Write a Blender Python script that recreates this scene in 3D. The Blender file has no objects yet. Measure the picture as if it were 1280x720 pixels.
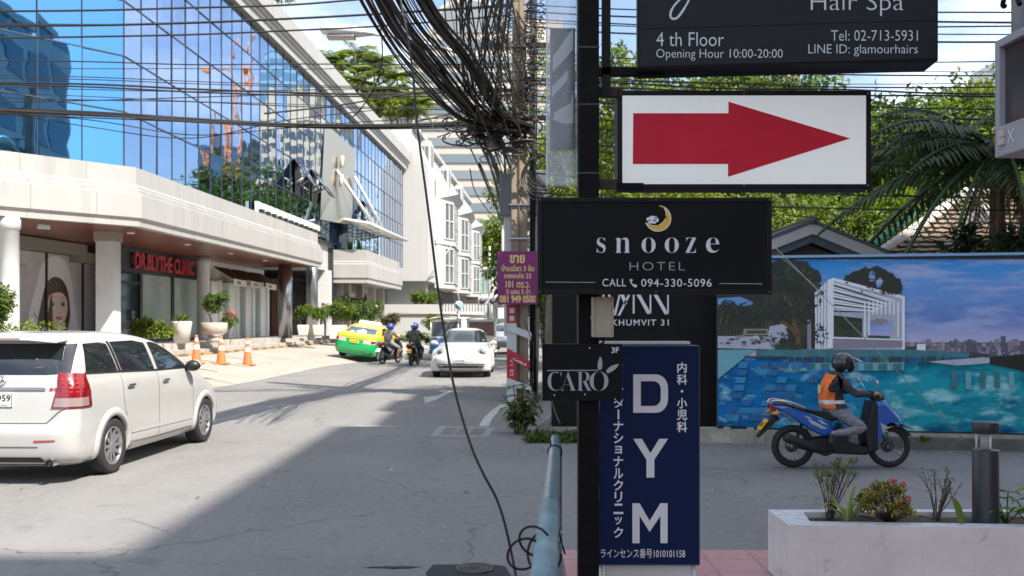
import bpy, bmesh, math, random
from mathutils import Vector, Matrix, noise
R = math.radians
random.seed(7)
SC = bpy.context.scene
COL = SC.collection
# ---------------------------------------------------------------- camera, light, exposure
F, H, HY = 1180.0, 1.7, 402.0      # focal length in px of the 1280 wide photo, eye height, horizon row
cam_d = bpy.data.cameras.new('camera')
cam = bpy.data.objects.new('camera', cam_d); COL.objects.link(cam)
cam.location = (0, 0, H); cam.rotation_euler = (R(90), 0, 0)
cam_d.sensor_width = 36; cam_d.lens = 36*F/1280; cam_d.shift_y = (HY-360)/1280
cam_d.clip_start = 0.1; cam_d.clip_end = 3000
cam_d.dof.use_dof = True; cam_d.dof.focus_distance = 5.6; cam_d.dof.aperture_fstop = 5.0
SC.camera = cam
SUN_EL, SUN_AZ = R(50), math.atan2(0.75, -0.66)       # azimuth measured from +Y towards +X
sd = Vector((math.sin(SUN_AZ)*math.cos(SUN_EL), math.cos(SUN_AZ)*math.cos(SUN_EL), math.sin(SUN_EL)))
W = bpy.data.worlds.new('World'); SC.world = W; W.use_nodes = True
nt = W.node_tree; nt.nodes.clear()
def wn(t, **k):
    n = nt.nodes.new(t)
    for a, b in k.items(): setattr(n, a, b)
    return n
sky = wn('ShaderNodeTexSky', sky_type='NISHITA', sun_disc=False, sun_elevation=SUN_EL, sun_rotation=SUN_AZ, air_density=1.0, dust_density=2.0, ozone_density=1.0)
tc = wn('ShaderNodeTexCoord'); mp = wn('ShaderNodeMapping'); mp.inputs['Scale'].default_value = (1.0, 1.0, 2.6); mp.inputs['Location'].default_value = (.9, .35, .2)
ns = wn('ShaderNodeTexNoise'); ns.inputs['Scale'].default_value = 2.3; ns.inputs['Detail'].default_value = 9; ns.inputs['Roughness'].default_value = .58
cr = wn('ShaderNodeValToRGB'); cr.color_ramp.elements[0].position = .44; cr.color_ramp.elements[1].position = .66
mx = wn('ShaderNodeMix', data_type='RGBA'); mx.inputs[7].default_value = (6.0, 6.15, 6.6, 1)
bg = wn('ShaderNodeBackground'); bg.inputs['Strength'].default_value = 0.14
wo = wn('ShaderNodeOutputWorld')
L = nt.links.new
L(tc.outputs['Generated'], mp.inputs[0]); L(mp.outputs[0], ns.inputs['Vector']); L(ns.outputs['Fac'], cr.inputs[0])
L(cr.outputs[0], mx.inputs[0]); L(sky.outputs[0], mx.inputs[6]); L(mx.outputs[2], bg.inputs[0]); L(bg.outputs[0], wo.inputs[0])
sl = bpy.data.lights.new('sun', 'SUN'); sl.energy = 4.9; sl.angle = R(0.55); sl.color = (1.0, .935, .83)
so = bpy.data.objects.new('sun', sl); COL.objects.link(so); so.rotation_euler = sd.to_track_quat('Z', 'Y').to_euler(); so.location = sd*60
SC.view_settings.view_transform = 'Standard'; SC.view_settings.look = 'None'; SC.view_settings.gamma = 1
SC.view_settings.exposure = 1.0
SC.render.engine = 'CYCLES'
SC.cycles.use_denoising = True; SC.cycles.max_bounces = 7; SC.cycles.diffuse_bounces = 4; SC.cycles.glossy_bounces = 4
SC.cycles.transparent_max_bounces = 8; SC.cycles.caustics_reflective = False; SC.cycles.caustics_refractive = False

# ---------------------------------------------------------------- helpers
def P(px, py, d):
    "the point at distance d whose direction is that photo pixel"
    return Vector(((px-640)/F*d, d, H-(py-HY)/F*d))
def G(px, py, z=0.0):
    d = F*(H-z)/(py-HY)
    return Vector(((px-640)/F*d, d, z))
TMP = bpy.data.scenes.new('tmp')
def evaluated_mesh(ob):
    TMP.collection.objects.link(ob)
    with bpy.context.temp_override(scene=TMP, view_layer=TMP.view_layers[0]):
        dg = bpy.context.evaluated_depsgraph_get(); dg.update()
    me = bpy.data.meshes.new_from_object(ob.evaluated_get(dg))
    TMP.collection.objects.unlink(ob)
    return me

MATS = {}
def mat(name, col, rough=.5, metal=0.0, var=0.0, vs=6.0, bump=0.0, bs=60.0, coat=0.0, spec=.5, trans=0.0, alpha=1.0, emit=0, isl=0.0, sub=0.0, col2=None):
    if name in MATS: return MATS[name]
    m = bpy.data.materials.new(name); m.use_nodes = True; t = m.node_tree
    b = t.nodes['Principled BSDF']
    c = (*col, 1) if len(col) == 3 else col
    b.inputs['Base Color'].default_value = c
    b.inputs['Roughness'].default_value = rough; b.inputs['Metallic'].default_value = metal
    b.inputs['Specular IOR Level'].default_value = spec
    b.inputs['Coat Weight'].default_value = coat; b.inputs['Coat Roughness'].default_value = .04
    b.inputs['Transmission Weight'].default_value = trans; b.inputs['Alpha'].default_value = alpha
    if emit:
        b.inputs['Emission Color'].default_value = c; b.inputs['Emission Strength'].default_value = emit
    tco = None
    if var or bump or col2:
        tco = t.nodes.new('ShaderNodeTexCoord')
    fac = None
    if var or col2:
        n = t.nodes.new('ShaderNodeTexNoise'); n.inputs['Scale'].default_value = vs; n.inputs['Detail'].default_value = 6; n.inputs['Roughness'].default_value = .65
        t.links.new(tco.outputs['Object'], n.inputs['Vector'])
        r = t.nodes.new('ShaderNodeValToRGB'); r.color_ramp.elements[0].position = .32; r.color_ramp.elements[1].position = .7
        lo = tuple(x*(1-var) for x in c[:3]) if not col2 else col2
        r.color_ramp.elements[0].color = (*lo, 1); r.color_ramp.elements[1].color = (*(min(1, x*(1+var*.5)) for x in c[:3]), 1)
        t.links.new(n.outputs['Fac'], r.inputs[0]); t.links.new(r.outputs[0], b.inputs['Base Color']); fac = r.outputs[0]
    if isl:
        g = t.nodes.new('ShaderNodeNewGeometry'); hs = t.nodes.new('ShaderNodeHueSaturation')
        mr = t.nodes.new('ShaderNodeMapRange'); mr.inputs[3].default_value = 1-isl; mr.inputs[4].default_value = 1+isl
        t.links.new(g.outputs['Random Per Island'], mr.inputs[0]); t.links.new(mr.outputs[0], hs.inputs['Value'])
        if fac: t.links.new(fac, hs.inputs['Color'])
        else: hs.inputs['Color'].default_value = c
        t.links.new(hs.outputs[0], b.inputs['Base Color'])
    if bump:
        n2 = t.nodes.new('ShaderNodeTexNoise'); n2.inputs['Scale'].default_value = bs; n2.inputs['Detail'].default_value = 4
        t.links.new(tco.outputs['Object'], n2.inputs['Vector'])
        bp = t.nodes.new('ShaderNodeBump'); bp.inputs['Strength'].default_value = bump; bp.inputs['Distance'].default_value = .02
        t.links.new(n2.outputs['Fac'], bp.inputs['Height']); t.links.new(bp.outputs[0], b.inputs['Normal'])
    MATS[name] = m
    return m
def leaf_mat(name, col, tr=.45, isl=.45):
    if name in MATS: return MATS[name]
    m = mat(name, col, .55, isl=isl); t = m.node_tree
    b = t.nodes['Principled BSDF']; o = t.nodes['Material Output']
    ts = t.nodes.new('ShaderNodeBsdfTranslucent'); ms = t.nodes.new('ShaderNodeMixShader'); ms.inputs[0].default_value = tr
    h = [n for n in t.nodes if n.type == 'HUE_SAT'][0]
    h2 = t.nodes.new('ShaderNodeMix'); h2.data_type = 'RGBA'; h2.blend_type = 'MULTIPLY'; h2.inputs[0].default_value = 1; h2.inputs[7].default_value = (1.5, 1.35, .45, 1)
    t.links.new(h.outputs[0], h2.inputs[6]); t.links.new(h2.outputs[2], ts.inputs[0])
    t.links.new(b.outputs[0], ms.inputs[1]); t.links.new(ts.outputs[0], ms.inputs[2]); t.links.new(ms.outputs[0], o.inputs[0])
    return m

class MB:
    "collects shapes and links them as ONE mesh object"
    def __init__(s): s.v = []; s.f = []; s.m = []; s.s = []
    def add(s, vs, fs, mi=0, smooth=False, mx=None):
        b = len(s.v)
        s.v += [tuple(mx @ Vector(v)) for v in vs] if mx else [tuple(v) for v in vs]
        for f in fs: s.f.append([i+b for i in f]); s.m.append(mi); s.s.append(smooth)
        return s
    def bb(s, a, b, mi=0, mx=None):
        (x0, y0, z0), (x1, y1, z1) = a, b
        vs = [(x, y, z) for x in (x0, x1) for y in (y0, y1) for z in (z0, z1)]
        return s.add(vs, [(0,1,3,2),(4,6,7,5),(0,4,5,1),(2,3,7,6),(0,2,6,4),(1,5,7,3)], mi, False, mx)
    def box(s, c, d, mi=0, rz=0, mx=None):
        m = Matrix.Translation(c) @ Matrix.Rotation(rz, 4, 'Z')
        h = [x/2 for x in d]
        return s.bb([-x for x in h], h, mi, (mx @ m) if mx else m)
    def tube(s, pts, r, n=8, mi=0, cap=True, closed=False, smooth=True, mx=None):
        pts = [Vector(p) for p in pts]; k = len(pts)
        rs = r if isinstance(r, (list, tuple)) else [r]*k
        vs = []; fs = []; up = None
        for i, p in enumerate(pts):
            if closed: t = pts[(i+1) % k]-pts[i-1]
            else: t = pts[min(i+1, k-1)]-pts[max(i-1, 0)]
            t.normalize() if t.length > 1e-9 else None
            if up is None:
                up = Vector((0, 0, 1)) if abs(t.z) < .9 else Vector((1, 0, 0))
            a = t.cross(up)
            if a.length < 1e-6: a = t.cross(Vector((0, 1, 0)))
            a.normalize(); b = a.cross(t); b.normalize(); up = b
            for j in range(n):
                q = 2*math.pi*j/n
                vs.append(p+(a*math.cos(q)+b*math.sin(q))*rs[i])
        for i in range(k if closed else k-1):
            for j in range(n):
                i2 = (i+1) % k; j2 = (j+1) % n
                fs.append((i*n+j, i2*n+j, i2*n+j2, i*n+j2))
        if cap and not closed:
            fs.append(tuple(range(n))); fs.append(tuple(range((k-1)*n, k*n))[::-1])
        return s.add(vs, fs, mi, smooth, mx)
    def lathe(s, prof, n=16, mi=0, mx=None, smooth=True, cap=True):
        vs = []; fs = []
        for r, z in prof:
            for j in range(n):
                q = 2*math.pi*j/n; vs.append((r*math.cos(q), r*math.sin(q), z))
        k = len(prof)
        for i in range(k-1):
            for j in range(n):
                j2 = (j+1) % n; fs.append((i*n+j, i*n+j2, (i+1)*n+j2, (i+1)*n+j))
        if cap: fs.append(tuple(range(n))[::-1]); fs.append(tuple(range((k-1)*n, k*n)))
        return s.add(vs, fs, mi, smooth, mx)
    def prism(s, poly, z0, z1, mi=0, mx=None):
        n = len(poly)
        vs = [(x, y, z0) for x, y in poly]+[(x, y, z1) for x, y in poly]
        fs = [tuple(range(n))[::-1], tuple(range(n, 2*n))]+[(i, (i+1) % n, n+(i+1) % n, n+i) for i in range(n)]
        return s.add(vs, fs, mi, False, mx)
    def poly(s, pts, mi=0): return s.add(pts, [tuple(range(len(pts)))], mi)
    def loft(s, rings, mi=0, smooth=True, cap=True, closed=True, mx=None):
        n = len(rings[0]); vs = [v for r in rings for v in r]; fs = []
        for i in range(len(rings)-1):
            for j in range(n if closed else n-1):
                j2 = (j+1) % n; fs.append((i*n+j, i*n+j2, (i+1)*n+j2, (i+1)*n+j))
        if cap and closed: fs.append(tuple(range(n))[::-1]); fs.append(tuple(range((len(rings)-1)*n, len(rings)*n)))
        return s.add(vs, fs, mi, smooth, mx)
    def ball(s, c, r, mi=0, nu=14, nv=9, mx=None, smooth=True):
        r = r if isinstance(r, (tuple, list)) else (r, r, r)
        rings = []
        for i in range(nv+1):
            a = math.pi*(i/nv)-math.pi/2; a = max(-1.5, min(1.5, a))
            rings.append([(c[0]+r[0]*math.cos(a)*math.cos(2*math.pi*j/nu), c[1]+r[1]*math.cos(a)*math.sin(2*math.pi*j/nu), c[2]+r[2]*math.sin(a)) for j in range(nu)])
        return s.loft(rings, mi, smooth, True, True, mx)
    def mesh(s, name, mats):
        me = bpy.data.meshes.new(name); me.from_pydata(s.v, [], s.f)
        for m in (mats if isinstance(mats, (list, tuple)) else [mats]): me.materials.append(m)
        me.polygons.foreach_set('material_index', s.m); me.polygons.foreach_set('use_smooth', s.s)
        me.update(); return me
    def build(s, name, mats, parent=None, bevel=0, recalc=True):
        me = s.mesh(name, mats)
        if recalc or bevel:
            bm = bmesh.new(); bm.from_mesh(me)
            if recalc: bmesh.ops.recalc_face_normals(bm, faces=bm.faces)
            bm.to_mesh(me); bm.free()
        o = link(name, me, parent)
        if bevel:
            b = o.modifiers.new('bevel', 'BEVEL'); b.width = bevel; b.segments = 2; b.limit_method = 'ANGLE'
        return o
def link(name, me, parent=None):
    o = bpy.data.objects.new(name, me); COL.objects.link(o)
    if parent is not None: o.parent = parent
    return o
def tag(o, label, cat, group=None, kind=None):
    o['label'] = label; o['category'] = cat
    if group: o['group'] = group
    if kind: o['kind'] = kind
    return o
def thing(name, label, cat, loc=(0, 0, 0), rz=0, group=None):
    o = bpy.data.objects.new(name, None); COL.objects.link(o); o.empty_display_size = .1
    o.location = loc; o.rotation_euler = (0, 0, rz)
    return tag(o, label, cat, group)
def struct(o): o['kind'] = 'structure'; return o
def copy_thing(o, label=None, loc=None, rz=None, parent=None):
    c = o.copy(); COL.objects.link(c)
    if parent is not None: c.parent = parent
    if loc is not None: c.location = loc
    if rz is not None: c.rotation_euler = (0, 0, rz)
    if label: c['label'] = label
    for ch in [x for x in COL.objects if x.parent == o]: copy_thing(ch, parent=c)
    return c
# lettering: verts / faces of a text fitted to a unit box
TXT = {}
def text_geo(s, off=0.0, space=1.0, res=3):
    k = (s, off, space)
    if k in TXT: return TXT[k]
    cu = bpy.data.curves.new('lettering', 'FONT'); cu.body = s; cu.offset = off; cu.space_character = space; cu.resolution_u = res
    ob = bpy.data.objects.new('lettering', cu); me = evaluated_mesh(ob)
    vs = [v.co.copy() for v in me.vertices]; fs = [tuple(p.vertices) for p in me.polygons]
    x0 = min(v.x for v in vs); x1 = max(v.x for v in vs); y0 = min(v.y for v in vs); y1 = max(v.y for v in vs)
    TXT[k] = ([((v.x-x0)/(x1-x0), (v.y-y0)/(y1-y0)) for v in vs], fs, (x1-x0)/(y1-y0))
    return TXT[k]
def put_text(mb, s, fn, mi=0, off=0.0, space=1.0):
    "fn maps unit (u, v) of the text's own bounding box to a 3-D point"
    vs, fs, asp = text_geo(s, off, space)
    mb.add([fn(u, v) for u, v in vs], fs, mi)
def pxbox(x0, y0, x1, y1, d):
    "unit box -> the photo rectangle at distance d (y0 top, y1 bottom), for boards that face the camera"
    return lambda u, v: P(x0+(x1-x0)*u, y1+(y0-y1)*v, d)
def pxpoly(mb, pts, d, mi=0): mb.poly([P(x, y, d) for x, y in pts], mi)
def smooth_path(pts, n=8):
    pts = [Vector(p) for p in pts]; out = []
    for i in range(len(pts)-1):
        p0 = pts[max(i-1, 0)]; p1 = pts[i]; p2 = pts[i+1]; p3 = pts[min(i+2, len(pts)-1)]
        for k in range(n):
            t = k/n
            out.append(.5*((2*p1)+(p2-p0)*t+(2*p0-5*p1+4*p2-p3)*t*t+(3*p1-p0-3*p2+p3)*t**3))
    return out+[pts[-1]]
# ---------------------------------------------------------------- ground and roads
def noise_mix(t, tco, scale, detail, lo, hi, rough=.6):
    n = t.nodes.new('ShaderNodeTexNoise'); n.inputs['Scale'].default_value = scale; n.inputs['Detail'].default_value = detail; n.inputs['Roughness'].default_value = rough
    t.links.new(tco, n.inputs['Vector'])
    r = t.nodes.new('ShaderNodeMapRange'); r.inputs[1].default_value = lo; r.inputs[2].default_value = hi
    t.links.new(n.outputs['Fac'], r.inputs[0]); return r.outputs[0]
def mixc(t, f, a, b, mode='MIX'):
    m = t.nodes.new('ShaderNodeMix'); m.data_type = 'RGBA'; m.blend_type = mode
    for i, x in ((0, f), (6, a), (7, b)):
        if hasattr(x, 'is_linked') or hasattr(x, 'links'): t.links.new(x, m.inputs[i])
        else: m.inputs[i].default_value = x if i == 0 else (*x, 1)
    return m.outputs[2]
def asphalt_mat(name, base, cracks=True):
    m = bpy.data.materials.new(name); m.use_nodes = True; t = m.node_tree; b = t.nodes['Principled BSDF']
    tco = t.nodes.new('ShaderNodeTexCoord').outputs['Object']
    st = t.nodes.new('ShaderNodeMapping'); st.inputs['Scale'].default_value = (1.0, .18, 1); t.links.new(tco, st.inputs[0])
    c = mixc(t, noise_mix(t, tco, .35, 5, .3, .7), tuple(x*.80 for x in base), tuple(x*1.16 for x in base))
    c = mixc(t, noise_mix(t, st.outputs[0], 1.1, 4, .45, .75), c, tuple(x*.82 for x in base))       # tyre-worn lanes
    c = mixc(t, noise_mix(t, tco, 2.6, 8, .57, .70), c, tuple(x*.74 for x in base))
    c = mixc(t, noise_mix(t, tco, 14, 6, .50, .70), c, tuple(x*1.18 for x in base))                   # oil blots
    sp = t.nodes.new('ShaderNodeTexNoise'); sp.inputs['Scale'].default_value = 260; sp.inputs['Detail'].default_value = 2; t.links.new(tco, sp.inputs['Vector'])
    mr = t.nodes.new('ShaderNodeMapRange'); mr.inputs[1].default_value = .56; mr.inputs[2].default_value = .72; mr.inputs[4].default_value = .7; t.links.new(sp.outputs['Fac'], mr.inputs[0])
    c = mixc(t, mr.outputs[0], c, tuple(x*1.7 for x in base))
    if cracks:
        wv = t.nodes.new('ShaderNodeTexNoise'); wv.inputs['Scale'].default_value = 1.7; wv.inputs['Detail'].default_value = 5; t.links.new(tco, wv.inputs['Vector'])
        ad = t.nodes.new('ShaderNodeVectorMath'); ad.operation = 'MULTIPLY_ADD'; ad.inputs[1].default_value = (.8, .8, .8); t.links.new(wv.outputs['Color'], ad.inputs[0]); t.links.new(tco, ad.inputs[2])
        vo = t.nodes.new('ShaderNodeTexVoronoi'); vo.feature = 'DISTANCE_TO_EDGE'; vo.inputs['Scale'].default_value = .33; t.links.new(ad.outputs[0], vo.inputs['Vector'])
        cm = t.nodes.new('ShaderNodeMapRange'); cm.inputs[1].default_value = .001; cm.inputs[2].default_value = .006; cm.inputs[3].default_value = 1; cm.inputs[4].default_value = 0; t.links.new(vo.outputs['Distance'], cm.inputs[0])
        mu = t.nodes.new('ShaderNodeMath'); mu.operation = 'MULTIPLY'; t.links.new(cm.outputs[0], mu.inputs[0]); t.links.new(noise_mix(t, tco, .5, 2, .44, .54), mu.inputs[1])
        c = mixc(t, mu.outputs[0], c, tuple(x*.58 for x in base))
    t.links.new(c, b.inputs['Base Color']); b.inputs['Roughness'].default_value = .82; b.inputs['Specular IOR Level'].default_value = .35
    bp = t.nodes.new('ShaderNodeBump'); bp.inputs['Strength'].default_value = .35; bp.inputs['Distance'].default_value = .006
    t.links.new(sp.outputs['Fac'], bp.inputs['Height']); t.links.new(bp.outputs[0], b.inputs['Normal'])
    return m
ASPH = asphalt_mat('asphalt', (.190, .186, .182))
CONC = asphalt_mat('apron_concrete', (.315, .29, .255))
KERB = mat('kerb_stone', (.30, .28, .25), .8, var=.35, vs=4, bump=.2)
WHITE_LINE = mat('road_paint', (.46, .46, .45), .7, var=.25, vs=14)

o = MB().bb((-1500, -1500, -.5), (1500, 1500, -.03)).build('ground', mat('earth', (.16, .15, .12), .9, var=.3, vs=.2)); struct(o)
o = MB().poly([(-70, -60, 0), (90, -60, 0), (90, 190, 0), (-70, 190, 0)]).build('road', ASPH, recalc=False); struct(o)
# raised concrete forecourt sloping up to the shop platform
outer = [(-24, 11), (-15, 13.8), (-10.6, 17.5), (-8.5, 20.6), (-7.6, 24), (-7.3, 28), (-7.1, 35), (-6.3, 40), (-5.8, 46), (-5.6, 56), (-5.4, 64)]
inner = [(-24, 15), (-19.5, 19.6), (-15.6, 23.6), (-12.6, 26.6), (-12.1, 28), (-11.7, 31), (-11.3, 35), (-11.0, 41), (-10.7, 47), (-10.2, 56), (-9.9, 64)]
mb = MB(); nn = 7; rows = []
for a, b in zip(outer, inner):
    a = Vector(a); b = Vector(b)
    rows.append([(*(a+(b-a)*(k/(nn-1))), .006+.49*min(1, (k/(nn-1))*1.0)**.58) for k in range(nn)])
rows = [list(r) for r in zip(*[smooth_path([Vector(r[k]) for r in rows], 4) for k in range(nn)])]
mb.loft(rows, 0, True, False, False)
apron = mb.build('forecourt', CONC, recalc=False); struct(apron)
def apron_z(x, y):
    for r in range(len(rows)-1):
        if rows[r][0].y <= y <= rows[r+1][0].y+.5:
            a, b = rows[r][0], rows[r][-1]
            t = max(0, min(1, (x-a.x)/(b.x-a.x)));
            return .006+.49*t**.58 if t > 0 else 0
    return 0
mb = MB()                                          # worn bay lines on the forecourt
for y in (25.5, 28.2, 30.9, 33.6, 36.4):
    pts = [(-11.2+.05*y-1.0+2.2*t, y+.9-1.6*t) for t in [i/6 for i in range(7)]]
    q = []
    for x, yy in pts: q.append((x, yy, apron_z(x, yy)+.022))
    for x, yy in pts[::-1]: q.append((x, yy+.17, apron_z(x, yy+.17)+.022))
    n = len(pts)
    for i in range(n-1): mb.poly([q[i], q[i+1], q[2*n-2-i], q[2*n-1-i]])
struct(mb.build('forecourt_markings', mat('faded_paint', (.62, .58, .52), .8, var=.3, vs=9), recalc=False))
# painted arrow and lane edge on the road
mb = MB(); z = .004
mb.poly([(*G(x, y)[:2], z) for x, y in [(531, 503), (529, 494), (545, 495), (547, 493.5), (556, 489.5), (566, 488), (548, 498), (553, 499)][:0] or [(531, 504), (531, 496), (544, 496), (560, 489), (566, 489), (545, 500)]])
mb.poly([(*G(x, y)[:2], z+.001) for x, y in [(529, 497), (545, 494.5), (546, 496), (530, 499)]])
struct(mb.build('road_arrow', WHITE_LINE, recalc=False))
mb = MB(); e = smooth_path([G(604, 533), G(612, 520), (G(630, 505))], 5); 
for i in range(len(e)-1):
    a, b = e[i], e[i+1]; mb.poly([(a.x-.07, a.y, z), (a.x+.09, a.y, z), (b.x+.09, b.y, z), (b.x-.07, b.y, z)])
struct(mb.build('lane_line', WHITE_LINE, recalc=False))
# repair patches
mb = MB()
def blob(cx, cy, rx, ry, z, n=22, j=.12):
    mb.poly([(cx+rx*math.cos(2*math.pi*i/n)*(1+random.uniform(-j, j)), cy+ry*math.sin(2*math.pi*i/n)*(1+random.uniform(-j, j)), z) for i in range(n)])
DARKP = asphalt_mat('fresh_asphalt', (.03, .03, .032), False)
c = G(594, 712); mb.poly([(c.x-.29, c.y-.30, .004), (c.x+.02, c.y-.33, .004), (c.x+.26, c.y-.27, .004), (c.x+.21, c.y+.06, .004), (c.x+.16, c.y+.11, .004), (c.x-.05, c.y+.13, .004), (c.x-.30, c.y+.12, .004), (c.x-.33, c.y-.1, .004)])
blob(c.x-.55, c.y+.05, .17, .035, .004, 18, .5)
struct(mb.build('asphalt_patch', DARKP, recalc=False))
mb = MB(); c = G(685, 549); blob(c.x-.03, c.y, .34, .30, .004); struct(mb.build('asphalt_patch', DARKP, recalc=False))
mb = MB(); c = G(470, 533); blob(c.x, c.y, .42, .14, .004, 20, .3); struct(mb.build('worn_patch', mat('worn', (.34, .33, .31), .8, var=.4, vs=8), recalc=False))
mb = MB(); c = G(367, 474); blob(c.x, c.y, .45, .1, .004, 20, .3); struct(mb.build('worn_patch', mat('worn', (.30, .25, .21), .8, var=.4, vs=8), recalc=False))

# pink tiled pavement the signs stand on
def tile_mat(name, c1, c2, groutc, sx, sy, gw=.012, rough=.55, bump=.25, dirt=0):
    m = bpy.data.materials.new(name); m.use_nodes = True; t = m.node_tree; b = t.nodes['Principled BSDF']
    tco = t.nodes.new('ShaderNodeTexCoord').outputs['Object']
    br = t.nodes.new('ShaderNodeTexBrick'); br.offset = 0; br.inputs['Scale'].default_value = 1; br.inputs['Mortar Size'].default_value = gw/2
    br.inputs['Brick Width'].default_value = sx; br.inputs['Row Height'].default_value = sy; br.inputs['Mortar Smooth'].default_value = .1
    br.inputs['Color1'].default_value = (*c1, 1); br.inputs['Color2'].default_value = (*c2, 1); br.inputs['Mortar'].default_value = (*groutc, 1)
    t.links.new(tco, br.inputs['Vector'])
    c = mixc(t, noise_mix(t, tco, 3.5, 7, .35, .75), br.outputs['Color'], tuple(x*(.80-dirt) for x in c1))
    c = mixc(t, noise_mix(t, tco, 9, 8, .60, .72), c, tuple(x*(.55-dirt) for x in c1))
    t.links.new(c, b.inputs['Base Color']); b.inputs['Roughness'].default_value = rough
    bp = t.nodes.new('ShaderNodeBump'); bp.inputs['Strength'].default_value = bump; bp.inputs['Distance'].default_value = .01; bp.invert = True
    t.links.new(br.outputs['Fac'], bp.inputs['Height']); t.links.new(bp.outputs[0], b.inputs['Normal'])
    return m, br, t
PINK, _, _ = tile_mat('pink_tile', (.47, .25, .235), (.42, .21, .20), (.17, .10, .09), .32, .32)
pav = MB().bb((0, -4, 0), (14, 4.15+2.2, .115)).build('pavement', PINK, bevel=.012); pav.location = (.34, 0.22, 0); struct(pav)

# ---------------------------------------------------------------- sweep of a cornice profile along a path
def sweep(mb, path, prof, mi=0, ends=True):
    path = [Vector(p) for p in path]; rings = []
    for i, p in enumerate(path):
        def nrm(a, b):
            d = (b-a).normalized(); return Vector((d.y, -d.x))
        n0 = nrm(path[max(i-1, 0)], path[max(i, 1)]); n1 = nrm(path[min(i, len(path)-2)], path[min(i+1, len(path)-1)])
        n = (n0+n1); n.normalize(); k = 1/max(.35, n.dot(n0))
        rings.append([(p.x+n.x*o*k, p.y+n.y*o*k, z) for o, z in prof])
    mb.loft(rings, mi, False, ends, False)
    return rings
def stone_mat(name, col, seam=False, streak=.3):
    m = bpy.data.materials.new(name); m.use_nodes = True; t = m.node_tree; b = t.nodes['Principled BSDF']
    tco = t.nodes.new('ShaderNodeTexCoord').outputs['Object']
    mp = t.nodes.new('ShaderNodeMapping'); mp.inputs['Scale'].default_value = (1.6, 1.6, .12); t.links.new(tco, mp.inputs[0])
    c = mixc(t, noise_mix(t, mp.outputs[0], 1.3, 7, .52, .85), col, tuple(x*(1-streak*1.6) for x in col))
    c = mixc(t, noise_mix(t, tco, .7, 5, .3, .8), c, tuple(x*(1-streak*.5) for x in col))
    if seam:
        sy = t.nodes.new('ShaderNodeSeparateXYZ'); t.links.new(tco, sy.inputs[0])
        fr = t.nodes.new('ShaderNodeMath'); fr.operation = 'PINGPONG'; fr.inputs[1].default_value = .65; t.links.new(sy.outputs[1], fr.inputs[0])
        lt = t.nodes.new('ShaderNodeMath'); lt.operation = 'LESS_THAN'; lt.inputs[1].default_value = .012; t.links.new(fr.outputs[0], lt.inputs[0])
        c = mixc(t, lt.outputs[0], c, tuple(x*.72 for x in col))
    t.links.new(c, b.inputs['Base Color']); b.inputs['Roughness'].default_value = .55
    return m
MARBLE = stone_mat('marble_cladding', (.365, .36, .35), seam=True)
WHITEW = stone_mat('white_render', (.43, .43, .425), streak=.07)
PLAT = mat('platform_stone', (.40, .375, .345), .7, var=.35, vs=3.0, bump=.15)
def glass_mat(name, col, rough=.015):
    m = mat(name, col, rough, 1.0); t = m.node_tree; b = t.nodes['Principled BSDF']
    tco = t.nodes.new('ShaderNodeTexCoord'); n = t.nodes.new('ShaderNodeTexNoise'); n.inputs['Scale'].default_value = .9; n.inputs['Detail'].default_value = 1.5
    t.links.new(tco.outputs['Object'], n.inputs['Vector'])
    bp = t.nodes.new('ShaderNodeBump'); bp.inputs['Strength'].default_value = .05; bp.inputs['Distance'].default_value = .1
    t.links.new(n.outputs['Fac'], bp.inputs['Height']); t.links.new(bp.outputs[0], b.inputs['Normal'])
    return m
CURT = glass_mat('tinted_mirror_glass', (.33, .47, .70))
CURT2 = glass_mat('tinted_mirror_glass_deep', (.115, .32, .56))
CURT3 = glass_mat('pale_mirror_glass', (.42, .64, .74))
MULL = mat('mullion', (.07, .085, .11), .4, .5)
STEEL = mat('brushed_steel', (.36, .37, .39), .33, 1.0, var=.15, vs=3)
SHOPG = mat('shop_glass_grey', (.40, .48, .46), .06, 0, spec=.8)
SHOPT = mat('shop_glass_teal', (.45, .60, .58), .08, 0, spec=.7)
DARKG = mat('dark_glass', (.012, .014, .016), .04, 0, spec=.9)
BLACKF = mat('black_frame', (.012, .012, .013), .4)
WOODS = mat('soffit_wood', (.20, .065, .045), .28, var=.3, vs=2.5)
REDL = mat('clinic_red', (.62, .05, .075), .45)
SHOPW = mat('shop_white', (.86, .87, .87), .5, var=.08, vs=2)
WHITEP = mat('white_pilaster', (.54, .55, .55), .5, var=.08, vs=2)
PEWTER = mat('grey_beam', (.30, .28, .25), .6)

def curtain(mb, A, B, zs, n, gi, mi, off=0.0, jit=.012):
    A = Vector(A); B = Vector(B); d = (B-A)/n; t = d.normalized(); nr = Vector((t.y, -t.x))
    for i in range(n):
        p = A+d*i; q = A+d*(i+1)
        for j in range(len(zs)-1):
            z0, z1 = zs[j], zs[j+1]; a = random.uniform(-jit, jit); b_ = random.uniform(-jit, jit)
            mb.poly([(p.x+nr.x*a, p.y+nr.y*a, z0), (q.x-nr.x*a, q.y-nr.y*a, z0), (q.x-nr.x*(a-b_), q.y-nr.y*(a-b_), z1), (p.x+nr.x*(a+b_), p.y+nr.y*(a+b_), z1)], gi)
    rz = math.atan2(t.y, t.x); Lg = (B-A).length; mid = (A+B)/2
    for i in range(n+1):
        p = A+d*i+nr*.012; mb.box((p.x, p.y, (zs[0]+zs[-1])/2), (.024, .024, zs[-1]-zs[0]), mi, rz)
    for z in zs:
        mb.box((mid.x+nr.x*.016, mid.y+nr.y*.016, z), (Lg, .03, .034), mi, rz)

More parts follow.
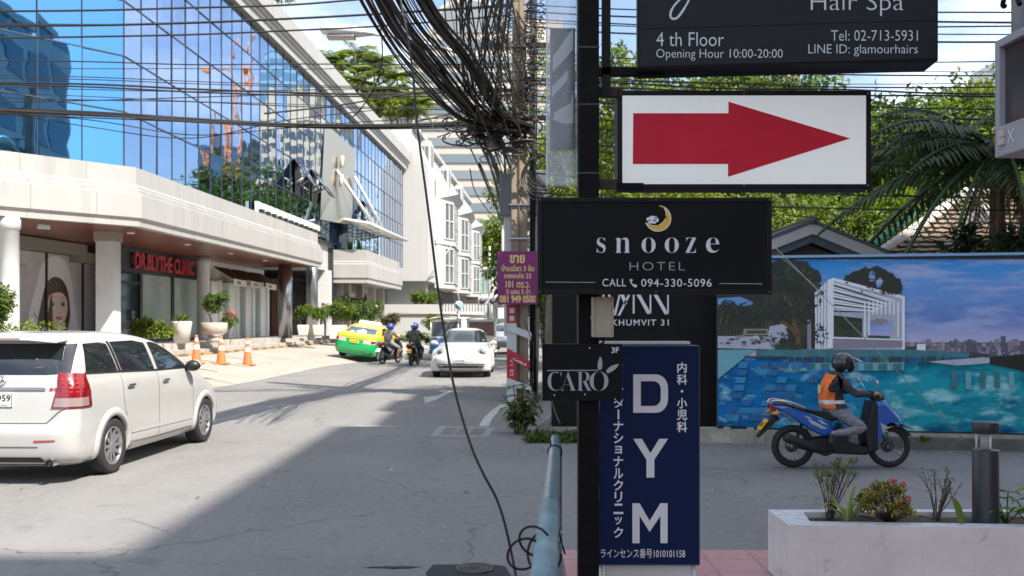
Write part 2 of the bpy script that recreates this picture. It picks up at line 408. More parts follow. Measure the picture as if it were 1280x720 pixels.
# ---------------------------------------------------------------- mirror-glass office building with clinic shops
gb = thing('office_building', 'blue mirror glass office building over white stone canopy and red lettered clinic', 'building', (-12, 40, 0))
def sub(mbx, name, mats, par, **k):
    o = mbx.build(name, mats, par, **k); o.matrix_parent_inverse = Matrix.Translation(-Vector(par.location)) if par.location.length else Matrix(); return o
cu, cs = Vector((-2.14, -2.4)), Vector((.0507, 1))
CC = Vector((-10.64, 27.0)); CE = CC+cs*20.5; CL = CC+cu*3.6
# glass line set back from the canopy
nst = Vector((1, -.0507)).normalized(); nch = Vector((2.4, -2.14)).normalized()
GC = CC-nst*.33-nch*.33*.9
GE = GC+cs*48.2
GL = GC+cu*1.12
GL2 = GL+Vector((-1, .06))*9
zs = [6.0, 7.75, 9.36, 10.95, 12.5, 13.95]
mb = MB(); curtain(mb, GC, GE, zs, 43, 0, 1, jit=.007); sub(mb, 'curtain_wall', [CURT, MULL], gb, recalc=False)
mb = MB(); curtain(mb, GL, GC, zs, 3, 0, 1, jit=.01); sub(mb, 'curtain_wall', [CURT2, MULL], gb, recalc=False)
mb = MB(); curtain(mb, GL2, GL, zs, 6, 0, 1, jit=.01); sub(mb, 'curtain_wall', [CURT3, MULL], gb, recalc=False)
# solid body behind the glass
mb = MB(); ins = .25
mb.prism([(GL2.x, GL2.y+ins), (GL.x-.1, GL.y+ins), (GC.x-ins, GC.y+.1), (GE.x-ins, GE.y), (GE.x-16, GE.y), (GL2.x, GE.y)], 4.5, 13.9, 0)
sub(mb, 'wall', [WHITEW], gb)
# parapet
par = [(-.1, 13.9), (.25, 13.9), (.25, 14.2), (.33, 14.24), (.33, 14.36), (.42, 14.4), (.42, 14.5), (.52, 14.54), (.52, 15.28), (.3, 15.3), (-.4, 15.3)]
mb = MB(); sweep(mb, [GL2, GL, GC, GE+cs*.4, GE+cs*.4+Vector((-8, .4))], par); sub(mb, 'parapet', [MARBLE], gb, recalc=False)
# canopy fascia, roof and soffit
prof = [(-.5, 6.12), (-.14, 6.12), (-.14, 5.62), (-.06, 5.56), (-.06, 5.48), (0, 5.45), (0, 5.34), (.07, 5.31), (.07, 4.66), (-.01, 4.58), (-.01, 4.42), (-.3, 4.42)]
mb = MB(); sweep(mb, [CL, CC, CE, CE+Vector((-3.6, .2))], prof); sub(mb, 'canopy_fascia', [MARBLE], gb, recalc=False)
mb = MB(); mb.prism([tuple(CL+nch*-.2), tuple(CC-nst*.2-nch*.15), tuple(CE-nst*.2), (-16, CE.y), (-24, 24)], 4.44, 4.5, 0)
sub(mb, 'soffit', [WOODS], gb)
mb = MB(); mb.prism([tuple(CL+nch*-.2), tuple(CC-nst*.3-nch*.2), tuple(CE-nst*.3), (-14, CE.y-.1), (-22, 27)], 5.9, 6.05, 0)
sub(mb, 'canopy_roof', [MARBLE], gb)
for t in (.1, .32, .54, .76):
    p = CC+cs*20*t-nst*1.2
    mb = MB().lathe([(.11, 4.41), (.13, 4.435)], 14, 0, Matrix.Translation((p.x, p.y, 0))); sub(mb, 'downlight', [mat('lamp_white', (.85, .83, .78), .4)], gb)
# platform with steps
mb = MB()
pl = [(-30, 12), (-19.5, 19.7), (-12.55, 26.7), (-11.25, 35), (-10.65, 47), (-10.1, 57), (-9.8, 66), (-30, 66)]
mb.prism(pl, 0, .70); mb.prism([(x-(.35 if x > -29 else 0), y+(.1 if i < 3 else 0)) for i, (x, y) in enumerate(pl)], .70, .93)
o = mb.build('shop_platform', PLAT); struct(o)
mb = MB()                                          # black and yellow kerb blocks in front of the platform
ky, kk = mat('kerb_yellow', (.42, .25, .08), .7, var=.3, vs=12), mat('kerb_black', (.13, .12, .11), .8)
kp = [Vector(inner[i]) for i in range(3, 11)]
acc = 0
for a, b in zip(kp[:-1], kp[1:]):
    n = max(1, round((b-a).length/.62)); d = (b-a)/n
    for i in range(n):
        c = a+d*(i+.5); mb.box((c.x+.1, c.y, .50), (d.length*.99, .14, .14), acc % 2, math.atan2(d.y, d.x)); acc += 1
struct(mb.build('kerb', [ky, kk]))
# columns under the canopy
for (x, y, r, m, zt, sq) in ((-13.1, 24.6, .24, 'w', 4.44, 0), (-12.4, 29.0, .27, 'w', 4.44, 1), (-13.05, 39.9, .26, 'w', 4.44, 0), (-10.95, 45.6, .33, 's', 4.44, 0), (-10.25, 48.4, .29, 's', 6.2, 0)):
    mb = MB(); T = Matrix.Translation((x, y, 0))
    if sq: mb.bb((-r, -r, .9), (r, r, 4.15), 0, T); mb.bb((-r-.05, -r-.05, 4.15), (r+.05, r+.05, zt), 1, T)
    elif m == 'w': mb.lathe([(r*1.1, .9), (r*1.1, 1.1), (r, 1.12), (r, 4.1), (r*1.15, 4.12), (r*1.15, zt)], 24, 0, T)
    else: mb.lathe([(r, .9), (r, zt)], 28, 0, T)
    sub(mb, 'column', [WHITEP if m == 'w' else STEEL, PEWTER], gb)
# clinic shopfront
A, B = Vector((-14.15, 33.9)), Vector((-13.72, 41.4))
def along(mbx, a, b, t0, t1, z0, z1, off, th, mi, A=A, B=B):
    d = (B-A); L0 = d.length; d.normalize(); n = Vector((d.y, -d.x)); c = A+d*(L0*(t0+t1)/2)+n*(off-th/2)
    mbx.box((c.x, c.y, (z0+z1)/2), (L0*(t1-t0), th, z1-z0), mi, math.atan2(d.y, d.x))
mb = MB(); along(mb, A, B, 0, 1, 3.52, 4.43, .06, .3, 0)
for t in (0, .235, .62, 1): along(mb, A, B, max(0, t-.015), min(1, t+.015), .93, 3.52, .05, .12, 0)
along(mb, A, B, 0, 1, .93, 1.02, .05, .1, 0); along(mb, A, B, 0, .24, 3.1, 3.18, .05, .1, 0)
sf = sub(mb, 'shop_frame', [BLACKF], gb)
mb = MB(); along(mb, A, B, .015, .235, 1.02, 3.5, 0, .02, 0); sub(mb, 'door_glass', [DARKG], gb)
mb = MB(); along(mb, A, B, .25, .605, 1.02, 3.5, 0, .02, 0); sub(mb, 'window', [SHOPG], gb)
mb = MB(); along(mb, A, B, .635, .985, 1.02, 3.5, 0, .02, 0); sub(mb, 'window', [SHOPG], gb)
d = (B-A).normalized(); n = Vector((d.y, -d.x))
mb = MB()
for k in range(3):                                 # raised red letters
    put_text(mb, 'DR.BLYTHE CLINIC', lambda u, v: (A.x+d.x*(1.0+5.55*u)+n.x*(.12+.03*k), A.y+d.y*(1.0+5.55*u)+n.y*(.12+.03*k), 3.66+.62*v), 0, off=.022)
sub(mb, 'clinic_lettering', [REDL], gb, recalc=False)
for z in (2.02, 2.09):
    pass
mb = MB()                                          # pull handles and small decal on the doors
for k in (.12, .14):
    p = A+d*(7.5*k)+n*.05; mb.tube([(p.x, p.y, 1.75), (p.x+n.x*.05, p.y, 1.78), (p.x+n.x*.05, p.y, 2.1), (p.x, p.y, 2.13)], .02, 6)
sub(mb, 'door_handle', [STEEL], gb)
mb = MB()
for z in (2.85,):
    p = A+d*(7.5*.43)+n*.012
    put_text(mb, 'DR.', lambda u, v: (p.x+d.x*.6*u, p.y+d.y*.6*u, z+.25*v), 0)
sub(mb, 'window_decal', [mat('decal_white', (.6, .64, .64), .5)], gb, recalc=False)
# walls between and behind
for a_, b_ in (((-16.2, 35.25, .93), (-14.1, 35.6, 4.44)), ((-22, 30.0, .93), (-15.9, 30.3, 4.44))): sub(MB().bb(a_, b_), 'wall', [WHITEW], gb)
# poster shop front
PA, PB = Vector((-15.86, 30.2)), Vector((-15.3, 35.25))
mb = MB(); along(mb, PA, PB, -.1, 1.0, .93, 4.44, -.06, .2, 0, PA, PB); sub(mb, 'wall', [mat('cream_wall', (.66, .64, .60), .6)], gb)
mb = MB(); along(mb, PA, PB, -.1, .62, 4.02, 4.4, .55, .5, 0, PA, PB); along(mb, PA, PB, .55, 1.0, 3.78, 4.14, .5, .45, 0, PA, PB); sub(mb, 'shutter_box', [PEWTER], gb)
# white shops with teal glass
SA, SB = Vector((-13.25, 41.4)), Vector((-12.75, 50.4))
mb = MB(); along(mb, SA, SB, 0, 1, .93, 4.44, -.5, .1, 0, SA, SB); sub(mb, 'wall', [SHOPW], gb)
for i in range(4):
    t0 = .02+i*.25
    mb = MB(); along(mb, SA, SB, t0, t0+.085, .93, 3.5, .0, .5, 0, SA, SB); along(mb, SA, SB, t0+.085, t0+.11, .93, 3.55, .12, .62, 0, SA, SB)
    sub(mb, 'pilaster', [SHOPW], gb)
    mb = MB(); along(mb, SA, SB, t0+.125, t0+.235, 1.0, 3.45, -.2, .04, 0, SA, SB); sub(mb, 'window', [SHOPT], gb)
    if i < 3:
        q0 = SA+(SB-SA)*(t0+.01); q1 = SA+(SB-SA)*(t0+.235)
        mb = MB(); mb.poly([(q0.x+.05, q0.y, 4.15), (q1.x+.05, q1.y, 4.15), (q1.x+.95, q1.y-.05, 3.62), (q0.x+.95, q0.y-.05, 3.62)]); mb.poly([(q0.x+.05, q0.y, 4.11), (q0.x+.95, q0.y-.05, 3.58), (q1.x+.95, q1.y-.05, 3.58), (q1.x+.05, q1.y, 4.11)])
        mb.bb((q0.x+.93, q0.y, 3.30), (q0.x+.97, q1.y-.05, 3.60), 1)
        mb.bb((q0.x+.975, q0.y+.5, 3.38), (q0.x+.98, q0.y+.68, 3.5), 2); mb.bb((q0.x+.975, q0.y+.8, 3.38), (q0.x+.98, q0.y+.98, 3.5), 2)
        sub(mb, 'awning', [mat('awning_brown', (.10, .055, .04), .7), mat('awning_white', (.72, .70, .66), .6), BLACKF], gb, recalc=False)
# dark lobby doorway and the wall behind the steel columns
mb = MB(); mb.bb((-14, 52.2, .93), (-9.9, 52.4, 5.8), 0); sub(mb, 'lobby_glass', [DARKG], gb)
mb = MB(); mb.bb((-12.9, 50.6, .93), (-12.5, 52.3, 4.0), 0); sub(mb, 'lobby_door', [mat('lobby_wood', (.16, .055, .03), .4)], gb)
mb = MB(); mb.bb((-10.98, 51.6, .93), (-9.95, 52.1, 4.5), 0); sub(mb, 'pillar', [WHITEP], gb)
# second white canopy block over the entrance bay
prof2 = [(-.6, 5.72), (-.12, 5.72), (-.12, 5.1), (-.05, 5.05), (-.05, 4.95), (.05, 4.9), (.05, 4.15), (-.02, 4.08), (-.02, 3.86), (-.3, 3.86)]
E0, E1, E2 = Vector((-11.4, 52.6)), Vector((-8.06, 52.7)), Vector((-7.5, 64.2))
mb = MB(); sweep(mb, [E0, E1, E2, E2+Vector((-3, .1))], prof2); sub(mb, 'canopy_fascia', [MARBLE], gb, recalc=False)
mb = MB(); mb.prism([(-11.4, 52.7), (-8.2, 52.8), (-7.7, 64), (-11, 64)], 3.9, 3.96); mb.prism([(-11.4, 52.9), (-8.3, 53), (-7.8, 63.9), (-11, 64)], 5.55, 5.65); sub(mb, 'soffit', [MARBLE], gb)
mb = MB(); curtain(mb, (-11.6, 53.6), (-9.35, 53.7), [5.6, 7.5], 3, 0, 1); curtain(mb, (-9.35, 53.7), (-8.9, 62.5), [5.6, 7.5], 7, 2, 1); sub(mb, 'entrance_glazing', [mat('entrance_dark_glass', (.03, .06, .10), .03, spec=.9), MULL, CURT], gb, recalc=False)
# glazed entrance below: pale pillars, doors with warm lamps
for x, y in ((-9.35, 54.2), (-9.1, 57.4), (-8.85, 60.6), (-8.65, 63.4)):
    mb = MB().bb((x-.35, y-.3, .93), (x+.05, y+.3, 3.9)); sub(mb, 'pillar', [mat('taupe_stone', (.42, .37, .33), .5, var=.15, vs=2)], gb)
mb = MB(); mb.bb((-9.9, 53.4, .93), (-9.6, 64.5, 3.9)); sub(mb, 'wall', [mat('entrance_wall', (.5, .46, .42), .5)], gb)
for y in (55.8, 59.0, 62.0):
    mb = MB(); mb.bb((-9.59, y-.9, .95), (-9.55, y+.9, 2.9), 0); mb.bb((-9.56, y-.9, 2.95), (-9.5, y+.9, 3.0), 1); mb.bb((-9.54, y-.04, .95), (-9.5, y+.04, 2.9), 1)
    sub(mb, 'window', [DARKG, WHITEP], gb)
    mb = MB(); mb.bb((-9.54, y-.75, 3.1), (-9.42, y+.75, 3.45), 0); mb.bb((-9.41, y-.6, 3.17), (-9.40, y+.6, 3.38), 1); sub(mb, 'fascia_sign', [mat('bronze_frame', (.25, .2, .15), .4), mat('cream_panel', (.75, .7, .6), .5)], gb)
    mb = MB().lathe([(.05, 2.55), (.07, 2.62), (.07, 2.8), (.03, 2.85)], 10, 0, Matrix.Translation((-9.1, y+1.5, 0))); sub(mb, 'wall_lamp', [mat('lamp_warm', (1.0, .68, .3), .4, emit=3)], gb)
# tilted glass awning with steel rods over the entrance
mb = MB(); aw = [(-10.6, 52.0, 7.55), (-7.9, 52.0, 7.12), (-6.95, 62.3, 7.05), (-9.3, 64.0, 7.55)]
mb.poly([Vector(p)+Vector((0, 0, .04)) for p in aw], 0); mb.poly([Vector(p) for p in aw[::-1]], 0)
for a, b in ((0, 1), (1, 2), (2, 3)): mb.tube([aw[a], aw[b]], .09, 6, 1)
for k in range(1, 6):
    t = k/6; a = Vector(aw[0]).lerp(Vector(aw[3]), t); b = Vector(aw[1]).lerp(Vector(aw[2]), t)
    mb.tube([a-Vector((0, 0, .03)), b-Vector((0, 0, .03))], .05, 6, 1)
for k in (1, 2): mb.tube([Vector(aw[0]).lerp(Vector(aw[1]), k/3)-Vector((0, 0, .05)), Vector(aw[3]).lerp(Vector(aw[2]), k/3)-Vector((0, 0, .05))], .05, 6, 1)
AWG = mat('awning_glass', (.45, .52, .50), .15, spec=.6, var=.2, vs=1.2, alpha=.55); AWS = mat('painted_steel', (.62, .61, .58), .4)
gaw = sub(mb, 'entrance_canopy', [AWG, AWS], gb, recalc=False)
def gx(y): return GC.x+cs.x*(y-GC.y)
for (xt, yt, dt), b in (((421, 213, 51.5), .12), ((443, 221, 53.5), .34)):
    p = Vector(aw[1]).lerp(Vector(aw[2]), b); mb = MB().tube([p+Vector((0, 0, .05)), P(xt, yt, dt)], .09, 8); sub(mb, 'steel_rod', [AWS], gb)
# bronze mirror fin leaning out of the facade beside the entrance, with small lamps
fz = [(gx(49)+.12, 49.0, 7.0), (gx(49)+.1, 50.4, 12.3), (gx(55)+.75, 54.6, 11.6), (gx(53)+.9, 52.8, 7.1)]
mb = MB(); mb.poly(fz); mb.poly([Vector(p)+Vector((-.1, .1, 0)) for p in fz[::-1]])
sub(mb, 'bronze_fin', [mat('bronze_panel', (.40, .37, .30), .22, .9)], gb, recalc=False)
mb = MB()
for t in (.3, .52):
    a = Vector(fz[0]).lerp(Vector(fz[3]), .55).lerp(Vector(fz[1]).lerp(Vector(fz[2]), .5), t+.12)+Vector((.12, -.12, 0)); mb.tube([a, a+Vector((.02, .12, .62))], .1, 8)
sub(mb, 'fin_lamp', [mat('lamp_tan', (.7, .52, .36), .4)], gb)
# top hung windows standing open
for y, z in ((44.6, 9.36), (47.6, 9.36), (60.0, 9.36)):
    x = gx(y)+.04; w = 1.12; h = 1.55
    mb = MB(); q = [(x+.02, y, z), (x+.05, y+w, z), (x+.95, y+w, z-1.25), (x+.92, y, z-1.25)]
    mb.poly(q, 0); mb.poly([Vector(p)+Vector((-.03, 0, -.03)) for p in q[::-1]], 1)
    for i in range(4): mb.tube([q[i], q[(i+1) % 4]], .035, 6, 1)
    sub(mb, 'open_window', [CURT, MULL], gb, recalc=False)
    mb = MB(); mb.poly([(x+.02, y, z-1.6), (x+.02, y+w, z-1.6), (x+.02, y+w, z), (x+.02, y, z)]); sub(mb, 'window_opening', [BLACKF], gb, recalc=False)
    for yy in (y+.1, y+w-.1): sub(MB().tube([(x, yy, z-1.1), (x+.55, yy, z-.75)], .04, 6), 'window_stay', [AWS], gb)
# glass block strip above the first canopy's end
mb = MB()
for i in range(12):
    y = CC.y+11.5+i*.85; x = gx(y)+.12; mb.bb((x, y, 6.1), (x+.14, y+.8, 6.62+.0*i), 0); mb.bb((x+.15, y+.1, 6.12), (x+.3, y+.45, 6.3), 1)
sub(mb, 'louvre_strip', [mat('glass_block', (.55, .6, .57), .2), BLACKF], gb)
# camera under the soffit
sc_ = thing('security_camera', 'small white security camera under the canopy beside the left round column', 'camera', (-12.6, 25.4, 4.25))
mb = MB().box((0, 0, 0), (.12, .32, .12), 0, R(-40)); mb.tube([(0, 0, .05), (0, .05, .19)], .03, 6); mb.build('camera_body', [WHITEP], sc_, bevel=.02)

# poster of a girl in a white hood, three joined panels
po = thing('poster', 'large pale shop window poster of girl with long brown hair and white hood', 'poster', (PA.x, PA.y, 0))
pd = (PB-PA).normalized(); pn = Vector((pd.y, -pd.x)); PL = (PB-PA).length
def pp(u, v, o=0.0): return (PA.x*0+pd.x*PL*u+pn.x*(.08+o), pd.y*PL*u+pn.y*(.08+o), 1.0+3.0*v)
def ppoly(mbx, pts, o, mi):
    if mi in (1, 2) and len(pts) > 6: q = smooth_path([Vector((*p_, 0)) for p_ in pts], 5); pts = [tuple(v[:2]) for v in q]
    mbx.poly([pp(u, v, o) for u, v in pts], mi)
def ell(cx, cy, rx, ry, n=28, a0=0, a1=360): return [(cx+rx*math.cos(R(a0+(a1-a0)*i/n)), cy+ry*math.sin(R(a0+(a1-a0)*i/n))) for i in range(n if a1-a0 == 360 else n+1)]
mb = MB(); ppoly(mb, [(-.12, 0), (1, 0), (1, 1), (-.12, 1)], 0, 0)
ppoly(mb, [(.12, 0), (.10, .3), (.18, .62), (.24, .86), (.36, .97), (.50, .93), (.58, .72), (.62, .4), (.68, .15), (.80, .06), (.82, 0)], .004, 1)   # hood
ppoly(mb, [(.17, 0), (.19, .2), (.24, .48), (.29, .66), (.38, .74), (.48, .70), (.54, .55), (.56, .3), (.53, .12), (.56, 0)], .008, 2)      # hair
ppoly(mb, [(.33, 0), (.36, .14), (.48, .14), (.62, .06), (.64, 0)], .010, 5)
ppoly(mb, [(.40, .05), (.40, .22), (.49, .22), (.50, .05)], .011, 3)
ppoly(mb, ell(.415, .40, .115, .22), .012, 3)                                           # face
ppoly(mb, [(.29, .52), (.31, .62), (.40, .69), (.50, .62), (.53, .5), (.46, .565), (.38, .56)], .014, 2)
for ex in (.355, .475):
    ppoly(mb, ell(ex, .435, .030, .030), .016, 6); ppoly(mb, ell(ex, .435, .020, .026), .018, 4); ppoly(mb, ell(ex+.006, .442, .006, .008), .019, 6); ppoly(mb, [(ex-.035, .50), (ex, .515), (ex+.035, .50), (ex, .508)], .018, 2)
ppoly(mb, [(.385, .275), (.41, .295), (.43, .285), (.45, .292), (.47, .272), (.43, .245)], .016, 5)
ppoly(mb, [(.42, .34), (.432, .325), (.445, .34)], .016, 7)
ppoly(mb, [(.345, .6), (.36, .2), (.33, .1), (.3, .3)], .0175, 2)
for s_, u0, u1, v in (('Wonder', -.02, .085, .82), ('Beauty', .80, .93, .86), ('of Enhance', .74, .97, .78), ('Beyond', .79, .95, .71)):
    put_text(mb, s_, lambda u, v_: pp(u0+(u1-u0)*u, v+.045*v_, .006), 7)
for k in range(3): ppoly(mb, [(.70, .12-.04*k), (.82, .12-.04*k), (.82, .133-.04*k), (.70, .133-.04*k)], .006, 7)
mb.build('printed_panel', [mat('poster_grey', (.70, .68, .72), .4, var=.25, vs=.8), mat('poster_white', (.92, .92, .95), .4), mat('poster_hair', (.10, .045, .035), .4), mat('poster_skin', (.90, .68, .60), .4), mat('poster_iris', (.05, .03, .03), .3), mat('poster_red', (.55, .16, .18), .4), mat('poster_eye', (.75, .73, .72), .4), mat('poster_text', (.36, .32, .36), .4)], po, recalc=False)
mb = MB()
for u in (-.12, .285, .71, 1.0): mb.box((*Vector(pp(u, .5, .02))[:2], 2.5), (.06, .07, 3.06), 0, math.atan2(pd.y, pd.x))
mb.box((*Vector(pp(.44, 1, .02))[:2], 4.03), (PL*1.12, .07, .06), 0, math.atan2(pd.y, pd.x))
mb.build('window_frame', [BLACKF], po)

# ---------------------------------------------------------------- white building with bay windows
wb = thing('white_building', 'bright white building with three storeys of jutting bay windows beyond glass office', 'building', (-7, 76, 0))
y0 = 76.5; sx = lambda y: -6.85+.0507*(y-76)
mb = MB(); mb.prism([(-18, y0), (-11.4, y0), (sx(y0), y0), (sx(126), 126), (-18, 126)], 5.0, 14.3)
mb.prism([(-18, y0), (-10.6, y0), (-10.2, 126), (-18, 126)], 0, 5.0)
mb.prism([(-18, y0+.003), (sx(y0)-1.3, y0+.003), (sx(126)-1.3, 126), (-18, 126)], 14.3, 17.4)
mb.prism([(-18, y0-.02), (sx(y0)-.9, y0-.02), (sx(126)-.9, 126.1), (-18, 126.1)], 17.4, 17.7)
mb.poly([(sx(y0)-.02, y0-.01, 14.3), (sx(126)-.02, 126, 14.3), (sx(126)-1.31, 126, 17.0), (sx(y0)-1.31, y0-.01, 17.0)])
mb.poly([(sx(y0)-.02, y0-.01, 14.3), (sx(y0)-1.31, y0-.01, 17.0), (sx(y0)-1.31, y0-.01, 14.3)])
sub(mb, 'wall', [WHITEW], wb)
WING = mat('window_grey_glass', (.10, .12, .13), .1, spec=.8); WFR = mat('window_frame_grey', (.45, .46, .47), .5)
for k, y in enumerate((84.0, 97.5, 111.0)):
    x = sx(y); dx = 1.25; ww = 6.5
    mb = MB(); mb.prism([(x-.2, y-3.0), (x, y-3.0), (x+dx, y), (x+dx, y+ww), (x, y+ww+2.5), (x-.2, y+ww+2.5)], 4.6, 12.6)
    mb.prism([(x-.1, y-3.3), (x+dx+.15, y-.1), (x+dx+.15, y+ww+.2), (x-.1, y+ww+2.8)], 8.4, 8.75)
    # flared hood on top
    a = [(x-.1, y-3.2, 13.9), (x+dx+.5, y-.3, 13.0), (x+dx+.5, y+ww+.3, 13.0), (x-.1, y+ww+2.8, 13.9)]; b = [(x-.1, y-3.0, 12.2), (x+dx+.05, y, 12.4), (x+dx+.05, y+ww, 12.4), (x-.1, y+ww+2.5, 12.2)]
    mb.loft([b, a], 0, False, True, True)
    bay = sub(mb, 'bay', [WHITEW], wb)
    for z0, z1 in ((5.1, 8.1), (8.95, 12.1)):
        mb = MB(); mb.bb((x+dx+.01, y+.6, z0), (x+dx+.05, y+ww-.6, z1), 0)
        for j in range(3): mb.bb((x+dx+.06, y+.55+j*(ww-1.15)/2, z0), (x+dx+.1, y+.65+j*(ww-1.15)/2, z1), 1)
        for z in (z0, (z0+z1)/2-.3, z1-.1): mb.bb((x+dx+.06, y+.55, z), (x+dx+.1, y+ww-.55, z+.1), 1)
        sub(mb, 'window', [WING, WFR], wb)
        # window in the slanted cheek facing the camera
        mb = MB(); c0 = Vector((x, y-3.0)); c1 = Vector((x+dx, y)); dd = (c1-c0); m0 = c0+dd*.45; m1 = c0+dd*.97; nn_ = Vector((dd.y, -dd.x)).normalized()*.03
        mb.poly([(m0.x+nn_.x, m0.y+nn_.y, z0), (m1.x+nn_.x, m1.y+nn_.y, z0), (m1.x+nn_.x, m1.y+nn_.y, z1), (m0.x+nn_.x, m0.y+nn_.y, z1)], 0)
        for t in (0, .5, 1):
            q = m0.lerp(m1, t)+nn_*1.6; mb.box((q.x, q.y, (z0+z1)/2), (.12, .12, z1-z0+.1), 1)
        for z in (z0, (z0+z1)/2, z1): q = m0.lerp(m1, .5)+nn_*1.6; mb.box((q.x, q.y, z), ((m1-m0).length, .1, .1), 1, math.atan2(dd.y, dd.x))
        sub(mb, 'window', [WING, WFR], wb, recalc=False)
for y in (82, 95, 108):
    mb = MB(); mb.prism([(sx(y)-1.6, y-1.2), (sx(y)-.4, y-1.2), (sx(y)-.4, y+1.9), (sx(y)-1.6, y+1.9)], 14.2, 17.2); sub(mb, 'dormer', [WHITEW], wb)
    mb = MB(); mb.bb((sx(y)-.39, y-.7, 15.0), (sx(y)-.35, y+1.4, 16.8), 0); mb.bb((sx(y)-.34, y+.3, 15.0), (sx(y)-.3, y+.4, 16.8), 1); sub(mb, 'window', [WING, WFR], wb)
    mb = MB(); mb.bb((sx(y)-1.3, y-1.24, 15.2), (sx(y)-.6, y-1.2-.01, 16.7), 0); mb.bb((sx(y)-.98, y-1.27, 15.2), (sx(y)-.92, y-1.25, 16.7), 1); sub(mb, 'window', [WING, WFR], wb)
# ground floor: recess, fins, wing wall and boundary wall
for y in (79, 86, 99, 112, 124): sub(MB().bb((-10.5, y, 0), (sx(y)-.4, y+.5, 5.0)), 'fin_wall', [WHITEP], wb)
mb = MB(); mb.bb((-10.55, 80, 0.2), (-10.5, 124, 4.6)); sub(mb, 'ground_floor_glass', [mat('recess_glass', (.10, .11, .12), .3)], wb)  # even dark grey glass along the recessed ground floor
mb = MB(); mb.tube([(sx(77)+.05, 76.3, 5.2), (-5.1, 79.0, 8.0)], .05, 6); mb.tube([(-5.3, 90, 5), (-5.0, 90, 3.6), (-5.3, 90, 2.9)], .05, 6); sub(mb, 'cable_stay', [PEWTER], wb)
bw = thing('boundary_wall', 'white low garden wall with pipe rail in front of white building', 'wall', (-7, 70, 0))
mb = MB(); mb.prism([(-11.5, 71), (-5.35, 71.0), (-5.35, 71.3), (-11.5, 71.3)], 0, 3.0); mb.prism([(-5.35, 71.0), (-2.2, 74), (-2.5, 74.3), (-5.35, 71.3)], 0, 2.45); sub(mb, 'wall_panel', [WHITEW], bw)
mb = MB(); mb.tube([(-9.3, 70.9, 1.6), (-9.3, 70.9, 2.3), (-5.35, 70.9, 2.3), (-2.2, 73.9, 2.2)], .07, 6); sub(mb, 'rail', [mat('rail_brown', (.3, .24, .2), .5)], bw)
mb = MB(); put_text(mb, 'I S T U O I', lambda u, v: (-5.2+2.2*u, 70.97+2.1*u, 1.95+.3*v), 0) if False else None

# ---------------------------------------------------------------- end of the street
ft = thing('corrugated_fence', 'pale grey corrugated metal fence across the far end of street', 'fence', (-2, 96, 0))
mb = MB(); q = []
for i in range(90):
    q.append((-8.6+i*.075, 95+(.06 if i % 4 < 2 else 0)))
mb.loft([[(x, y, 0) for x, y in q], [(x, y, 3.4) for x, y in q]], 0, False, False, False); sub(mb, 'sheet', [mat('zinc_sheet', (.55, .57, .59), .45, .3)], ft, recalc=False)
mb = MB().bb((-8.6, 95.1, 3.35), (-1.85, 95.2, 3.5)); sub(mb, 'rail', [PEWTER], ft)
for i, (x, y, w, d, h, col, nm, lb) in enumerate([(-1.0, 118, 12, 8, 8.2, (.62, .58, .53), 'shophouse', 'cream two storey shophouse with balcony behind leafy tree at street end')]):
    hb = thing(nm, lb, 'building', (x, y, 0))
    mb = MB().bb((-w/2, 0, 0), (w/2, d, h)); mb.bb((-w/2-.2, -1.2, 4.2), (w/2+.2, -.01, 4.5)); mb.bb((-w/2-.3, -.5, h), (w/2+.3, d+.3, h+.3)); mb.build('wall', [mat('cream_render', col, .7, var=.15, vs=.6)], hb)
    for k in range(5):
        for z in (1.0, 5.2):
            mb = MB().bb((-w/2+.5+k*2.3, -.05, z), (-w/2+2.2+k*2.3, -.01, z+2.2), 0); mb.bb((-w/2+1.3+k*2.3, -.08, z), (-w/2+1.4+k*2.3, -.055, z+2.2), 1); mb.build('window', [mat('teal_window', (.16, .26, .25), .2), WFR], hb)
    for k in range(12): MB().bb((-w/2+k, -1.15, 4.5), (-w/2+.06+k, -1.1, 5.4)).build('baluster', [WFR], hb)
for k, (px, py) in enumerate(((604, 376), (617, 376))):                    # condenser units
    p = P(px, py, 93); ac = thing('air_conditioner', ['white air conditioner condenser left of its twin at street end', 'white air conditioner condenser right of its twin, nearer the utility pole'][k], 'air conditioner', p)
    MB().bb((-.5, 0, -.4), (.5, .4, .4)).build('housing', [WHITEP], ac, bevel=.03)
    MB().lathe([(.3, 0), (.3, .02)], 20, 0, Matrix.Translation((-.1, -.02, 0)) @ Matrix.Rotation(R(90), 4, 'X')).build('fan_grille', [mat('fan_dark', (.12, .12, .13), .5)], ac)
    MB().bb((-.55, .05, -3.5), (-.45, .2, -.41)).bb((.45, .05, -3.5), (.55, .2, -.41)).build('stand', [PEWTER], ac)
wf = thing('picket_fence', 'white picket gate posts across side lane at the far street end', 'fence', (0, 92, 0))
for k in range(9): MB().bb((-1.2+k*.55, -.06, 0), (-.85+k*.55, .06, 2.0+.12*(k % 3))).build('post', [WHITEP], wf)
MB().bb((-1.2, .07, 1.5), (3.6, .12, 1.6)).build('rail', [WHITEP], wf)
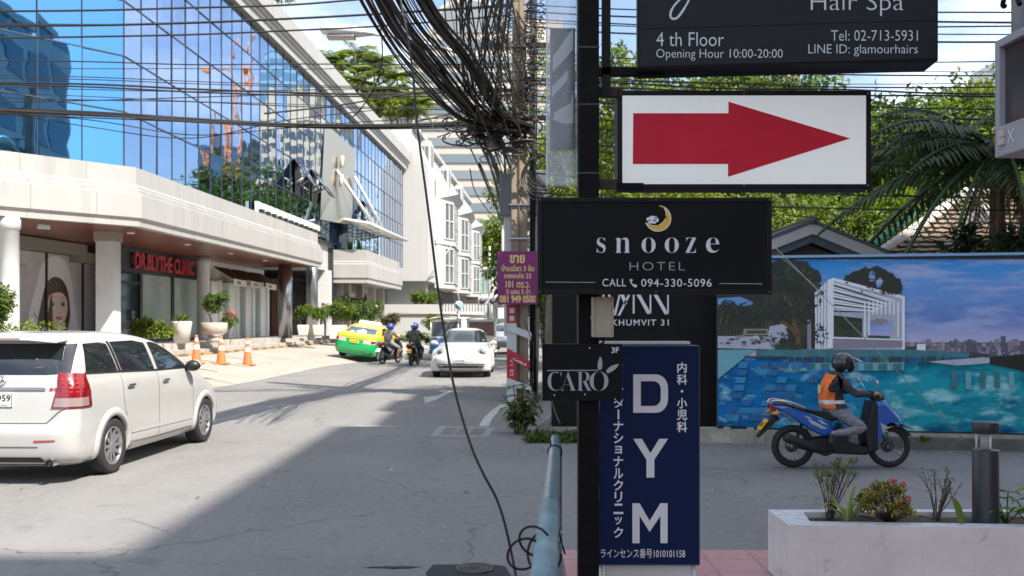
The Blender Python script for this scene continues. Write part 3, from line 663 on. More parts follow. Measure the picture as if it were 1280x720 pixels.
# blue tinted tower in the distance
tw = thing('apartment_tower', 'tall cream tower banded with pale blue glass and arched top behind cables', 'tower', (0, 185, 0))
mb = MB(); TX0, TX1 = -19.5, 3.0
mb.bb((TX0, 0, 0), (TX1, 20, 58)); mb.bb((3.0, 3, 0), (10, 20, 62)); mb.bb((TX0-7, 6, 0), (TX0, 20, 44))
mb.prism([(TX0+3+8*(1-math.cos(R(a))), 58+7.5*math.sin(R(a))) for a in range(0, 181, 12)], 0, 3, 0, Matrix.Rotation(R(90), 4, 'X') @ Matrix.Translation((0, 0, -3)))
mb.build('wall', [mat('tower_cream', (.42, .385, .335), .6)], tw)
TG = mat('tower_blue_glass', (.15, .185, .20), .15, spec=.8); TGD = mat('tower_grey_glass', (.12, .16, .18), .15, spec=.8)
for k in range(17):
    z = 4+k*3.2
    MB().bb((TX0+.4, -.25, z), (TX1-5.0, -.02, z+1.7)).build('window_band', [TG if k % 3 else TGD], tw)
    MB().bb((TX1-4.4, -.25, z), (TX1-.4, -.02, z+1.7)).build('window_band', [TG], tw)
    MB().bb((TX0-6.6, 5.75, z), (TX0-.3, 5.98, z+1.6)).build('window_band', [TGD], tw) if z < 42 else None
    MB().bb((3.3, 2.75, z), (9.6, 2.98, z+1.6)).build('window_band', [TG], tw)
for k in range(4): MB().bb((TX0+3.5+k*3.9, -.5, 4), (TX0+3.7+k*3.9, -.26, 57)).build('mullion', [mat('tower_cream', ())], tw) if False else None
MB().prism([(TX0+3+8*(1-.86*math.cos(R(a))), 58.3+6.3*math.sin(R(a))) for a in range(0, 181, 12)], 0, .2, 0, Matrix.Rotation(R(90), 4, 'X') @ Matrix.Translation((0, 0, .02))).build('arched_window', [mat('arch_grey_glass', (.20, .22, .25), .3)], tw)

# ---------------------------------------------------------------- buildings across the street, seen only as reflections or as the cause of the shade
def block(name, label, cat, a, b, h, wallm, glassm, fl=3.3, bay=3.2, gap=.9, step=None):
    t = thing(name, label, cat, (a[0], a[1], 0)); w, d = b[0]-a[0], b[1]-a[1]
    mb = MB().bb((0, 0, 0), (w, d, h)); mb.bb((-.3, -.3, h), (w+.3, d+.3, h+.6))
    if step: mb.bb((step[0], step[1], h+.6), (step[2], step[3], h+step[4]))
    mb.build('wall', [wallm], t)
    mb = MB(); nf = int(h/fl)
    for k in range(nf):
        z = 1.2+k*fl
        for s in (0, 1):
            L_ = (w, d)[s]; n = max(1, int(L_/bay))
            for i in range(n):
                u0 = i*L_/n+gap/2; u1 = (i+1)*L_/n-gap/2
                for face in (0, 1):
                    if s == 0: y = (-.06, d+.02)[face]; mb.bb((u0, y, z), (u1, y+.04, z+fl-1.2))
                    else: x = (-.06, w+.02)[face]; mb.bb((x, u0, z), (x+.04, u1, z+fl-1.2))
    mb.build('window', [glassm], t)['kind'] = 'stuff'
    return t
GREYW = mat('grey_render', (.55, .54, .53), .7, var=.2, vs=.4); BLG = mat('block_glass', (.06, .09, .11), .1, spec=.8)
ob_ = block('office_block', 'grey street corner office block shading the signs', 'building', (13, -14), (34, 9.4), 23.2, GREYW, BLG)
MB().bb((-.3, 3, 23.81), (9, 15.6, 24.7)).build('shadow_roof_box', [GREYW], ob_); MB().bb((-.3, 18.6, 23.81), (4, 21, 24.2)).build('shadow_roof_box', [GREYW], ob_); MB().bb((0, -.3, 23.81), (9, 3.7, 31)).build('shadow_roof_tower', [GREYW], ob_); MB().bb((.2, 9.6, 24.71), (3, 12.2, 25.5)).build('shadow_roof_block', [GREYW], ob_)  # unseen roof volumes, added to step the edge of the block's road shadow
block('apartment_block', 'tall grey apartment block behind the pavement corner', 'building', (7.5, -30), (12.9, -9.5), 30, mat('beige_render', (.48, .43, .37), .7, var=.2, vs=.4), BLG)
block('high_rise', 'tan stepped high rise seen mirrored in the blue glass', 'tower', (46, 232), (62, 250), 52, mat('tan_render', (.62, .52, .38), .7), BLG, step=(3, 2, 13, 14, 9))
block('glass_tower', 'teal glass tower seen mirrored behind the tan high rise', 'tower', (58, 262), (72, 280), 78, mat('teal_clad', (.35, .52, .58), .25, .6), mat('teal_glass', (.2, .36, .42), .05, .8), gap=.3)
block('glass_tower', 'dark glass tower with notched top seen mirrored in office', 'tower', (66, 226), (80, 240), 44, mat('navy_clad', (.10, .15, .20), .2, .7), mat('navy_glass', (.08, .14, .2), .05, .8), gap=.3, step=(0, 2, 4, 10, 4))
block('glass_tower', 'grey glass mid rise seen mirrored beside crane', 'tower', (84, 214), (108, 236), 33, mat('slate_clad', (.18, .24, .28), .2, .6), mat('slate_glass', (.3, .42, .46), .05, .8), gap=.3, step=(12, 2, 22, 16, 6))
ck = thing('tower_crane', 'orange lattice tower crane beside the mirrored high rises', 'crane', (64, 216, 0))
mb = MB(); OR_ = mat('crane_orange', (.75, .25, .06), .5)
for x in (-.9, .9):
    for y in (-.9, .9): mb.tube([(x, y, 0), (x, y, 62)], .22, 5)
for k in range(20): mb.tube([(-.9, -.9, 3*k), (.9, -.9, 3*k+3)], .14, 4); mb.tube([(.9, .9, 3*k), (-.9, .9, 3*k+3)], .14, 4)
mb.build('mast', [OR_], ck)
mb = MB().tube([(0, 0, 60), (-2.5, 1, 70)], .35, 5); mb.tube([(0, 0, 60), (2.2, -1, 61.5)], .5, 5); mb.build('jib', [OR_], ck)
fb = thing('hillside_house', 'white multi storey house with red roof edges far right above trees', 'building', (30, 62, 0))
mb = MB().bb((0, 0, 0), (9, 8, 16.8)); mb.bb((4, .5, 16.8), (12, 8, 20)); mb.build('wall', [mat('old_white', (.66, .65, .64), .7, var=.15, vs=.5)], fb)
for z in (10.2, 13.4, 16.6): MB().bb((-.7, -1.0, z), (9.4, -.01, z+.25)).build('balcony_slab', [mat('brick_red', (.42, .15, .10), .7)], fb)
for k in range(3):
    for z in (7.6, 10.8, 14.0, 17.2):
        if z > 17 and k == 0: continue
        MB().bb((.6+k*3, -.08 if z < 17 else .4, z), (2.8+k*3, -.02 if z < 17 else .48, z+1.8)).build('window', [WING], fb)
# ---------------------------------------------------------------- vehicles
RUB = mat('tyre_rubber', (.022, .022, .023), .75, var=.3, vs=8); ALLOY = mat('alloy', (.42, .42, .43), .32, .8); CHR = mat('chrome', (.72, .72, .74), .12, 1.0)
CARG = mat('car_glass', (.012, .016, .02), .03, 0, spec=1.0); ARCH = mat('wheel_well', (.008, .008, .008), .9); TRIM = mat('black_trim', (.015, .015, .016), .45); SEAM = mat('panel_gap', (.10, .10, .10), .7)
WPAINT = mat('white_pearl_paint', (.42, .417, .405), .28, 0, coat=.7, var=.05, vs=1.5)
REDLENS = mat('red_lens', (.17, .003, .007), .12, coat=.6, spec=.7); CLEARL = mat('clear_lens', (.26, .19, .185), .12, coat=.5); ORANGEL = mat('orange_lens', (.75, .25, .03), .15)
def gridpoly(pts, sx, sy):
    bm = bmesh.new(); vs = [bm.verts.new((x, y, 0)) for x, y in pts]; bm.faces.new(vs)
    for ax, st in ((0, sx), (1, sy)):
        lo = min(p[ax] for p in pts); hi = max(p[ax] for p in pts); n = int((hi-lo)/st)+1
        for i in range(1, n):
            c = lo+(hi-lo)*i/n; no = (1, 0, 0) if ax == 0 else (0, 1, 0)
            bmesh.ops.bisect_plane(bm, geom=bm.verts[:]+bm.edges[:]+bm.faces[:], plane_co=(c, 0, 0) if ax == 0 else (0, c, 0), plane_no=no)
    bm.verts.index_update(); r = ([tuple(v.co[:2]) for v in bm.verts], [tuple(v.index for v in f.verts) for f in bm.faces]); bm.free(); return r
class Shell:
    "a closed car body: stacked plan outlines with rounded corners"
    def __init__(s, lev, sub=5, bow=.03, sb=.02):
        L_ = [Vector(l[:3]) for l in lev]; s.lev = []; s.bow, s.sb = bow, sb
        n = len(lev)
        for i in range(n-1):
            for k in range(sub):
                t = k/sub; q = []
                for j in range(8):
                    p0, p1, p2, p3 = lev[max(i-1, 0)][j], lev[i][j], lev[i+1][j], lev[min(i+2, n-1)][j]
                    v = .5*((2*p1)+(p2-p0)*t+(2*p0-5*p1+4*p2-p3)*t*t+(3*p1-p0-3*p2+p3)*t**3)
                    q.append(min(max(v, min(p1, p2)), max(p1, p2)) if j == 0 else v)
                s.lev.append(q)
        s.lev.append(list(lev[-1]))
    def at(s, z):
        L_ = s.lev
        if z <= L_[0][0]: return L_[0]
        for a, b in zip(L_[:-1], L_[1:]):
            if a[0] <= z <= b[0]:
                t = (z-a[0])/max(1e-6, b[0]-a[0]); return [x+(y-x)*t for x, y in zip(a, b)]
        return L_[-1]
    def outl(s, l, u):
        "u in 0..6 : rear half 0-1, rear corner 1-2, side 2-4, front corner 4-5, front half 5-6"
        z, xr, xf, w, rx, ry, fx, fy = l; rx = min(rx, (xf-xr)*.45); fx = min(fx, (xf-xr)*.5); ry = min(ry, w*.95); fy = min(fy, w*.97)
        xc = (xr+xf)/2; hl = max(1e-3, (xf-xr)/2)
        if u <= 1: y = (w-ry)*u; x = xr+s.bow*(y/w)**2
        elif u <= 2: a = (u-1)*math.pi/2; y = w-ry+ry*math.sin(a); x = xr+s.bow*((w-ry)/w)**2*math.cos(a)+rx*(1-math.cos(a))
        elif u <= 4: t = (u-2)/2; x = xr+rx+(xf-fx-xr-rx)*t; y = w
        elif u <= 5: a = (u-4)*math.pi/2; y = w-fy+fy*math.cos(a); x = xf-fx+fx*math.sin(a)-s.bow*1.5*((w-fy)/w)**2*math.sin(a)
        else: y = (w-fy)*(6-u); x = xf-s.bow*1.5*(y/w)**2
        y *= 1-s.sb*((x-xc)/hl)**2
        return x, y
    def pt(s, u, z, e=0.0):
        l = s.at(z); x, y = s.outl(l, u); x2, y2 = s.outl(l, min(6, u+.02)); x1, y1 = s.outl(l, max(0, u-.02))
        t = Vector((x2-x1, y2-y1)); t = t.normalized() if t.length > 1e-6 else Vector((0, 1)); n = Vector((-t.y, t.x)) if False else Vector((t.y, -t.x))
        if n.x*(x-(l[1]+l[2])/2)*l[3]*1.2+n.y*y*(l[2]-l[1])/2 < 0: n = -n
        return Vector((x+n.x*e, y+n.y*e, z))
    def u_side(s, x, z):
        lo, hi = 1.0, 5.0; l = s.at(z)
        for _ in range(26):
            m = (lo+hi)/2
            if s.outl(l, m)[0] < x: lo = m
            else: hi = m
        return lo
    def u_rear(s, y, z):
        lo, hi = 0.0, 2.0; l = s.at(z)
        for _ in range(24):
            m = (lo+hi)/2
            if s.outl(l, m)[1] < y: lo = m
            else: hi = m
        return lo
    def u_front(s, y, z):
        lo, hi = 4.0, 6.0; l = s.at(z)
        for _ in range(24):
            m = (lo+hi)/2
            if s.outl(l, m)[1] > y: lo = m
            else: hi = m
        return lo
    def side(s, mb, pts, e, sg, mi=0, st=.07):
        vs, fs = gridpoly(pts, st, st); q = []
        for x, z in vs: p = s.pt(s.u_side(x, z), z, e); q.append((p.x, p.y*sg, p.z))
        mb.add(q, fs, mi, True)
    def end(s, mb, pts, e, mi=0, st=.07, front=False):
        vs, fs = gridpoly(pts, st, st); q = []
        for y, z in vs:
            p = s.pt((s.u_front if front else s.u_rear)(abs(y), z), z, e); q.append((p.x, math.copysign(p.y, y) if abs(y) > 1e-6 else 0, p.z))
        mb.add(q, fs, mi, True)
    def uz(s, mb, pts, e, sg, mi=0, st=.06):
        vs, fs = gridpoly(pts, st*2, st); mb.add([(lambda p: (p.x, p.y*sg, p.z))(s.pt(u, z, e)) for u, z in vs], fs, mi, True)
    def line(s, mb, pts, w, e, sg, mi=0):
        q = smooth_path([Vector((x, z, 0)) for x, z in pts], 7)
        L_, R_ = [], []
        for i in range(len(q)):
            d = (q[min(i+1, len(q)-1)]-q[max(i-1, 0)]).normalized(); n = Vector((-d.y, d.x, 0))*w/2
            for l, v in ((L_, q[i]+n), (R_, q[i]-n)): p = s.pt(s.u_side(v.x, v.y), v.y, e); l.append((p.x, p.y*sg, p.z))
        mb.loft([L_, R_], mi, True, False, False)
    def body(s, name, mats, par, wheels, wr, zsplit=None, inner=.5):
        us = [i/5 for i in range(5)]+[1+i/8 for i in range(8)]+[2+i/14*2 for i in range(14)]+[4+i/8 for i in range(8)]+[5+i/5 for i in range(6)]
        mb = MB(); rings = []
        for l in s.lev:
            h = [s.outl(l, u) for u in us]; rings.append([(x, y, l[0]) for x, y in h]+[(x, -y, l[0]) for x, y in h[-2:0:-1]])
        mb.loft(rings, 0, True)
        if zsplit:
            k = 0; n = len(rings[0])
            for i, f in enumerate(mb.f):
                if len(f) == 4: mb.m[i] = 2 if sum(mb.v[j][2] for j in f)/4 > zsplit else 0
            mb.m[-1] = 2
        me = mb.mesh('b', mats); bm = bmesh.new(); bm.from_mesh(me); bmesh.ops.recalc_face_normals(bm, faces=bm.faces); bm.to_mesh(me); bm.free()
        ob = bpy.data.objects.new('b', me); cuts = []
        for wx, wz in wheels:
            for sg in (-1, 1):
                c = MB(); c.lathe([(wr, inner), (wr, 1.3)], 40, 1, Matrix.Translation((wx, 0, wz)) @ Matrix.Rotation(R(-90*sg), 4, 'X'), smooth=True)
                cm = c.mesh('c', mats); bm = bmesh.new(); bm.from_mesh(cm); bmesh.ops.recalc_face_normals(bm, faces=bm.faces); bm.to_mesh(cm); bm.free()
                co = bpy.data.objects.new('c', cm); TMP.collection.objects.link(co); cuts.append(co)
                m = ob.modifiers.new('x', 'BOOLEAN'); m.operation = 'DIFFERENCE'; m.object = co; m.solver = 'EXACT'
        me2 = evaluated_mesh(ob)
        for c in cuts: TMP.collection.objects.unlink(c)
        return link(name, me2, par)
def wheel(par, x, y, z, r, w, sg, rimr=.68, spokes=10, rimm=None, split=True):
    rimm = rimm or ALLOY
    T = Matrix.Translation((x, y, z)) @ Matrix.Rotation(R(-90*sg), 4, 'X')      # local z points outwards
    mb = MB(); h = w/2; ri = r*rimr
    mb.lathe([(ri, -h*.9), (r*.93, -h), (r, -h*.6), (r, h*.6), (r*.95, h*.95), (r*.86, h*1.03), (ri, h*.9)], 40, 0, T, cap=False)
    for k in (-.45, 0, .45): mb.lathe([(r+.001, h*k-.006), (r+.003, h*k), (r+.001, h*k+.006)], 40, 0, T, cap=False)
    t = mb.build('tyre', [RUB], par)
    mb = MB(); mb.lathe([(ri, -h*.8), (ri, h*.92), (ri*.93, h*.95), (ri*.9, h*.6), (ri*.88, -h*.5), (0, -h*.5)], 40, 0, T, cap=False)
    mb.lathe([(ri*.6, -h*.35), (0, -h*.3)], 24, 1, T, cap=False)
    for k in range(spokes):
        a = 2*math.pi*k/spokes; M_ = T @ Matrix.Rotation(a, 4, 'Z')
        mb.loft([[(ri*.12, -.022, h*.72), (ri*.12, .022, h*.72), (ri*.12, .022, h*.4), (ri*.12, -.022, h*.4)], [(ri*.93, -.014, h*.86), (ri*.93, .014, h*.86), (ri*.93, .014, h*.5), (ri*.93, -.014, h*.5)]], 0, False, True, True, M_)
    mb.lathe([(0, h*.8), (ri*.1, h*.8), (ri*.2, h*.7), (ri*.2, h*.3)], 20, 0, T, cap=False)
    mb.build('rim', [rimm, TRIM], t)
    return t
def ringpatch(sh, mb, cx, cz, r0, r1, a0, a1, e0, e1, sg, mi=0, n=26):
    rows = []
    for k, (r, e) in enumerate(((r0, -.03), (r0, e0), ((r0+r1)/2, e0), (r1, e1), (r1+.006, -.004))):
        row = []
        for i in range(n+1):
            a = R(a0+(a1-a0)*i/n); x, z = cx+r*math.cos(a), cz+r*math.sin(a); z = max(z, .19); p = sh.pt(sh.u_side(x, z), z, e); row.append((p.x, p.y*sg, p.z))
        rows.append(row)
    mb.loft(rows, mi, True, False, False)
def mirror_pair(fn):
    for sg in (-1, 1): fn(sg)
# ---- white people carrier, rear view (local x forward, origin at rear bumper on the ground)
def white_mpv():
    X0, D0, hd = -5.36, 9.72, .047
    t = thing('people_carrier', 'white people carrier seen from behind at the left edge of road', 'car', (X0, D0, 0), math.atan2(1, hd))
    lev = [(.19, .16, 4.36, .76, .25, .3, .5, .4), (.24, .06, 4.46, .82, .22, .28, .5, .42), (.34, .015, 4.52, .85, .2, .26, .5, .42), (.50, .0, 4.55, .858, .2, .24, .52, .42), (.58, .01, 4.54, .86, .2, .24, .55, .42), (.64, .05, 4.52, .86, .17, .22, .6, .44), (.80, .07, 4.40, .862, .16, .2, .7, .5), (.93, .09, 4.05, .856, .16, .2, .7, .5), (1.00, .105, 3.72, .848, .17, .2, .6, .5), (1.05, .12, 3.52, .835, .18, .2, .45, .5), (1.10, .135, 3.42, .815, .19, .2, .4, .42), (1.26, .22, 3.08, .77, .2, .22, .38, .36), (1.42, .32, 2.68, .715, .2, .24, .38, .32), (1.50, .33, 2.38, .67, .22, .26, .5, .34), (1.545, .28, 2.05, .62, .24, .3, .5, .3), (1.575, .34, 1.8, .54, .3, .3, .5, .3), (1.592, .75, 1.5, .34, .3, .2, .3, .2), (1.595, 1.0, 1.3, .12, .1, .08, .1, .08)]
    sh = Shell(lev); WX = ((.92, .31), (3.67, .31))
    body = sh.body('body', [WPAINT, ARCH], t, WX, .345, inner=.52)
    for sg in (-1, 1):
        for wx, wz in WX: wheel(t, wx, sg*.755, wz, .315, .2, sg).name = 'wheel'
        mb = MB()
        for wx, wz in WX: ringpatch(sh, mb, wx, wz, .342, .425, -14, 194, .022, .006, sg)
        sh.side(mb, [(1.36, .2), (3.25, .2), (3.25, .27), (1.36, .27)], .016, sg); mb.build('wheel_arch_trim', [WPAINT], t)
        mb = MB()                                                                     # side glass
        sh.side(mb, [(.40, 1.165), (1.10, 1.145), (1.02, 1.45), (.86, 1.47), (.52, 1.46)], .005, sg); mb.build('rear_quarter_window', [CARG], t)
        mb = MB(); sh.side(mb, [(1.20, 1.14), (2.06, 1.115), (1.98, 1.44), (1.70, 1.475), (1.12, 1.47)], .005, sg); mb.build('rear_door_window', [CARG], t)
        mb = MB(); sh.side(mb, [(2.16, 1.10), (3.14, 1.10), (2.86, 1.22), (2.56, 1.345), (2.34, 1.42), (2.20, 1.445), (2.08, 1.45)], .011, sg, 0, .025); mb.build('front_door_window', [CARG], t)
        mb = MB(); sh.side(mb, [(1.125, 1.13), (1.185, 1.13), (1.10, 1.48), (1.045, 1.48)], .0045, sg); sh.line(mb, [(.38, 1.15), (1.2, 1.128), (2.1, 1.10), (3.2, 1.085)], .022, .005, sg); mb.build('window_trim', [TRIM], t)
        mb = MB()
        sh.line(mb, [(1.14, 1.09), (1.15, .85), (1.22, .62), (1.3, .5)], .007, .003, sg); sh.line(mb, [(1.36, .3), (2.0, .285), (3.2, .285)], .007, .003, sg); sh.line(mb, [(2.10, 1.09), (2.11, .7), (2.13, .3)], .008, .003, sg); sh.line(mb, [(3.14, 1.09), (3.20, .8), (3.21, .6), (3.24, .4)], .007, .003, sg)
        mb.build('panel_gap', [SEAM], t)
        mb = MB(); sh.line(mb, [(1.33, .43), (2.1, .42), (3.2, .41)], .05, .008, sg); mb.build('side_moulding', [WPAINT], t)
        mb = MB()
        for hx in (1.33, 2.30):
            p = sh.pt(sh.u_side(hx, .965), .965, .0); mb.box((hx, (p.y+.022)*sg, .965), (.17, .02, .03)); mb.box((hx-.06, (p.y+.008)*sg, .965), (.03, .03, .03)); mb.box((hx+.06, (p.y+.008)*sg, .965), (.03, .03, .03))
        mb.build('door_handle', [CHR], t, bevel=.006)
        mb = MB(); mb.ball((3.02, sg*.93, 1.11), (.075, .10, .075)); mb.tube([(3.05, sg*.80, 1.06), (3.03, sg*.90, 1.08)], .025, 8); o = mb.build('wing_mirror', [TRIM], t)
        mb = MB(); mb.ball((3.055, sg*.94, 1.12), (.06, .09, .068)); mb.build('mirror_cap', [WPAINT], o)
        mb = MB(); sh.uz(mb, [(.90, .80), (2.10, .80), (2.09, .96), (2.02, 1.15), (1.10, 1.17), (.98, 1.0)], .012, sg, 0, .03); tl = mb.build('tail_light', [REDLENS], t)
        mb = MB(); sh.uz(mb, [(.94, .815), (2.06, .815), (2.05, .905), (.97, .905)], .015, sg, 0, .03); mb.build('clear_lens', [CLEARL], tl)
        mb = MB()
        for r_ in range(4):
            for c_ in range(4): u = 1.15+c_*.22; sh.uz(mb, [(u, .96+r_*.045), (u+.11, .96+r_*.045), (u+.11, .975+r_*.045), (u, .975+r_*.045)], .015, sg, 0, .03)
        mb.build('led_dots', [mat('led_red', (.34, .02, .015), .3)], tl)
        mb = MB(); sh.end(mb, [(sg*.44, .455), (sg*.66, .465), (sg*.66, .48), (sg*.44, .475)], .006); mb.build('reflector', [mat('reflector_red', (.40, .04, .03), .3)], t)
        mb = MB(); mb.tube([(.02, sg*.60, .235), (.25, sg*.60, .235)], .042, 16, 0, cap=False); mb.tube([(.03, sg*.60, .235), (.25, sg*.60, .235)], .036, 16, 1); mb.build('exhaust', [CHR, TRIM], t) if sg < 0 else None
    mb = MB(); sh.end(mb, [(-.72, 1.16), (-.5, 1.145), (.5, 1.145), (.72, 1.16), (.665, 1.465), (-.665, 1.465)], .006); mb.build('rear_window', [CARG], t)
    mb = MB(); mb.tube([(.185, -.05, 1.19), (.205, -.45, 1.22)], .008, 6); mb.build('wiper', [TRIM], t)
    mb = MB()                                          # roof spoiler with brake light
    ring = lambda x, z, w, h: [(x, -w, z), (x, w, z), (x+.02, w, z+h), (x+.02, -w, z+h)]
    mb.loft([[(.16, -.60, 1.475), (.14, -.3, 1.50), (.14, .3, 1.50), (.16, .60, 1.475), (.55, .60, 1.50), (.6, 0, 1.55), (.55, -.60, 1.50)], [(.18, -.60, 1.50), (.155, -.3, 1.535), (.155, .3, 1.535), (.18, .60, 1.50), (.60, .58, 1.555), (.6, 0, 1.595), (.60, -.58, 1.555)]], 0, True)
    spo = mb.build('roof_spoiler', [WPAINT], t, bevel=.008)
    mb = MB().bb((.128, -.22, 1.505), (.142, .22, 1.528)); mb.build('brake_light', [mat('brake_light_grey', (.28, .2, .2), .3)], spo)
    mb = MB(); mb.tube([(.9, -.05, 1.59), (.86, -.05, 1.65), (.70, -.05, 1.80)], .006, 6); mb.ball((.9, -.05, 1.6), (.05, .03, .03)); mb.build('aerial', [TRIM], t)
    mb = MB(); sh.end(mb, [(-.52, .985), (.52, .985), (.50, 1.015), (-.50, 1.015)], .014); mb.build('chrome_strip', [mat('dull_chrome', (.35, .34, .33), .25, .9)], t)
    mb = MB()
    def ovr(cy, cz, ry, rz, w):
        q = []
        for i in range(24):
            a = 2*math.pi*i/24; p = sh.pt(sh.u_rear(abs(cy+ry*math.cos(a)), cz+rz*math.sin(a)), cz+rz*math.sin(a), .014); q.append((p.x, cy+ry*math.cos(a), p.z))
        mb.tube(q, w, 6, closed=True)
    ovr(0, 1.08, .075, .050, .008); ovr(0, 1.08, .028, .047, .006); ovr(0, 1.10, .055, .020, .006); mb.build('emblem', [CHR], t)
    mb = MB(); mb.bb((.062, -.185, .81), (.10, .185, .96)); pl_ = mb.build('number_plate', [mat('plate_white', (.66, .66, .65), .4)], t, bevel=.006)
    mb = MB(); put_text(mb, 'ฎจ 3959', lambda u, v: (.060, .165-.33*u, .855+.085*v), 0, .02); put_text(mb, 'กรุงเทพมหานคร', lambda u, v: (.060, .13-.26*u, .818+.025*v), 0)
    for q in ((-.18, -.174, .816, .954), (.174, .18, .816, .954)): mb.bb((.0595, q[0], q[2]), (.061, q[1], q[3]))
    for q in ((.814, .818), (.952, .956)): mb.bb((.0595, -.18, q[0]), (.061, .18, q[1]))
    mb.build('plate_number', [TRIM], pl_, recalc=False)
    mb = MB(); sh.end(mb, [(-.55, .645), (-.67, .76), (-.74, .80), (-.73, .807), (-.66, .769), (-.54, .653), (.54, .653), (.66, .769), (.73, .807), (.74, .80), (.67, .76), (.55, .645)], .004, 0, .06); mb.build('tailgate_gap', [SEAM], t)
    mb = MB(); sh.end(mb, [(-.56, .21), (.56, .21), (.50, .30), (-.50, .30)], .008); mb.build('bumper_insert', [TRIM], t)
    mb = MB(); sh.end(mb, [(-.48, .40), (.48, .40), (.48, .412), (-.48, .412)], .004); mb.build('bumper_line', [SEAM], t)
    mb = MB()
    for k in range(3): y0 = -.55-k*.05; sh.end(mb, [(y0, .985), (y0-.038, .985), (y0-.046, 1.01), (y0-.008, 1.01)], .010)
    mb.build('badge', [mat('badge_red', (.32, .02, .03), .4)], t)
    return t
white_mpv()
# ---- white rounded car, front view
def beetle():
    D0 = 28.3; t = thing('rounded_car', 'white rounded hatchback with round headlights driving towards the camera', 'car', (-1.50, D0+4.28, 0), R(-90.8))
    WP = mat('white_solid_paint', (.48, .477, .465), .25, coat=.8)
    lev = [(.18, .35, 3.95, .74, .4, .4, .5, .45), (.26, .15, 4.14, .82, .4, .4, .5, .5), (.38, .04, 4.25, .86, .4, .4, .5, .52), (.52, .0, 4.28, .87, .45, .42, .55, .52), (.62, .02, 4.24, .86, .5, .42, .6, .55), (.74, .07, 4.08, .84, .55, .45, .75, .6), (.86, .16, 3.80, .82, .6, .45, .9, .62), (.95, .28, 3.42, .80, .65, .45, 1.0, .64), (1.0, .36, 3.12, .78, .65, .45, .9, .6), (1.06, .46, 2.86, .75, .65, .45, .7, .5), (1.2, .66, 2.56, .70, .6, .4, .6, .45), (1.33, .92, 2.28, .63, .6, .4, .6, .42), (1.42, 1.18, 2.05, .55, .5, .36, .5, .4), (1.475, 1.45, 1.8, .38, .3, .25, .3, .25), (1.49, 1.55, 1.7, .15, .1, .1, .1, .1)]
    sh = Shell(lev); WX = ((.88, .33), (3.42, .33)); sh.body('body', [WP, ARCH], t, WX, .36, inner=.5)
    for sg in (-1, 1):
        for wx, wz in WX:
            wheel(t, wx, sg*.78, wz, .335, .21, sg, spokes=5)
            mb = MB(); n = 18; rings = []
            for i in range(n+1):                        # swelling mudguard
                a = R(-20+220*i/n); c, s_ = math.cos(a), math.sin(a)
                rings.append([(wx+.36*c, sg*.895, max(.2, wz+.36*s_)), (wx+.44*c, sg*.91, max(.2, wz+.44*s_)), (wx+.54*c, sg*.86, max(.2, wz+.52*s_)), (wx+.62*c, sg*.72, max(.2, wz+.58*s_)), (wx+.6*c, sg*.6, max(.2, wz+.54*s_)), (wx+.37*c, sg*.6, max(.2, wz+.36*s_))])
            mb.loft(rings, 0, True); mb.build('mudguard', [WP], t)
        p = sh.pt(sh.u_front(.60, .75), .75, 0); T = Matrix.Translation((p.x-.03, sg*.62, .745)) @ Matrix.Rotation(R(10*sg), 4, 'Z') @ Matrix.Rotation(R(72), 4, 'Y')
        mb = MB().lathe([(.165, -.06), (.165, .03), (.15, .045), (.135, .03)], 28, 0, T, cap=False); hl = mb.build('headlight', [WP], t)
        MB().lathe([(.137, .02), (.10, .05), (0, .065)], 28, 0, T, cap=False).build('lens', [mat('headlamp_lens', (.30, .32, .34), .06, .4, coat=.8)], hl)
        MB().lathe([(.07, .058), (.055, .072), (0, .074)], 20, 0, T, cap=False).build('projector', [mat('projector_dark', (.04, .045, .05), .1)], hl)
        mb = MB(); sh.end(mb, [(sg*.54, .335), (sg*.72, .36), (sg*.72, .41), (sg*.54, .39)], .008, 0, .07, True); mb.build('fog_light', [CLEARL], t)
        mb = MB().ball((2.62, sg*.94, 1.03), (.08, .12, .075)); mb.tube([(2.66, sg*.80, .99), (2.64, sg*.88, 1.0)], .03, 8); mb.build('wing_mirror', [WP], t)
        mb = MB(); sh.side(mb, [(1.0, 1.04), (2.62, 1.04), (2.3, 1.2), (1.9, 1.36), (1.4, 1.38), (1.1, 1.22)], .006, sg); mb.build('side_window', [CARG], t)
    mb = MB(); sh.end(mb, [(-.735, 1.045), (.735, 1.045), (.63, 1.30), (.50, 1.42), (-.50, 1.42), (-.63, 1.30)], .008, 0, .06, True); mb.build('windscreen', [CARG], t)
    mb = MB(); sh.end(mb, [(-.66, .30), (.66, .30), (.70, .36), (.70, .42), (-.70, .42), (-.70, .36)], .005, 0, .06, True); mb.build('grille', [TRIM], t)
    mb = MB(); sh.end(mb, [(-.62, .375), (.62, .375), (.62, .39), (-.62, .39)], .010, 0, .06, True); sh.end(mb, [(-.72, .425), (.72, .425), (.72, .436), (-.72, .436)], .009, 0, .06, True); mb.build('chrome_strip', [CHR], t)
    mb = MB(); sh.end(mb, [(-.38, .56), (.38, .56), (.38, .568), (-.38, .568)], .004, 0, .06, True); mb.build('bonnet_gap', [SEAM], t)
    mb = MB().bb((4.27, -.17, .47), (4.30, .17, .57)); pl_ = mb.build('number_plate', [mat('plate_grey', (.5, .5, .5), .4)], t)
    mb = MB(); put_text(mb, '4กฬ 842', lambda u, v: (4.302, -.14+.28*u, .49+.06*v), 0, .01); mb.build('plate_number', [TRIM], pl_, recalc=False)
    mb = MB(); p = sh.pt(6, .80, .01); M_ = Matrix.Translation(p) @ Matrix.Rotation(R(55), 4, 'Y')
    mb.tube([M_ @ Vector((.065*math.cos(R(a)), .065*math.sin(R(a)), 0)) for a in range(0, 360, 15)], .006, 6, closed=True)
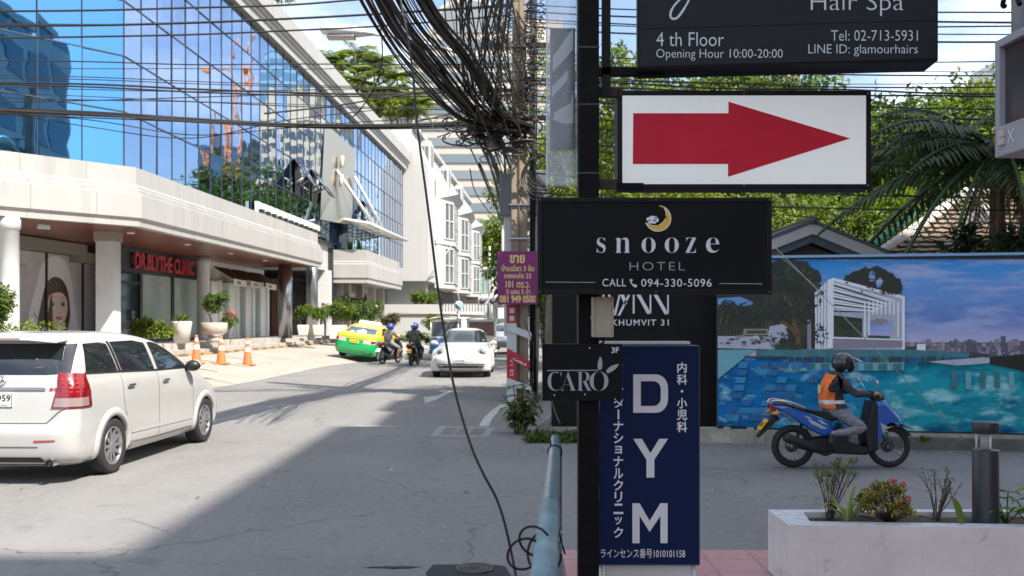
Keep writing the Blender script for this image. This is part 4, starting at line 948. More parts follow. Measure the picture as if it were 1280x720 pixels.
    for sgn in (-1, 1): mb.tube([M_ @ Vector(v) for v in ((-.05, .035*sgn, 0), (.045, .012*sgn, 0), (.0, 0, 0))], .005, 5)
    mb.build('emblem', [CHR], t)
    mb = MB(); p = sh.pt(sh.u_front(.62, 1.1), 1.1, .012); mb.bb((p.x-.01, .55, 1.07), (p.x, .64, 1.13)); mb.build('sticker', [WHT_ if False else mat('sticker', (.5, .55, .6), .5)], t)
beetle()
# ---- green and yellow taxi driving onto the forecourt, rear view, tilted
def taxi():
    x, y = -6.66, 39.2
    t = thing('taxi', 'green and yellow taxi tilted as it climbs onto the forecourt', 'taxi', (x, y, .125), R(90-9)); t.rotation_euler = (R(8.5), 0, R(80))
    GP = mat('taxi_green', (.0, .36, .10), .25, coat=.7); YP = mat('taxi_yellow', (.80, .50, .015), .25, coat=.7)
    lev = [(.19, .2, 4.36, .76, .25, .3, .5, .4), (.26, .08, 4.46, .84, .22, .28, .5, .42), (.40, .015, 4.52, .875, .2, .26, .5, .42), (.55, .0, 4.53, .88, .22, .26, .55, .42), (.72, .02, 4.48, .88, .22, .26, .6, .44), (.86, .04, 4.30, .875, .22, .26, .7, .5), (.96, .06, 3.95, .865, .22, .26, .7, .5), (1.03, .10, 3.5, .85, .22, .26, .6, .5), (1.07, .35, 3.3, .83, .25, .26, .5, .45), (1.09, .60, 3.2, .80, .28, .28, .5, .45), (1.22, .80, 2.92, .755, .28, .28, .5, .4), (1.34, 1.05, 2.62, .70, .28, .28, .5, .36), (1.42, 1.32, 2.28, .63, .3, .3, .5, .34), (1.462, 1.6, 2.05, .46, .2, .3, .2, .3), (1.47, 1.75, 1.95, .2, .1, .1, .1, .1)]
    sh = Shell(lev); WX = ((.95, .31), (3.60, .31)); sh.body('body', [GP, ARCH, YP], t, WX, .34, zsplit=.89)
    for sg in (-1, 1):
        for wx, wz in WX: wheel(t, wx, sg*.76, wz, .31, .2, sg, rimm=mat('taxi_hub', (.45, .45, .46), .4, .6), spokes=7)
        mb = MB(); sh.side(mb, [(1.12, 1.10), (1.9, 1.10), (1.9, 1.40), (1.4, 1.38)], .005, sg); sh.side(mb, [(1.98, 1.10), (2.95, 1.10), (2.5, 1.33), (2.2, 1.40), (1.98, 1.40)], .005, sg); mb.build('side_window', [CARG], t)
        mb = MB(); sh.uz(mb, [(.62, .72), (1.85, .74), (1.95, .9), (.66, .88)], .012, sg); tl = mb.build('tail_light', [mat('taxi_lens', (.75, .45, .40), .15, coat=.6)], t)
        mb = MB(); sh.uz(mb, [(1.25, .76), (1.8, .77), (1.85, .87), (1.25, .86)], .015, sg); mb.build('red_lens', [REDLENS], tl)
        mb = MB(); sh.end(mb, [(sg*.55, .36), (sg*.72, .38), (sg*.72, .40), (sg*.55, .385)], .006); mb.build('reflector', [ORANGEL], t)
        mb = MB().ball((2.9, sg*.95, 1.1), (.08, .11, .07)); mb.tube([(2.95, sg*.82, 1.06), (2.92, sg*.9, 1.08)], .03, 8); mb.build('wing_mirror', [YP], t)
        mb = MB(); sh.line(mb, [(1.95, 1.09), (1.95, .7), (1.97, .3)], .01, .003, sg); sh.line(mb, [(1.05, 1.05), (1.2, .7), (1.35, .45)], .01, .003, sg); mb.build('panel_gap', [SEAM], t)
    mb = MB(); q = [(-.66, 1.11), (.66, 1.11), (.56, 1.39), (-.56, 1.39)]; sh.end(mb, q, .008); rw = mb.build('rear_window', [mat('taxi_rear_glass', (.06, .09, .13), .05, spec=.9)], t)
    mb = MB(); sh.end(mb, [(-.25, 1.13), (.1, 1.12), (.2, 1.18), (-.05, 1.27), (-.2, 1.22)], .014); sh.end(mb, [(.2, 1.12), (.5, 1.12), (.42, 1.17)], .014); mb.build('window_sticker', [mat('white_sticker', (.6, .62, .63), .5)], rw)
    mb = MB().bb((-.012, -.20, .70), (.022, .20, .83)); pl_ = mb.build('number_plate', [mat('plate_yellow', (.80, .55, .05), .4)], t)
    mb = MB(); put_text(mb, 'ทล 5163', lambda u, v: (-.014, .16-.32*u, .73+.07*v), 0, .01); mb.build('plate_number', [TRIM], pl_, recalc=False)
    mb = MB(); sh.end(mb, [(-.6, .925), (.6, .925), (.58, .94), (-.58, .94)], .006); sh.end(mb, [(-.72, .56), (.72, .56), (.72, .568), (-.72, .568)], .004); mb.build('boot_gap', [SEAM], t)
    mb = MB(); mb.loft([[(1.62, -.5, 1.46), (1.62, .5, 1.46), (1.9, .5, 1.46), (1.9, -.5, 1.46)], [(1.66, -.46, 1.60), (1.66, .46, 1.60), (1.86, .46, 1.60), (1.86, -.46, 1.60)]], 0, False); mb.build('roof_sign', [mat('roof_sign_cream', (.72, .66, .58), .4)], t, bevel=.02)
taxi()
# ---- silver car at the end of the street
def silver():
    t = thing('parked_car', 'silver car parked at far end of the street behind three wheelers', 'car', (.05, 53, .15), R(-96))
    SP = mat('silver_paint', (.42, .43, .45), .3, .7, coat=.5)
    lev = [(.2, .1, 4.2, .80, .3, .3, .5, .45), (.45, .0, 4.4, .86, .3, .3, .5, .5), (.7, .05, 4.3, .87, .3, .3, .6, .5), (.9, .15, 3.8, .85, .3, .3, .7, .5), (1.0, .25, 3.3, .83, .3, .3, .6, .5), (1.2, .45, 2.9, .76, .3, .3, .5, .4), (1.4, .75, 2.4, .66, .3, .3, .5, .4), (1.48, 1.2, 2.0, .45, .3, .3, .3, .3), (1.5, 1.5, 1.7, .2, .1, .1, .1, .1)]
    sh = Shell(lev); WX = ((.85, .31), (3.4, .31)); sh.body('body', [SP, ARCH], t, WX, .34)
    for sg in (-1, 1):
        for wx, wz in WX: wheel(t, wx, sg*.75, wz, .31, .2, sg, spokes=6)
        mb = MB(); sh.side(mb, [(.8, 1.03), (3.0, 1.03), (2.4, 1.36), (1.2, 1.38)], .006, sg); mb.build('side_window', [CARG], t)
        mb = MB(); sh.end(mb, [(sg*.5, .68), (sg*.72, .66), (sg*.7, .8), (sg*.52, .76)], .008, 0, .07, True); mb.build('headlight', [CLEARL], t)
    mb = MB(); sh.end(mb, [(-.68, 1.04), (.68, 1.04), (.55, 1.38), (-.55, 1.38)], .008, 0, .07, True); mb.build('windscreen', [CARG], t)
silver()
# ---- three wheelers
def tuktuk(x, y, rz, label, bodym, framem, inm):
    t = thing('three_wheeler', label, 'tuk-tuk', (x, y, 0), rz, 'three wheelers queueing behind the white rounded car')
    mb = MB(); mb.loft([[(1.15, -.45, .35), (1.15, .45, .35), (1.3, .35, .6), (1.3, -.35, .6)], [(.95, -.6, .35), (.95, .6, .35), (1.05, .6, .95), (1.05, -.6, .95)], [(.85, -.62, .35), (.85, .62, .35), (.9, .62, .98), (.9, -.62, .98)]], 0, True); mb.build('front_cowl', [bodym], t, bevel=.03)
    mb = MB(); mb.bb((-1.5, -.7, .3), (.9, .7, .42)); mb.bb((-1.5, -.72, .42), (-.2, -.66, .85)); mb.bb((-1.5, .66, .42), (-.2, .72, .85)); mb.bb((-1.52, -.72, .42), (-1.46, .72, .95)); mb.build('body', [bodym], t, bevel=.015)
    for px, py in ((.95, .62), (.95, -.62), (-.2, .68), (-.2, -.68), (-1.45, .68), (-1.45, -.68)): MB().tube([(px, py, .4), (px-.08, py*.96, 1.82)], .028, 8).build('post', [framem], t)
    mb = MB(); rings = []
    for i in range(9): a = -1+i/4; rings.append([(1.0, a*.72, 1.82+.12*(1-a*a)), (-1.55, a*.72, 1.82+.12*(1-a*a)), (-1.55, a*.72, 1.78+.1*(1-a*a)), (1.0, a*.72, 1.78+.1*(1-a*a))])
    mb.loft(rings, 0, True); mb.build('roof', [framem], t)
    for q in (((.93, -.62, .98), (.97, .62, 1.05)), ((.88, -.62, 1.70), (.92, .62, 1.80))): MB().bb(*q).build('screen_rail', [framem], t)
    MB().bb((.90, -.58, 1.05), (.915, .58, 1.70)).build('windscreen', [mat('clear_glass', (.4, .45, .45), .03, alpha=.12, spec=.9)], t)
    mb = MB(); mb.bb((-1.3, -.6, .42), (-.75, .6, .65)); mb.bb((-1.42, -.6, .65), (-1.28, .6, 1.2)); mb.bb((.15, -.4, .42), (.5, .4, .68)); mb.build('seat', [inm], t, bevel=.03)
    MB().bb((-1.50, -.64, .95), (-1.46, .64, 1.7)).build('rear_curtain', [inm], t)
    for wx, wy in ((1.1, 0), (-1.0, .6), (-1.0, -.6)): wheel(t, wx, wy, .26, .26, .13, 1 if wy >= 0 else -1, spokes=5)
    for sg in (-1, 1): MB().lathe([(.08, 0), (.09, .03), (.07, .05), (0, .06)], 16, 0, Matrix.Translation((1.12, sg*.42, .78)) @ Matrix.Rotation(R(90), 4, 'Y')).build('headlight', [CLEARL], t)
BLUEP = mat('tuktuk_blue', (.02, .16, .55), .3, coat=.5); CRM = mat('cream_frame', (.66, .60, .50), .4)
tuktuk(-2.98, 42.2, R(-88), 'blue bodied three wheeler with cream roof and posts behind white rounded car', BLUEP, CRM, mat('tuktuk_tarp', (.02, .05, .16), .6))
tuktuk(-1.42, 44.0, R(-88), 'cream and red three wheeler between the blue one and the silver car', CRM, mat('white_frame', (.72, .70, .66), .4), mat('tuktuk_red', (.25, .06, .04), .6))
# ---------------------------------------------------------------- people
def person(name, label, par_loc, rz, J, cols, scale=1.0, hands=None, group=None, lv=2):
    """J: dict of joints (local). One continuous skinned body; faces coloured by the nearest limb."""
    t = thing(name, label, 'person', par_loc, rz, group); t.scale = (scale,)*3
    rad = dict(pelvis=.135, waist=.125, chest=.15, neck=.058, head=.085, top=.075, shl=.072, shr=.072, ell=.048, elr=.048, wrl=.032, wrr=.032, hpl=.098, hpr=.098, knl=.066, knr=.066, anl=.044, anr=.044, tol=.035, tor=.035)
    ed = [('pelvis', 'waist'), ('waist', 'chest'), ('chest', 'neck'), ('neck', 'head'), ('head', 'top'), ('chest', 'shl'), ('shl', 'ell'), ('ell', 'wrl'), ('chest', 'shr'), ('shr', 'elr'), ('elr', 'wrr'), ('pelvis', 'hpl'), ('hpl', 'knl'), ('knl', 'anl'), ('anl', 'tol'), ('pelvis', 'hpr'), ('hpr', 'knr'), ('knr', 'anr'), ('anr', 'tor')]
    keys = list(J); idx = {k: i for i, k in enumerate(keys)}
    me = bpy.data.meshes.new('sk'); me.from_pydata([J[k] for k in keys], [(idx[a], idx[b]) for a, b in ed], [])
    ob = bpy.data.objects.new('sk', me); sk = ob.modifiers.new('s', 'SKIN'); sk.use_smooth_shade = True
    for k in keys:
        sv = me.skin_vertices[0].data[idx[k]]; sv.radius = (rad[k], rad[k]*(1.25 if k in ('chest', 'waist', 'pelvis') else 1)); sv.use_root = (k == 'pelvis')
    ss = ob.modifiers.new('u', 'SUBSURF'); ss.levels = lv; ss.render_levels = lv
    bm_ = evaluated_mesh(ob)
    vn = [v.normal.copy() for v in bm_.vertices]                    # cloth folds
    for v, n_ in zip(bm_.vertices, vn):
        q = v.co*11; q.z *= 1.7; k = 0 if v.co.z > J['neck'][2] else 1
        v.co = v.co+n_*k*(.010*noise.noise(q)+.006*noise.noise(q*2.3))
    seg = [(Vector(J[a]), Vector(J[b]), a, b) for a, b in ed]
    region = {'neck': 0, 'head': 0, 'top': 0}
    def reg(a, b):
        if b in ('head', 'top'): return 0
        if b in ('waist', 'chest', 'neck', 'shl', 'shr', 'ell', 'elr'): return 1
        if b in ('wrl', 'wrr'): return cols.get('fore', 1)
        if b in ('hpl', 'hpr', 'knl', 'knr'): return 2
        if b in ('anl', 'anr'): return cols.get('shin', 2)
        return 3
    names = ['skin', 'top', 'bottom', 'shoe']
    mats_ = [cols[n] for n in names]
    for p in bm_.polygons:
        c = p.center; best = min(seg, key=lambda s: ((c-(s[0]+(s[1]-s[0])*max(0, min(1, (c-s[0]).dot(s[1]-s[0])/max(1e-6, (s[1]-s[0]).length_squared))))).length))
        p.material_index = reg(best[2], best[3])
    mb = MB(); mb.v = [tuple(v.co) for v in bm_.vertices]; mb.f = [list(p.vertices) for p in bm_.polygons]; mb.m = [p.material_index for p in bm_.polygons]; mb.s = [True]*len(mb.f)
    # hands: palm, four curled fingers, thumb; joined to the wrist
    for sd_, (k, el) in (('l', ('wrl', 'ell')), ('r', ('wrr', 'elr'))):
        w = Vector(J[k]); d = (w-Vector(J[el])).normalized(); grip = (hands or {}).get(sd_)
        g = Vector(grip) if grip else Vector((0, 0, -1)); side_ = d.cross(g).normalized()
        mi = 4
        mb.ball(w+d*.045, (.034, .034, .034), mi, 10, 6)
        for f in range(4):
            o_ = side_*((f-1.5)*.019); ln = (.036, .042, .040, .031)[f]
            a = w+d*.07+o_; b = a+d*ln*.8+g*.006; c = b+g*ln*.75-d*.002; e = c+g*.012-d*ln*.6
            mb.tube(smooth_path([w+d*.035+o_*.8, a, b, c, e], 2), [.0105]*6+[.009]*2+[.0075], 6, mi)
        th = w+d*.03+side_*(-.03); mb.tube(smooth_path([th, th+d*.03-side_*.012+g*.012, th+d*.05+g*.035, th+d*.045+g*.05+side_*.012], 2), .0105, 6, mi)
    body = mb.build('body', mats_+[cols.get('hand', cols['skin'])], t, recalc=False)
    return t, bm_
def face(par, c, s=1.0, skin=None):
    pass
def helmet(t, c, shellm, r=.135, visor=True, visorm=None, fwd=1.0, tilt=0):
    T = Matrix.Translation(c) @ Matrix.Rotation(tilt, 4, 'Y')
    mb = MB(); rings = []; nu, nv = 24, 14
    for i in range(nv+1):
        ph = math.pi/2-(i/nv)*R(128); ph = min(ph, 1.54); ring = []
        for j in range(nu):
            th = 2*math.pi*j/nu; x, y, z = math.cos(ph)*math.cos(th)*1.12, math.cos(ph)*math.sin(th), math.sin(ph)*1.02
            if z < .12 and x > .25: z = .12+(z-.12)*.25
            ring.append((x*r, y*r, z*r))
        rings.append(ring)
    mb.loft(rings, 0, True, False, True, T); mb.add([tuple(Vector(v)*.95) for rr in rings for v in rr], [tuple(i*nu+j for i, j in ((a, b), (a, (b+1) % nu), (a+1, (b+1) % nu), (a+1, b))) for a in range(nv) for b in range(nu)], 1, True, T)
    hm = mb.build('helmet', [shellm, TRIM], t, recalc=False)
    if visor:
        mb = MB(); rows = []
        for i in range(5):
            row = []
            for j in range(13):
                th = R(-62+124*j/12); lift = visor; k = i/4
                x = r*(1.16*math.cos(th)+.25*k*lift*2.2); z = r*(.55-.9*k*(1-lift)+.05*k); y = r*1.04*math.sin(th)
                row.append((x+(.55*k*r*lift if lift else 0), y, z-.35*k*r*lift))
            rows.append(row)
        mb.loft(rows, 0, True, False, False, T); mb.build('visor', [visorm or mat('visor_clear', (.45, .48, .5), .05, alpha=.45, spec=.9)], hm, recalc=False)
    return hm
# ---------------------------------------------------------------- scooters
def slab(mb, pts, hw, mi=0, y=0.0, k=.86, mx=None):
    cx = sum(p[0] for p in pts)/len(pts); cz = sum(p[1] for p in pts)/len(pts)
    def ring(yy, s): return [(cx+(x-cx)*s, y+yy, cz+(z-cz)*s) for x, z in pts]
    mb.loft([ring(-hw, k), ring(-hw*.72, 1), ring(hw*.72, 1), ring(hw, k)], mi, False, True, True, mx)
def bike_wheel(par, x, r, w, spokes=0):
    T = Matrix.Translation((x, 0, r)) @ Matrix.Rotation(R(90), 4, 'X')
    mb = MB(); q = [(x+(r-w/2)*math.cos(2*math.pi*i/36), 0, r+(r-w/2)*math.sin(2*math.pi*i/36)) for i in range(36)]; mb.tube(q, w/2, 10, closed=True); ty = mb.build('tyre', [RUB], par)
    mb = MB(); ri = r-w*.95; q = [(x+ri*math.cos(2*math.pi*i/36), 0, r+ri*math.sin(2*math.pi*i/36)) for i in range(36)]; mb.tube(q, .012, 8, closed=True)
    for i in range(18):
        a = 2*math.pi*i/18; b = a+.35*(1 if i % 2 else -1); mb.tube([(x+ri*math.cos(a), 0, r+ri*math.sin(a)), (x+.03*math.cos(b), .03*(1 if i % 4 < 2 else -1), r+.03*math.sin(b))], .0028, 4)
    mb.lathe([(.035, -.05), (.045, -.03), (.045, .03), (.035, .05)], 14, 0, T); mb.lathe([(.09, -.052), (.09, -.046)], 20, 0, T)
    mb.build('rim', [mat('rim_grey', (.25, .25, .26), .35, .8)], ty)
def scooter(label, loc, rz, bodym, seatm, platem, s=1.0, lean=0, group=None):
    t = thing('scooter', label, 'scooter', loc, rz, group); t.scale = (s,)*3; t.rotation_euler = (lean, 0, rz)
    bike_wheel(t, -.64, .285, .095); bike_wheel(t, .64, .285, .085)
    mb = MB(); slab(mb, [(-.93, .83), (-.80, .84), (-.45, .72), (-.16, .60), (-.08, .44), (-.25, .42), (-.45, .52), (-.72, .70)], .155); mb.build('side_panel', [bodym], t, bevel=.012)
    mb = MB(); slab(mb, [(-.90, .85), (-.78, .875), (-.58, .80), (-.40, .775), (-.12, .735), (-.05, .66), (-.14, .62), (-.45, .735), (-.78, .835)], .125, k=.9); mb.build('seat', [seatm], t, bevel=.015)
    mb = MB()
    for sg in (-1, 1): mb.tube(smooth_path([(-.96, sg*.05, .86), (-.9, sg*.12, .90), (-.70, sg*.14, .875), (-.5, sg*.12, .80)], 5), .014, 8)
    mb.build('grab_rail', [mat('rail_silver', (.5, .5, .5), .35, .6)], t)
    mb = MB(); slab(mb, [(-.98, .80), (-.93, .845), (-.86, .80), (-.90, .74)], .10); mb.build('tail_light', [REDLENS], t)
    for sg in (-1, 1): MB().ball((-.90, sg*.135, .735), (.06, .035, .025)).build('indicator', [ORANGEL], t)
    mb = MB(); slab(mb, [(-.90, .72), (-1.12, .42), (-1.10, .40), (-.82, .66)], .06); mb.build('rear_mudguard', [TRIM], t)
    T = Matrix.Translation((-1.035, 0, .575)) @ Matrix.Rotation(R(38), 4, 'Y')
    MB().bb((-.008, -.1, -.085), (.0, .1, .085), 0, T).build('number_plate', [platem], t)
    mb = MB(); put_text(mb, '8กษ 417', lambda u, v: tuple(T @ Vector((-.010, .085-.17*u, -.05+.09*v))), 0, .01); mb.build('plate_number', [TRIM], t, recalc=False)
    mb = MB(); slab(mb, [(-.10, .46), (-.02, .60), (.06, .36), (.36, .27), (.42, .22), (.30, .18), (-.15, .20), (-.22, .36)], .15); mb.build('floor_panel', [TRIM], t, bevel=.012)
    mb = MB(); slab(mb, [(.32, .20), (.44, .24), (.44, .56), (.44, .84), (.37, .90), (.33, .72), (.26, .45)], .17, k=.92); mb.build('leg_shield', [TRIM], t, bevel=.012)
    mb = MB(); slab(mb, [(.42, .90), (.56, .88), (.74, .68), (.76, .61), (.62, .62), (.56, .58), (.48, .40), (.41, .28), (.40, .56)], .165, k=.82); mb.build('front_fairing', [bodym], t, bevel=.012)
    mb = MB(); slab(mb, [(.60, .80), (.66, .78), (.755, .665), (.71, .66)], .12, k=.8); mb.build('headlight', [mat('scooter_headlamp', (.55, .57, .58), .1, coat=.8)], t)
    mb = MB()
    for sg in (-1, 1):                                  # white decals
        for q in ([(.46, .62), (.56, .56), (.64, .57), (.54, .53), (.50, .47)], [(.50, .555), (.56, .50), (.535, .49)]): mb.poly([(x, sg*.169, z) for x, z in q])
        for q in ([(-.50, .665), (-.38, .62), (-.22, .53), (-.30, .535), (-.44, .60)], [(-.55, .71), (-.47, .69), (-.42, .645), (-.50, .68)], [(-.36, .66), (-.30, .64), (-.22, .58), (-.30, .60)]): mb.poly([(x, sg*.159, z) for x, z in q])
    mb.build('decal', [mat('decal_grey', (.45, .47, .48), .4)], t, recalc=False)
    mb = MB(); rings = []
    for i in range(9):
        a = R(25+105*i/8); rr = .318; rings.append([(.64+rr*math.cos(a), y, .285+(rr-abs(y)*.5)*math.sin(a)) for y in (-.07, -.05, 0, .05, .07)])
    mb.loft(rings, 0, True, False, False); slab(mb, [(.80, .58), (.98, .50), (.94, .52), (.80, .555)], .055); mb.build('front_mudguard', [TRIM], t, recalc=False)
    mb = MB()
    for sg in (-1, 1): mb.tube([(.53, sg*.075, .62), (.64, sg*.075, .285)], .02, 8)
    mb.build('fork', [mat('fork_grey', (.2, .2, .21), .4, .6)], t)
    mb = MB(); mb.tube(smooth_path([(.36, -.36, .985), (.40, -.2, .99), (.45, 0, .97), (.40, .2, .99), (.36, .36, .985)], 5), .013, 8); mb.tube([(.44, 0, .97), (.48, 0, .8)], .03, 8)
    slab(mb, [(.36, .94), (.40, 1.02), (.52, 1.00), (.56, .91), (.46, .88)], .11); mb.build('handlebar', [TRIM], t)
    for sg in (-1, 1):
        MB().tube([(.36, sg*.30, .985), (.345, sg*.40, .985)], .02, 8).build('grip', [RUB], t)
        mb = MB(); mb.tube([(.40, sg*.22, .99), (.40, sg*.26, 1.08), (.36, sg*.32, 1.13)], .006, 6); mb.ball((.35, sg*.33, 1.15), (.015, .06, .038)); mb.build('mirror', [mat('mirror_silver', (.55, .56, .57), .2, .6)], t)
    mb = MB(); mb.tube(smooth_path([(-.20, -.13, .26), (-.36, -.16, .27), (-.52, -.17, .33), (-.80, -.175, .43)], 5), [.03]*6+[.055]*6+[.062, .062, .062, .055], 14); mb.build('exhaust', [mat('exhaust_black', (.03, .03, .03), .5, .3)], t)
    mb = MB(); slab(mb, [(-.42, .40), (-.12, .42), (-.08, .22), (-.22, .16), (-.48, .24), (-.66, .27), (-.62, .33)], .12); 
    for i in range(6): mb.bb((-.34+i*.04, -.135, .22), (-.325+i*.04, -.12, .38))
    mb.build('engine', [mat('engine_dark', (.035, .035, .036), .5, .4)], t)
    mb = MB().tube([(-.58, .09, .30), (-.46, .11, .66)], .022, 8); mb.build('shock_absorber', [RUB], t)
    return t
BLUES = mat('scooter_blue', (.012, .10, .42), .25, coat=.7); SEATB = mat('seat_vinyl', (.014, .014, .015), .55); PLY = mat('plate_amber', (.80, .42, .04), .4)
SX, SY = 3.83, 11.0; SS = .875
scooter('blue and black scooter ridden past the pool billboard', (SX, SY, 0), R(0), BLUES, SEATB, PLY, SS)
SKIN = mat('skin_tan', (.40, .22, .14), .5); GLV = mat('glove_grey', (.10, .10, .105), .7)
JNS = mat('grey_jeans', (.23, .23, .25), .8, var=.3, vs=12, bump=.3, bs=40); GSH = mat('charcoal_sleeve', (.035, .036, .042), .8, var=.2, vs=10); BSH = mat('dark_shoe', (.03, .028, .03), .6)
J = dict(pelvis=(-.13, 0, .80), waist=(-.15, 0, .93), chest=(-.12, 0, 1.13), neck=(-.04, 0, 1.27), head=(.02, 0, 1.36), top=(.03, 0, 1.44), shl=(-.08, .185, 1.185), shr=(-.08, -.185, 1.185), ell=(.10, .29, 1.00), elr=(.10, -.29, .99), wrl=(.31, .31, 1.0), wrr=(.31, -.31, 1.0), hpl=(-.10, .10, .77), hpr=(-.10, -.10, .77), knl=(.24, .25, .56), knr=(.24, -.25, .54), anl=(.12, .22, .29), anr=(-.20, -.26, .48), tol=(.28, .22, .25), tor=(-.23, -.27, .34))
rider, rb = person('person', 'scooter rider in orange reflective vest, grey jeans and black helmet', (SX, SY, 0), 0, J, dict(skin=mat('face_mask_black', (.02, .02, .022), .8), hand=SKIN, top=GSH, bottom=JNS, shoe=BSH), SS, hands=dict(l=(.2, 0, -1), r=(.2, 0, -1)), lv=4)
OV = mat('vest_orange', (.85, .17, .025), .7, var=.12, vs=8, bump=.3, bs=30); RV = mat('reflective_band', (.62, .63, .62), .4); DV = mat('vest_mesh_dark', (.03, .028, .03), .8)
bm = bmesh.new(); bm.from_mesh(rb)                        # vest: the torso surface cut out and pushed outwards
for co, no in (((0, 0, .80), (0, 0, 1)), ((0, 0, 1.235), (0, 0, 1)), ((0, 0, .855), (0, 0, 1)), ((0, 0, .905), (0, 0, 1)), ((0, 0, 1.10), (0, 0, 1)), ((0, 0, 1.02), (0, 0, 1)), ((.05, 0, 0), (1, 0, 0)), ((-.13, 0, 0), (1, 0, 0)), ((0, .165, 0), (0, 1, 0)), ((0, -.165, 0), (0, 1, 0)), ((0, .205, 0), (0, 1, 0)), ((0, -.205, 0), (0, 1, 0)), ((0, .1, 0), (0, 1, 0)), ((0, -.1, 0), (0, 1, 0))):
    bmesh.ops.bisect_plane(bm, geom=bm.verts[:]+bm.edges[:]+bm.faces[:], plane_co=co, plane_no=no)
bm.normal_update(); mb = MB(); vm = {}
for f in bm.faces:
    c = f.calc_center_median()
    if .80 < c.z < 1.235 and abs(c.y) < .205 and c.x < .05 and not (abs(c.y) > .165 and c.z > 1.02):
        mi = 1 if .855 < c.z < .905 else 2 if (abs(c.y) > .10 and c.x > -.13 and c.z < 1.10) else 0
        for v in f.verts:
            if v not in vm: vm[v] = len(mb.v); mb.v.append(tuple(v.co+v.normal*.017))
        mb.f.append([vm[v] for v in f.verts]); mb.m.append(mi); mb.s.append(True)
bm.free()
o = mb.build('vest', [OV, RV, DV], rider, recalc=False)
mb = MB(); mb.poly([(-.285, -.06, .99), (-.285, .06, .99), (-.285, .06, 1.10), (-.285, -.06, 1.10)]); mb.build('vest_badge', [mat('badge_yellow', (.6, .65, .3), .6)], o)
helmet(rider, (.035, 0, 1.395), mat('helmet_black', (.02, .02, .022), .25, coat=.6, col2=(.02, .02, .021)), .14, visor=.7)
MB().ball((.13, 0, 1.335), (.05, .065, .06)).build('face_mask', [mat('face_mask_black', (.02, .02, .022), .8)], rider)
# two riders going away down the street
scooter('dark scooter with red tail light and white plate, ridden by helmeted person in shorts', (-4.93, 38.2, 0), R(68), mat('scooter_black', (.02, .02, .022), .3, coat=.5), SEATB, mat('plate_white', (.66, .66, .65), .4), 1.0, R(4), 'scooters heading away')
Jb = dict(J); Jb.update(knr=(.26, -.26, .60), anr=(.14, -.22, .26), tor=(.30, -.22, .22))
BHEL = mat('helmet_blue', (.015, .05, .26), .25, coat=.5)
GRT = mat('grey_tshirt', (.13, .125, .12), .8, var=.2, vs=8)
r2, _ = person('person', 'rider in grey shirt, shorts and blue helmet on the left scooter', (-4.93, 38.2, 0), R(68), Jb, dict(skin=SKIN, top=GRT, bottom=mat('shorts_grey', (.25, .25, .23), .8), shoe=BSH, shin=0, fore=1), 1.06, hands=dict(l=(.2, 0, -1), r=(.2, 0, -1)))
helmet(r2, (.035, 0, 1.40), BHEL, .145, visor=0)
scooter('dark motor scooter with yellow plate, ridden by person in black jacket', (-3.80, 36.8, 0), R(84), mat('scooter_black', (.02, .02, .022), .3), SEATB, PLY, 1.0, 0, 'scooters heading away')
r3, _ = person('person', 'rider in black jacket and dark trousers with blue and white helmet', (-3.80, 36.8, 0), R(84), Jb, dict(skin=SKIN, top=mat('black_jacket', (.028, .027, .03), .7), bottom=mat('dark_trousers', (.03, .03, .035), .8), shoe=BSH), 1.08, hands=dict(l=(.2, 0, -1), r=(.2, 0, -1)))
h3 = helmet(r3, (.035, 0, 1.40), BHEL, .145, visor=0)
mb = MB()
for a in range(3): mb.ball((-.09+.05*a, .06, 1.46+.02*a), (.045, .05, .035))
mb.build('helmet_patch', [WPAINT], h3)
# person standing by the pots at the lobby door
p0 = P(404, 402, 49.5); z0 = .93
Js = dict(pelvis=(0, 0, .92), waist=(0, 0, 1.05), chest=(0, 0, 1.28), neck=(.01, 0, 1.47), head=(.03, 0, 1.58), top=(.03, 0, 1.68), shl=(0, .18, 1.38), shr=(0, -.18, 1.38), ell=(-.02, .22, 1.1), elr=(-.02, -.22, 1.1), wrl=(.05, .23, .87), wrr=(.05, -.23, .87), hpl=(0, .09, .88), hpr=(0, -.09, .88), knl=(.02, .1, .48), knr=(.02, -.1, .48), anl=(0, .1, .07), anr=(0, -.1, .07), tol=(.14, .12, .03), tor=(.14, -.12, .03))
r4, _ = person('person', 'person in dark clothes standing behind potted shrubs at the lobby door', (p0.x, p0.y, z0), R(-70), Js, dict(skin=SKIN, top=GSH, bottom=mat('dark_trousers', (.03, .03, .035), .8), shoe=BSH), 1.0)
MB().ball((0, 0, 1.66), (.10, .09, .10)).build('hair', [TRIM], r4)
# ---------------------------------------------------------------- sign pole and its signs
BLK = mat('sign_black', (.007, .0075, .009), .55, var=.3, vs=3, spec=.14); BLKF = mat('sign_frame_black', (.009, .009, .010), .55, var=.3, vs=9, spec=.2)
RUSTY = mat('black_paint_rust', (.007, .0065, .0065), .6, var=.5, vs=14, spec=.12); RUST = mat('rust', (.10, .05, .03), .8)
SILV = mat('sign_silver', (.66, .67, .69), .5); WHT = mat('sign_white', (.78, .78, .78), .5)
PX = (735-640)/F*5.0
pole = thing('sign_pole', 'square black steel post carrying the snooze, arrow and restaurant signs', 'pole', (PX, 5.0, .115))
MB().bb((-.054, -.054, .012), (.054, .054, 3.9)).build('post', [RUSTY], pole, bevel=.004)
MB().bb((-.12, -.12, 0), (.12, .12, .012)).build('base_plate', [RUSTY], pole)
mb = MB()
for z, w in ((2.36, .056), (2.72, .0555), (3.02, .056)): mb.bb((-w, -w, z), (w, w, z+.008))
mb.build('weld_seam', [mat('seam_grey', (.05, .045, .042), .6)], pole)
MB().bb((.075, .0, 2.78), (.12, .04, 3.5)).build('conduit', [BLKF], pole)
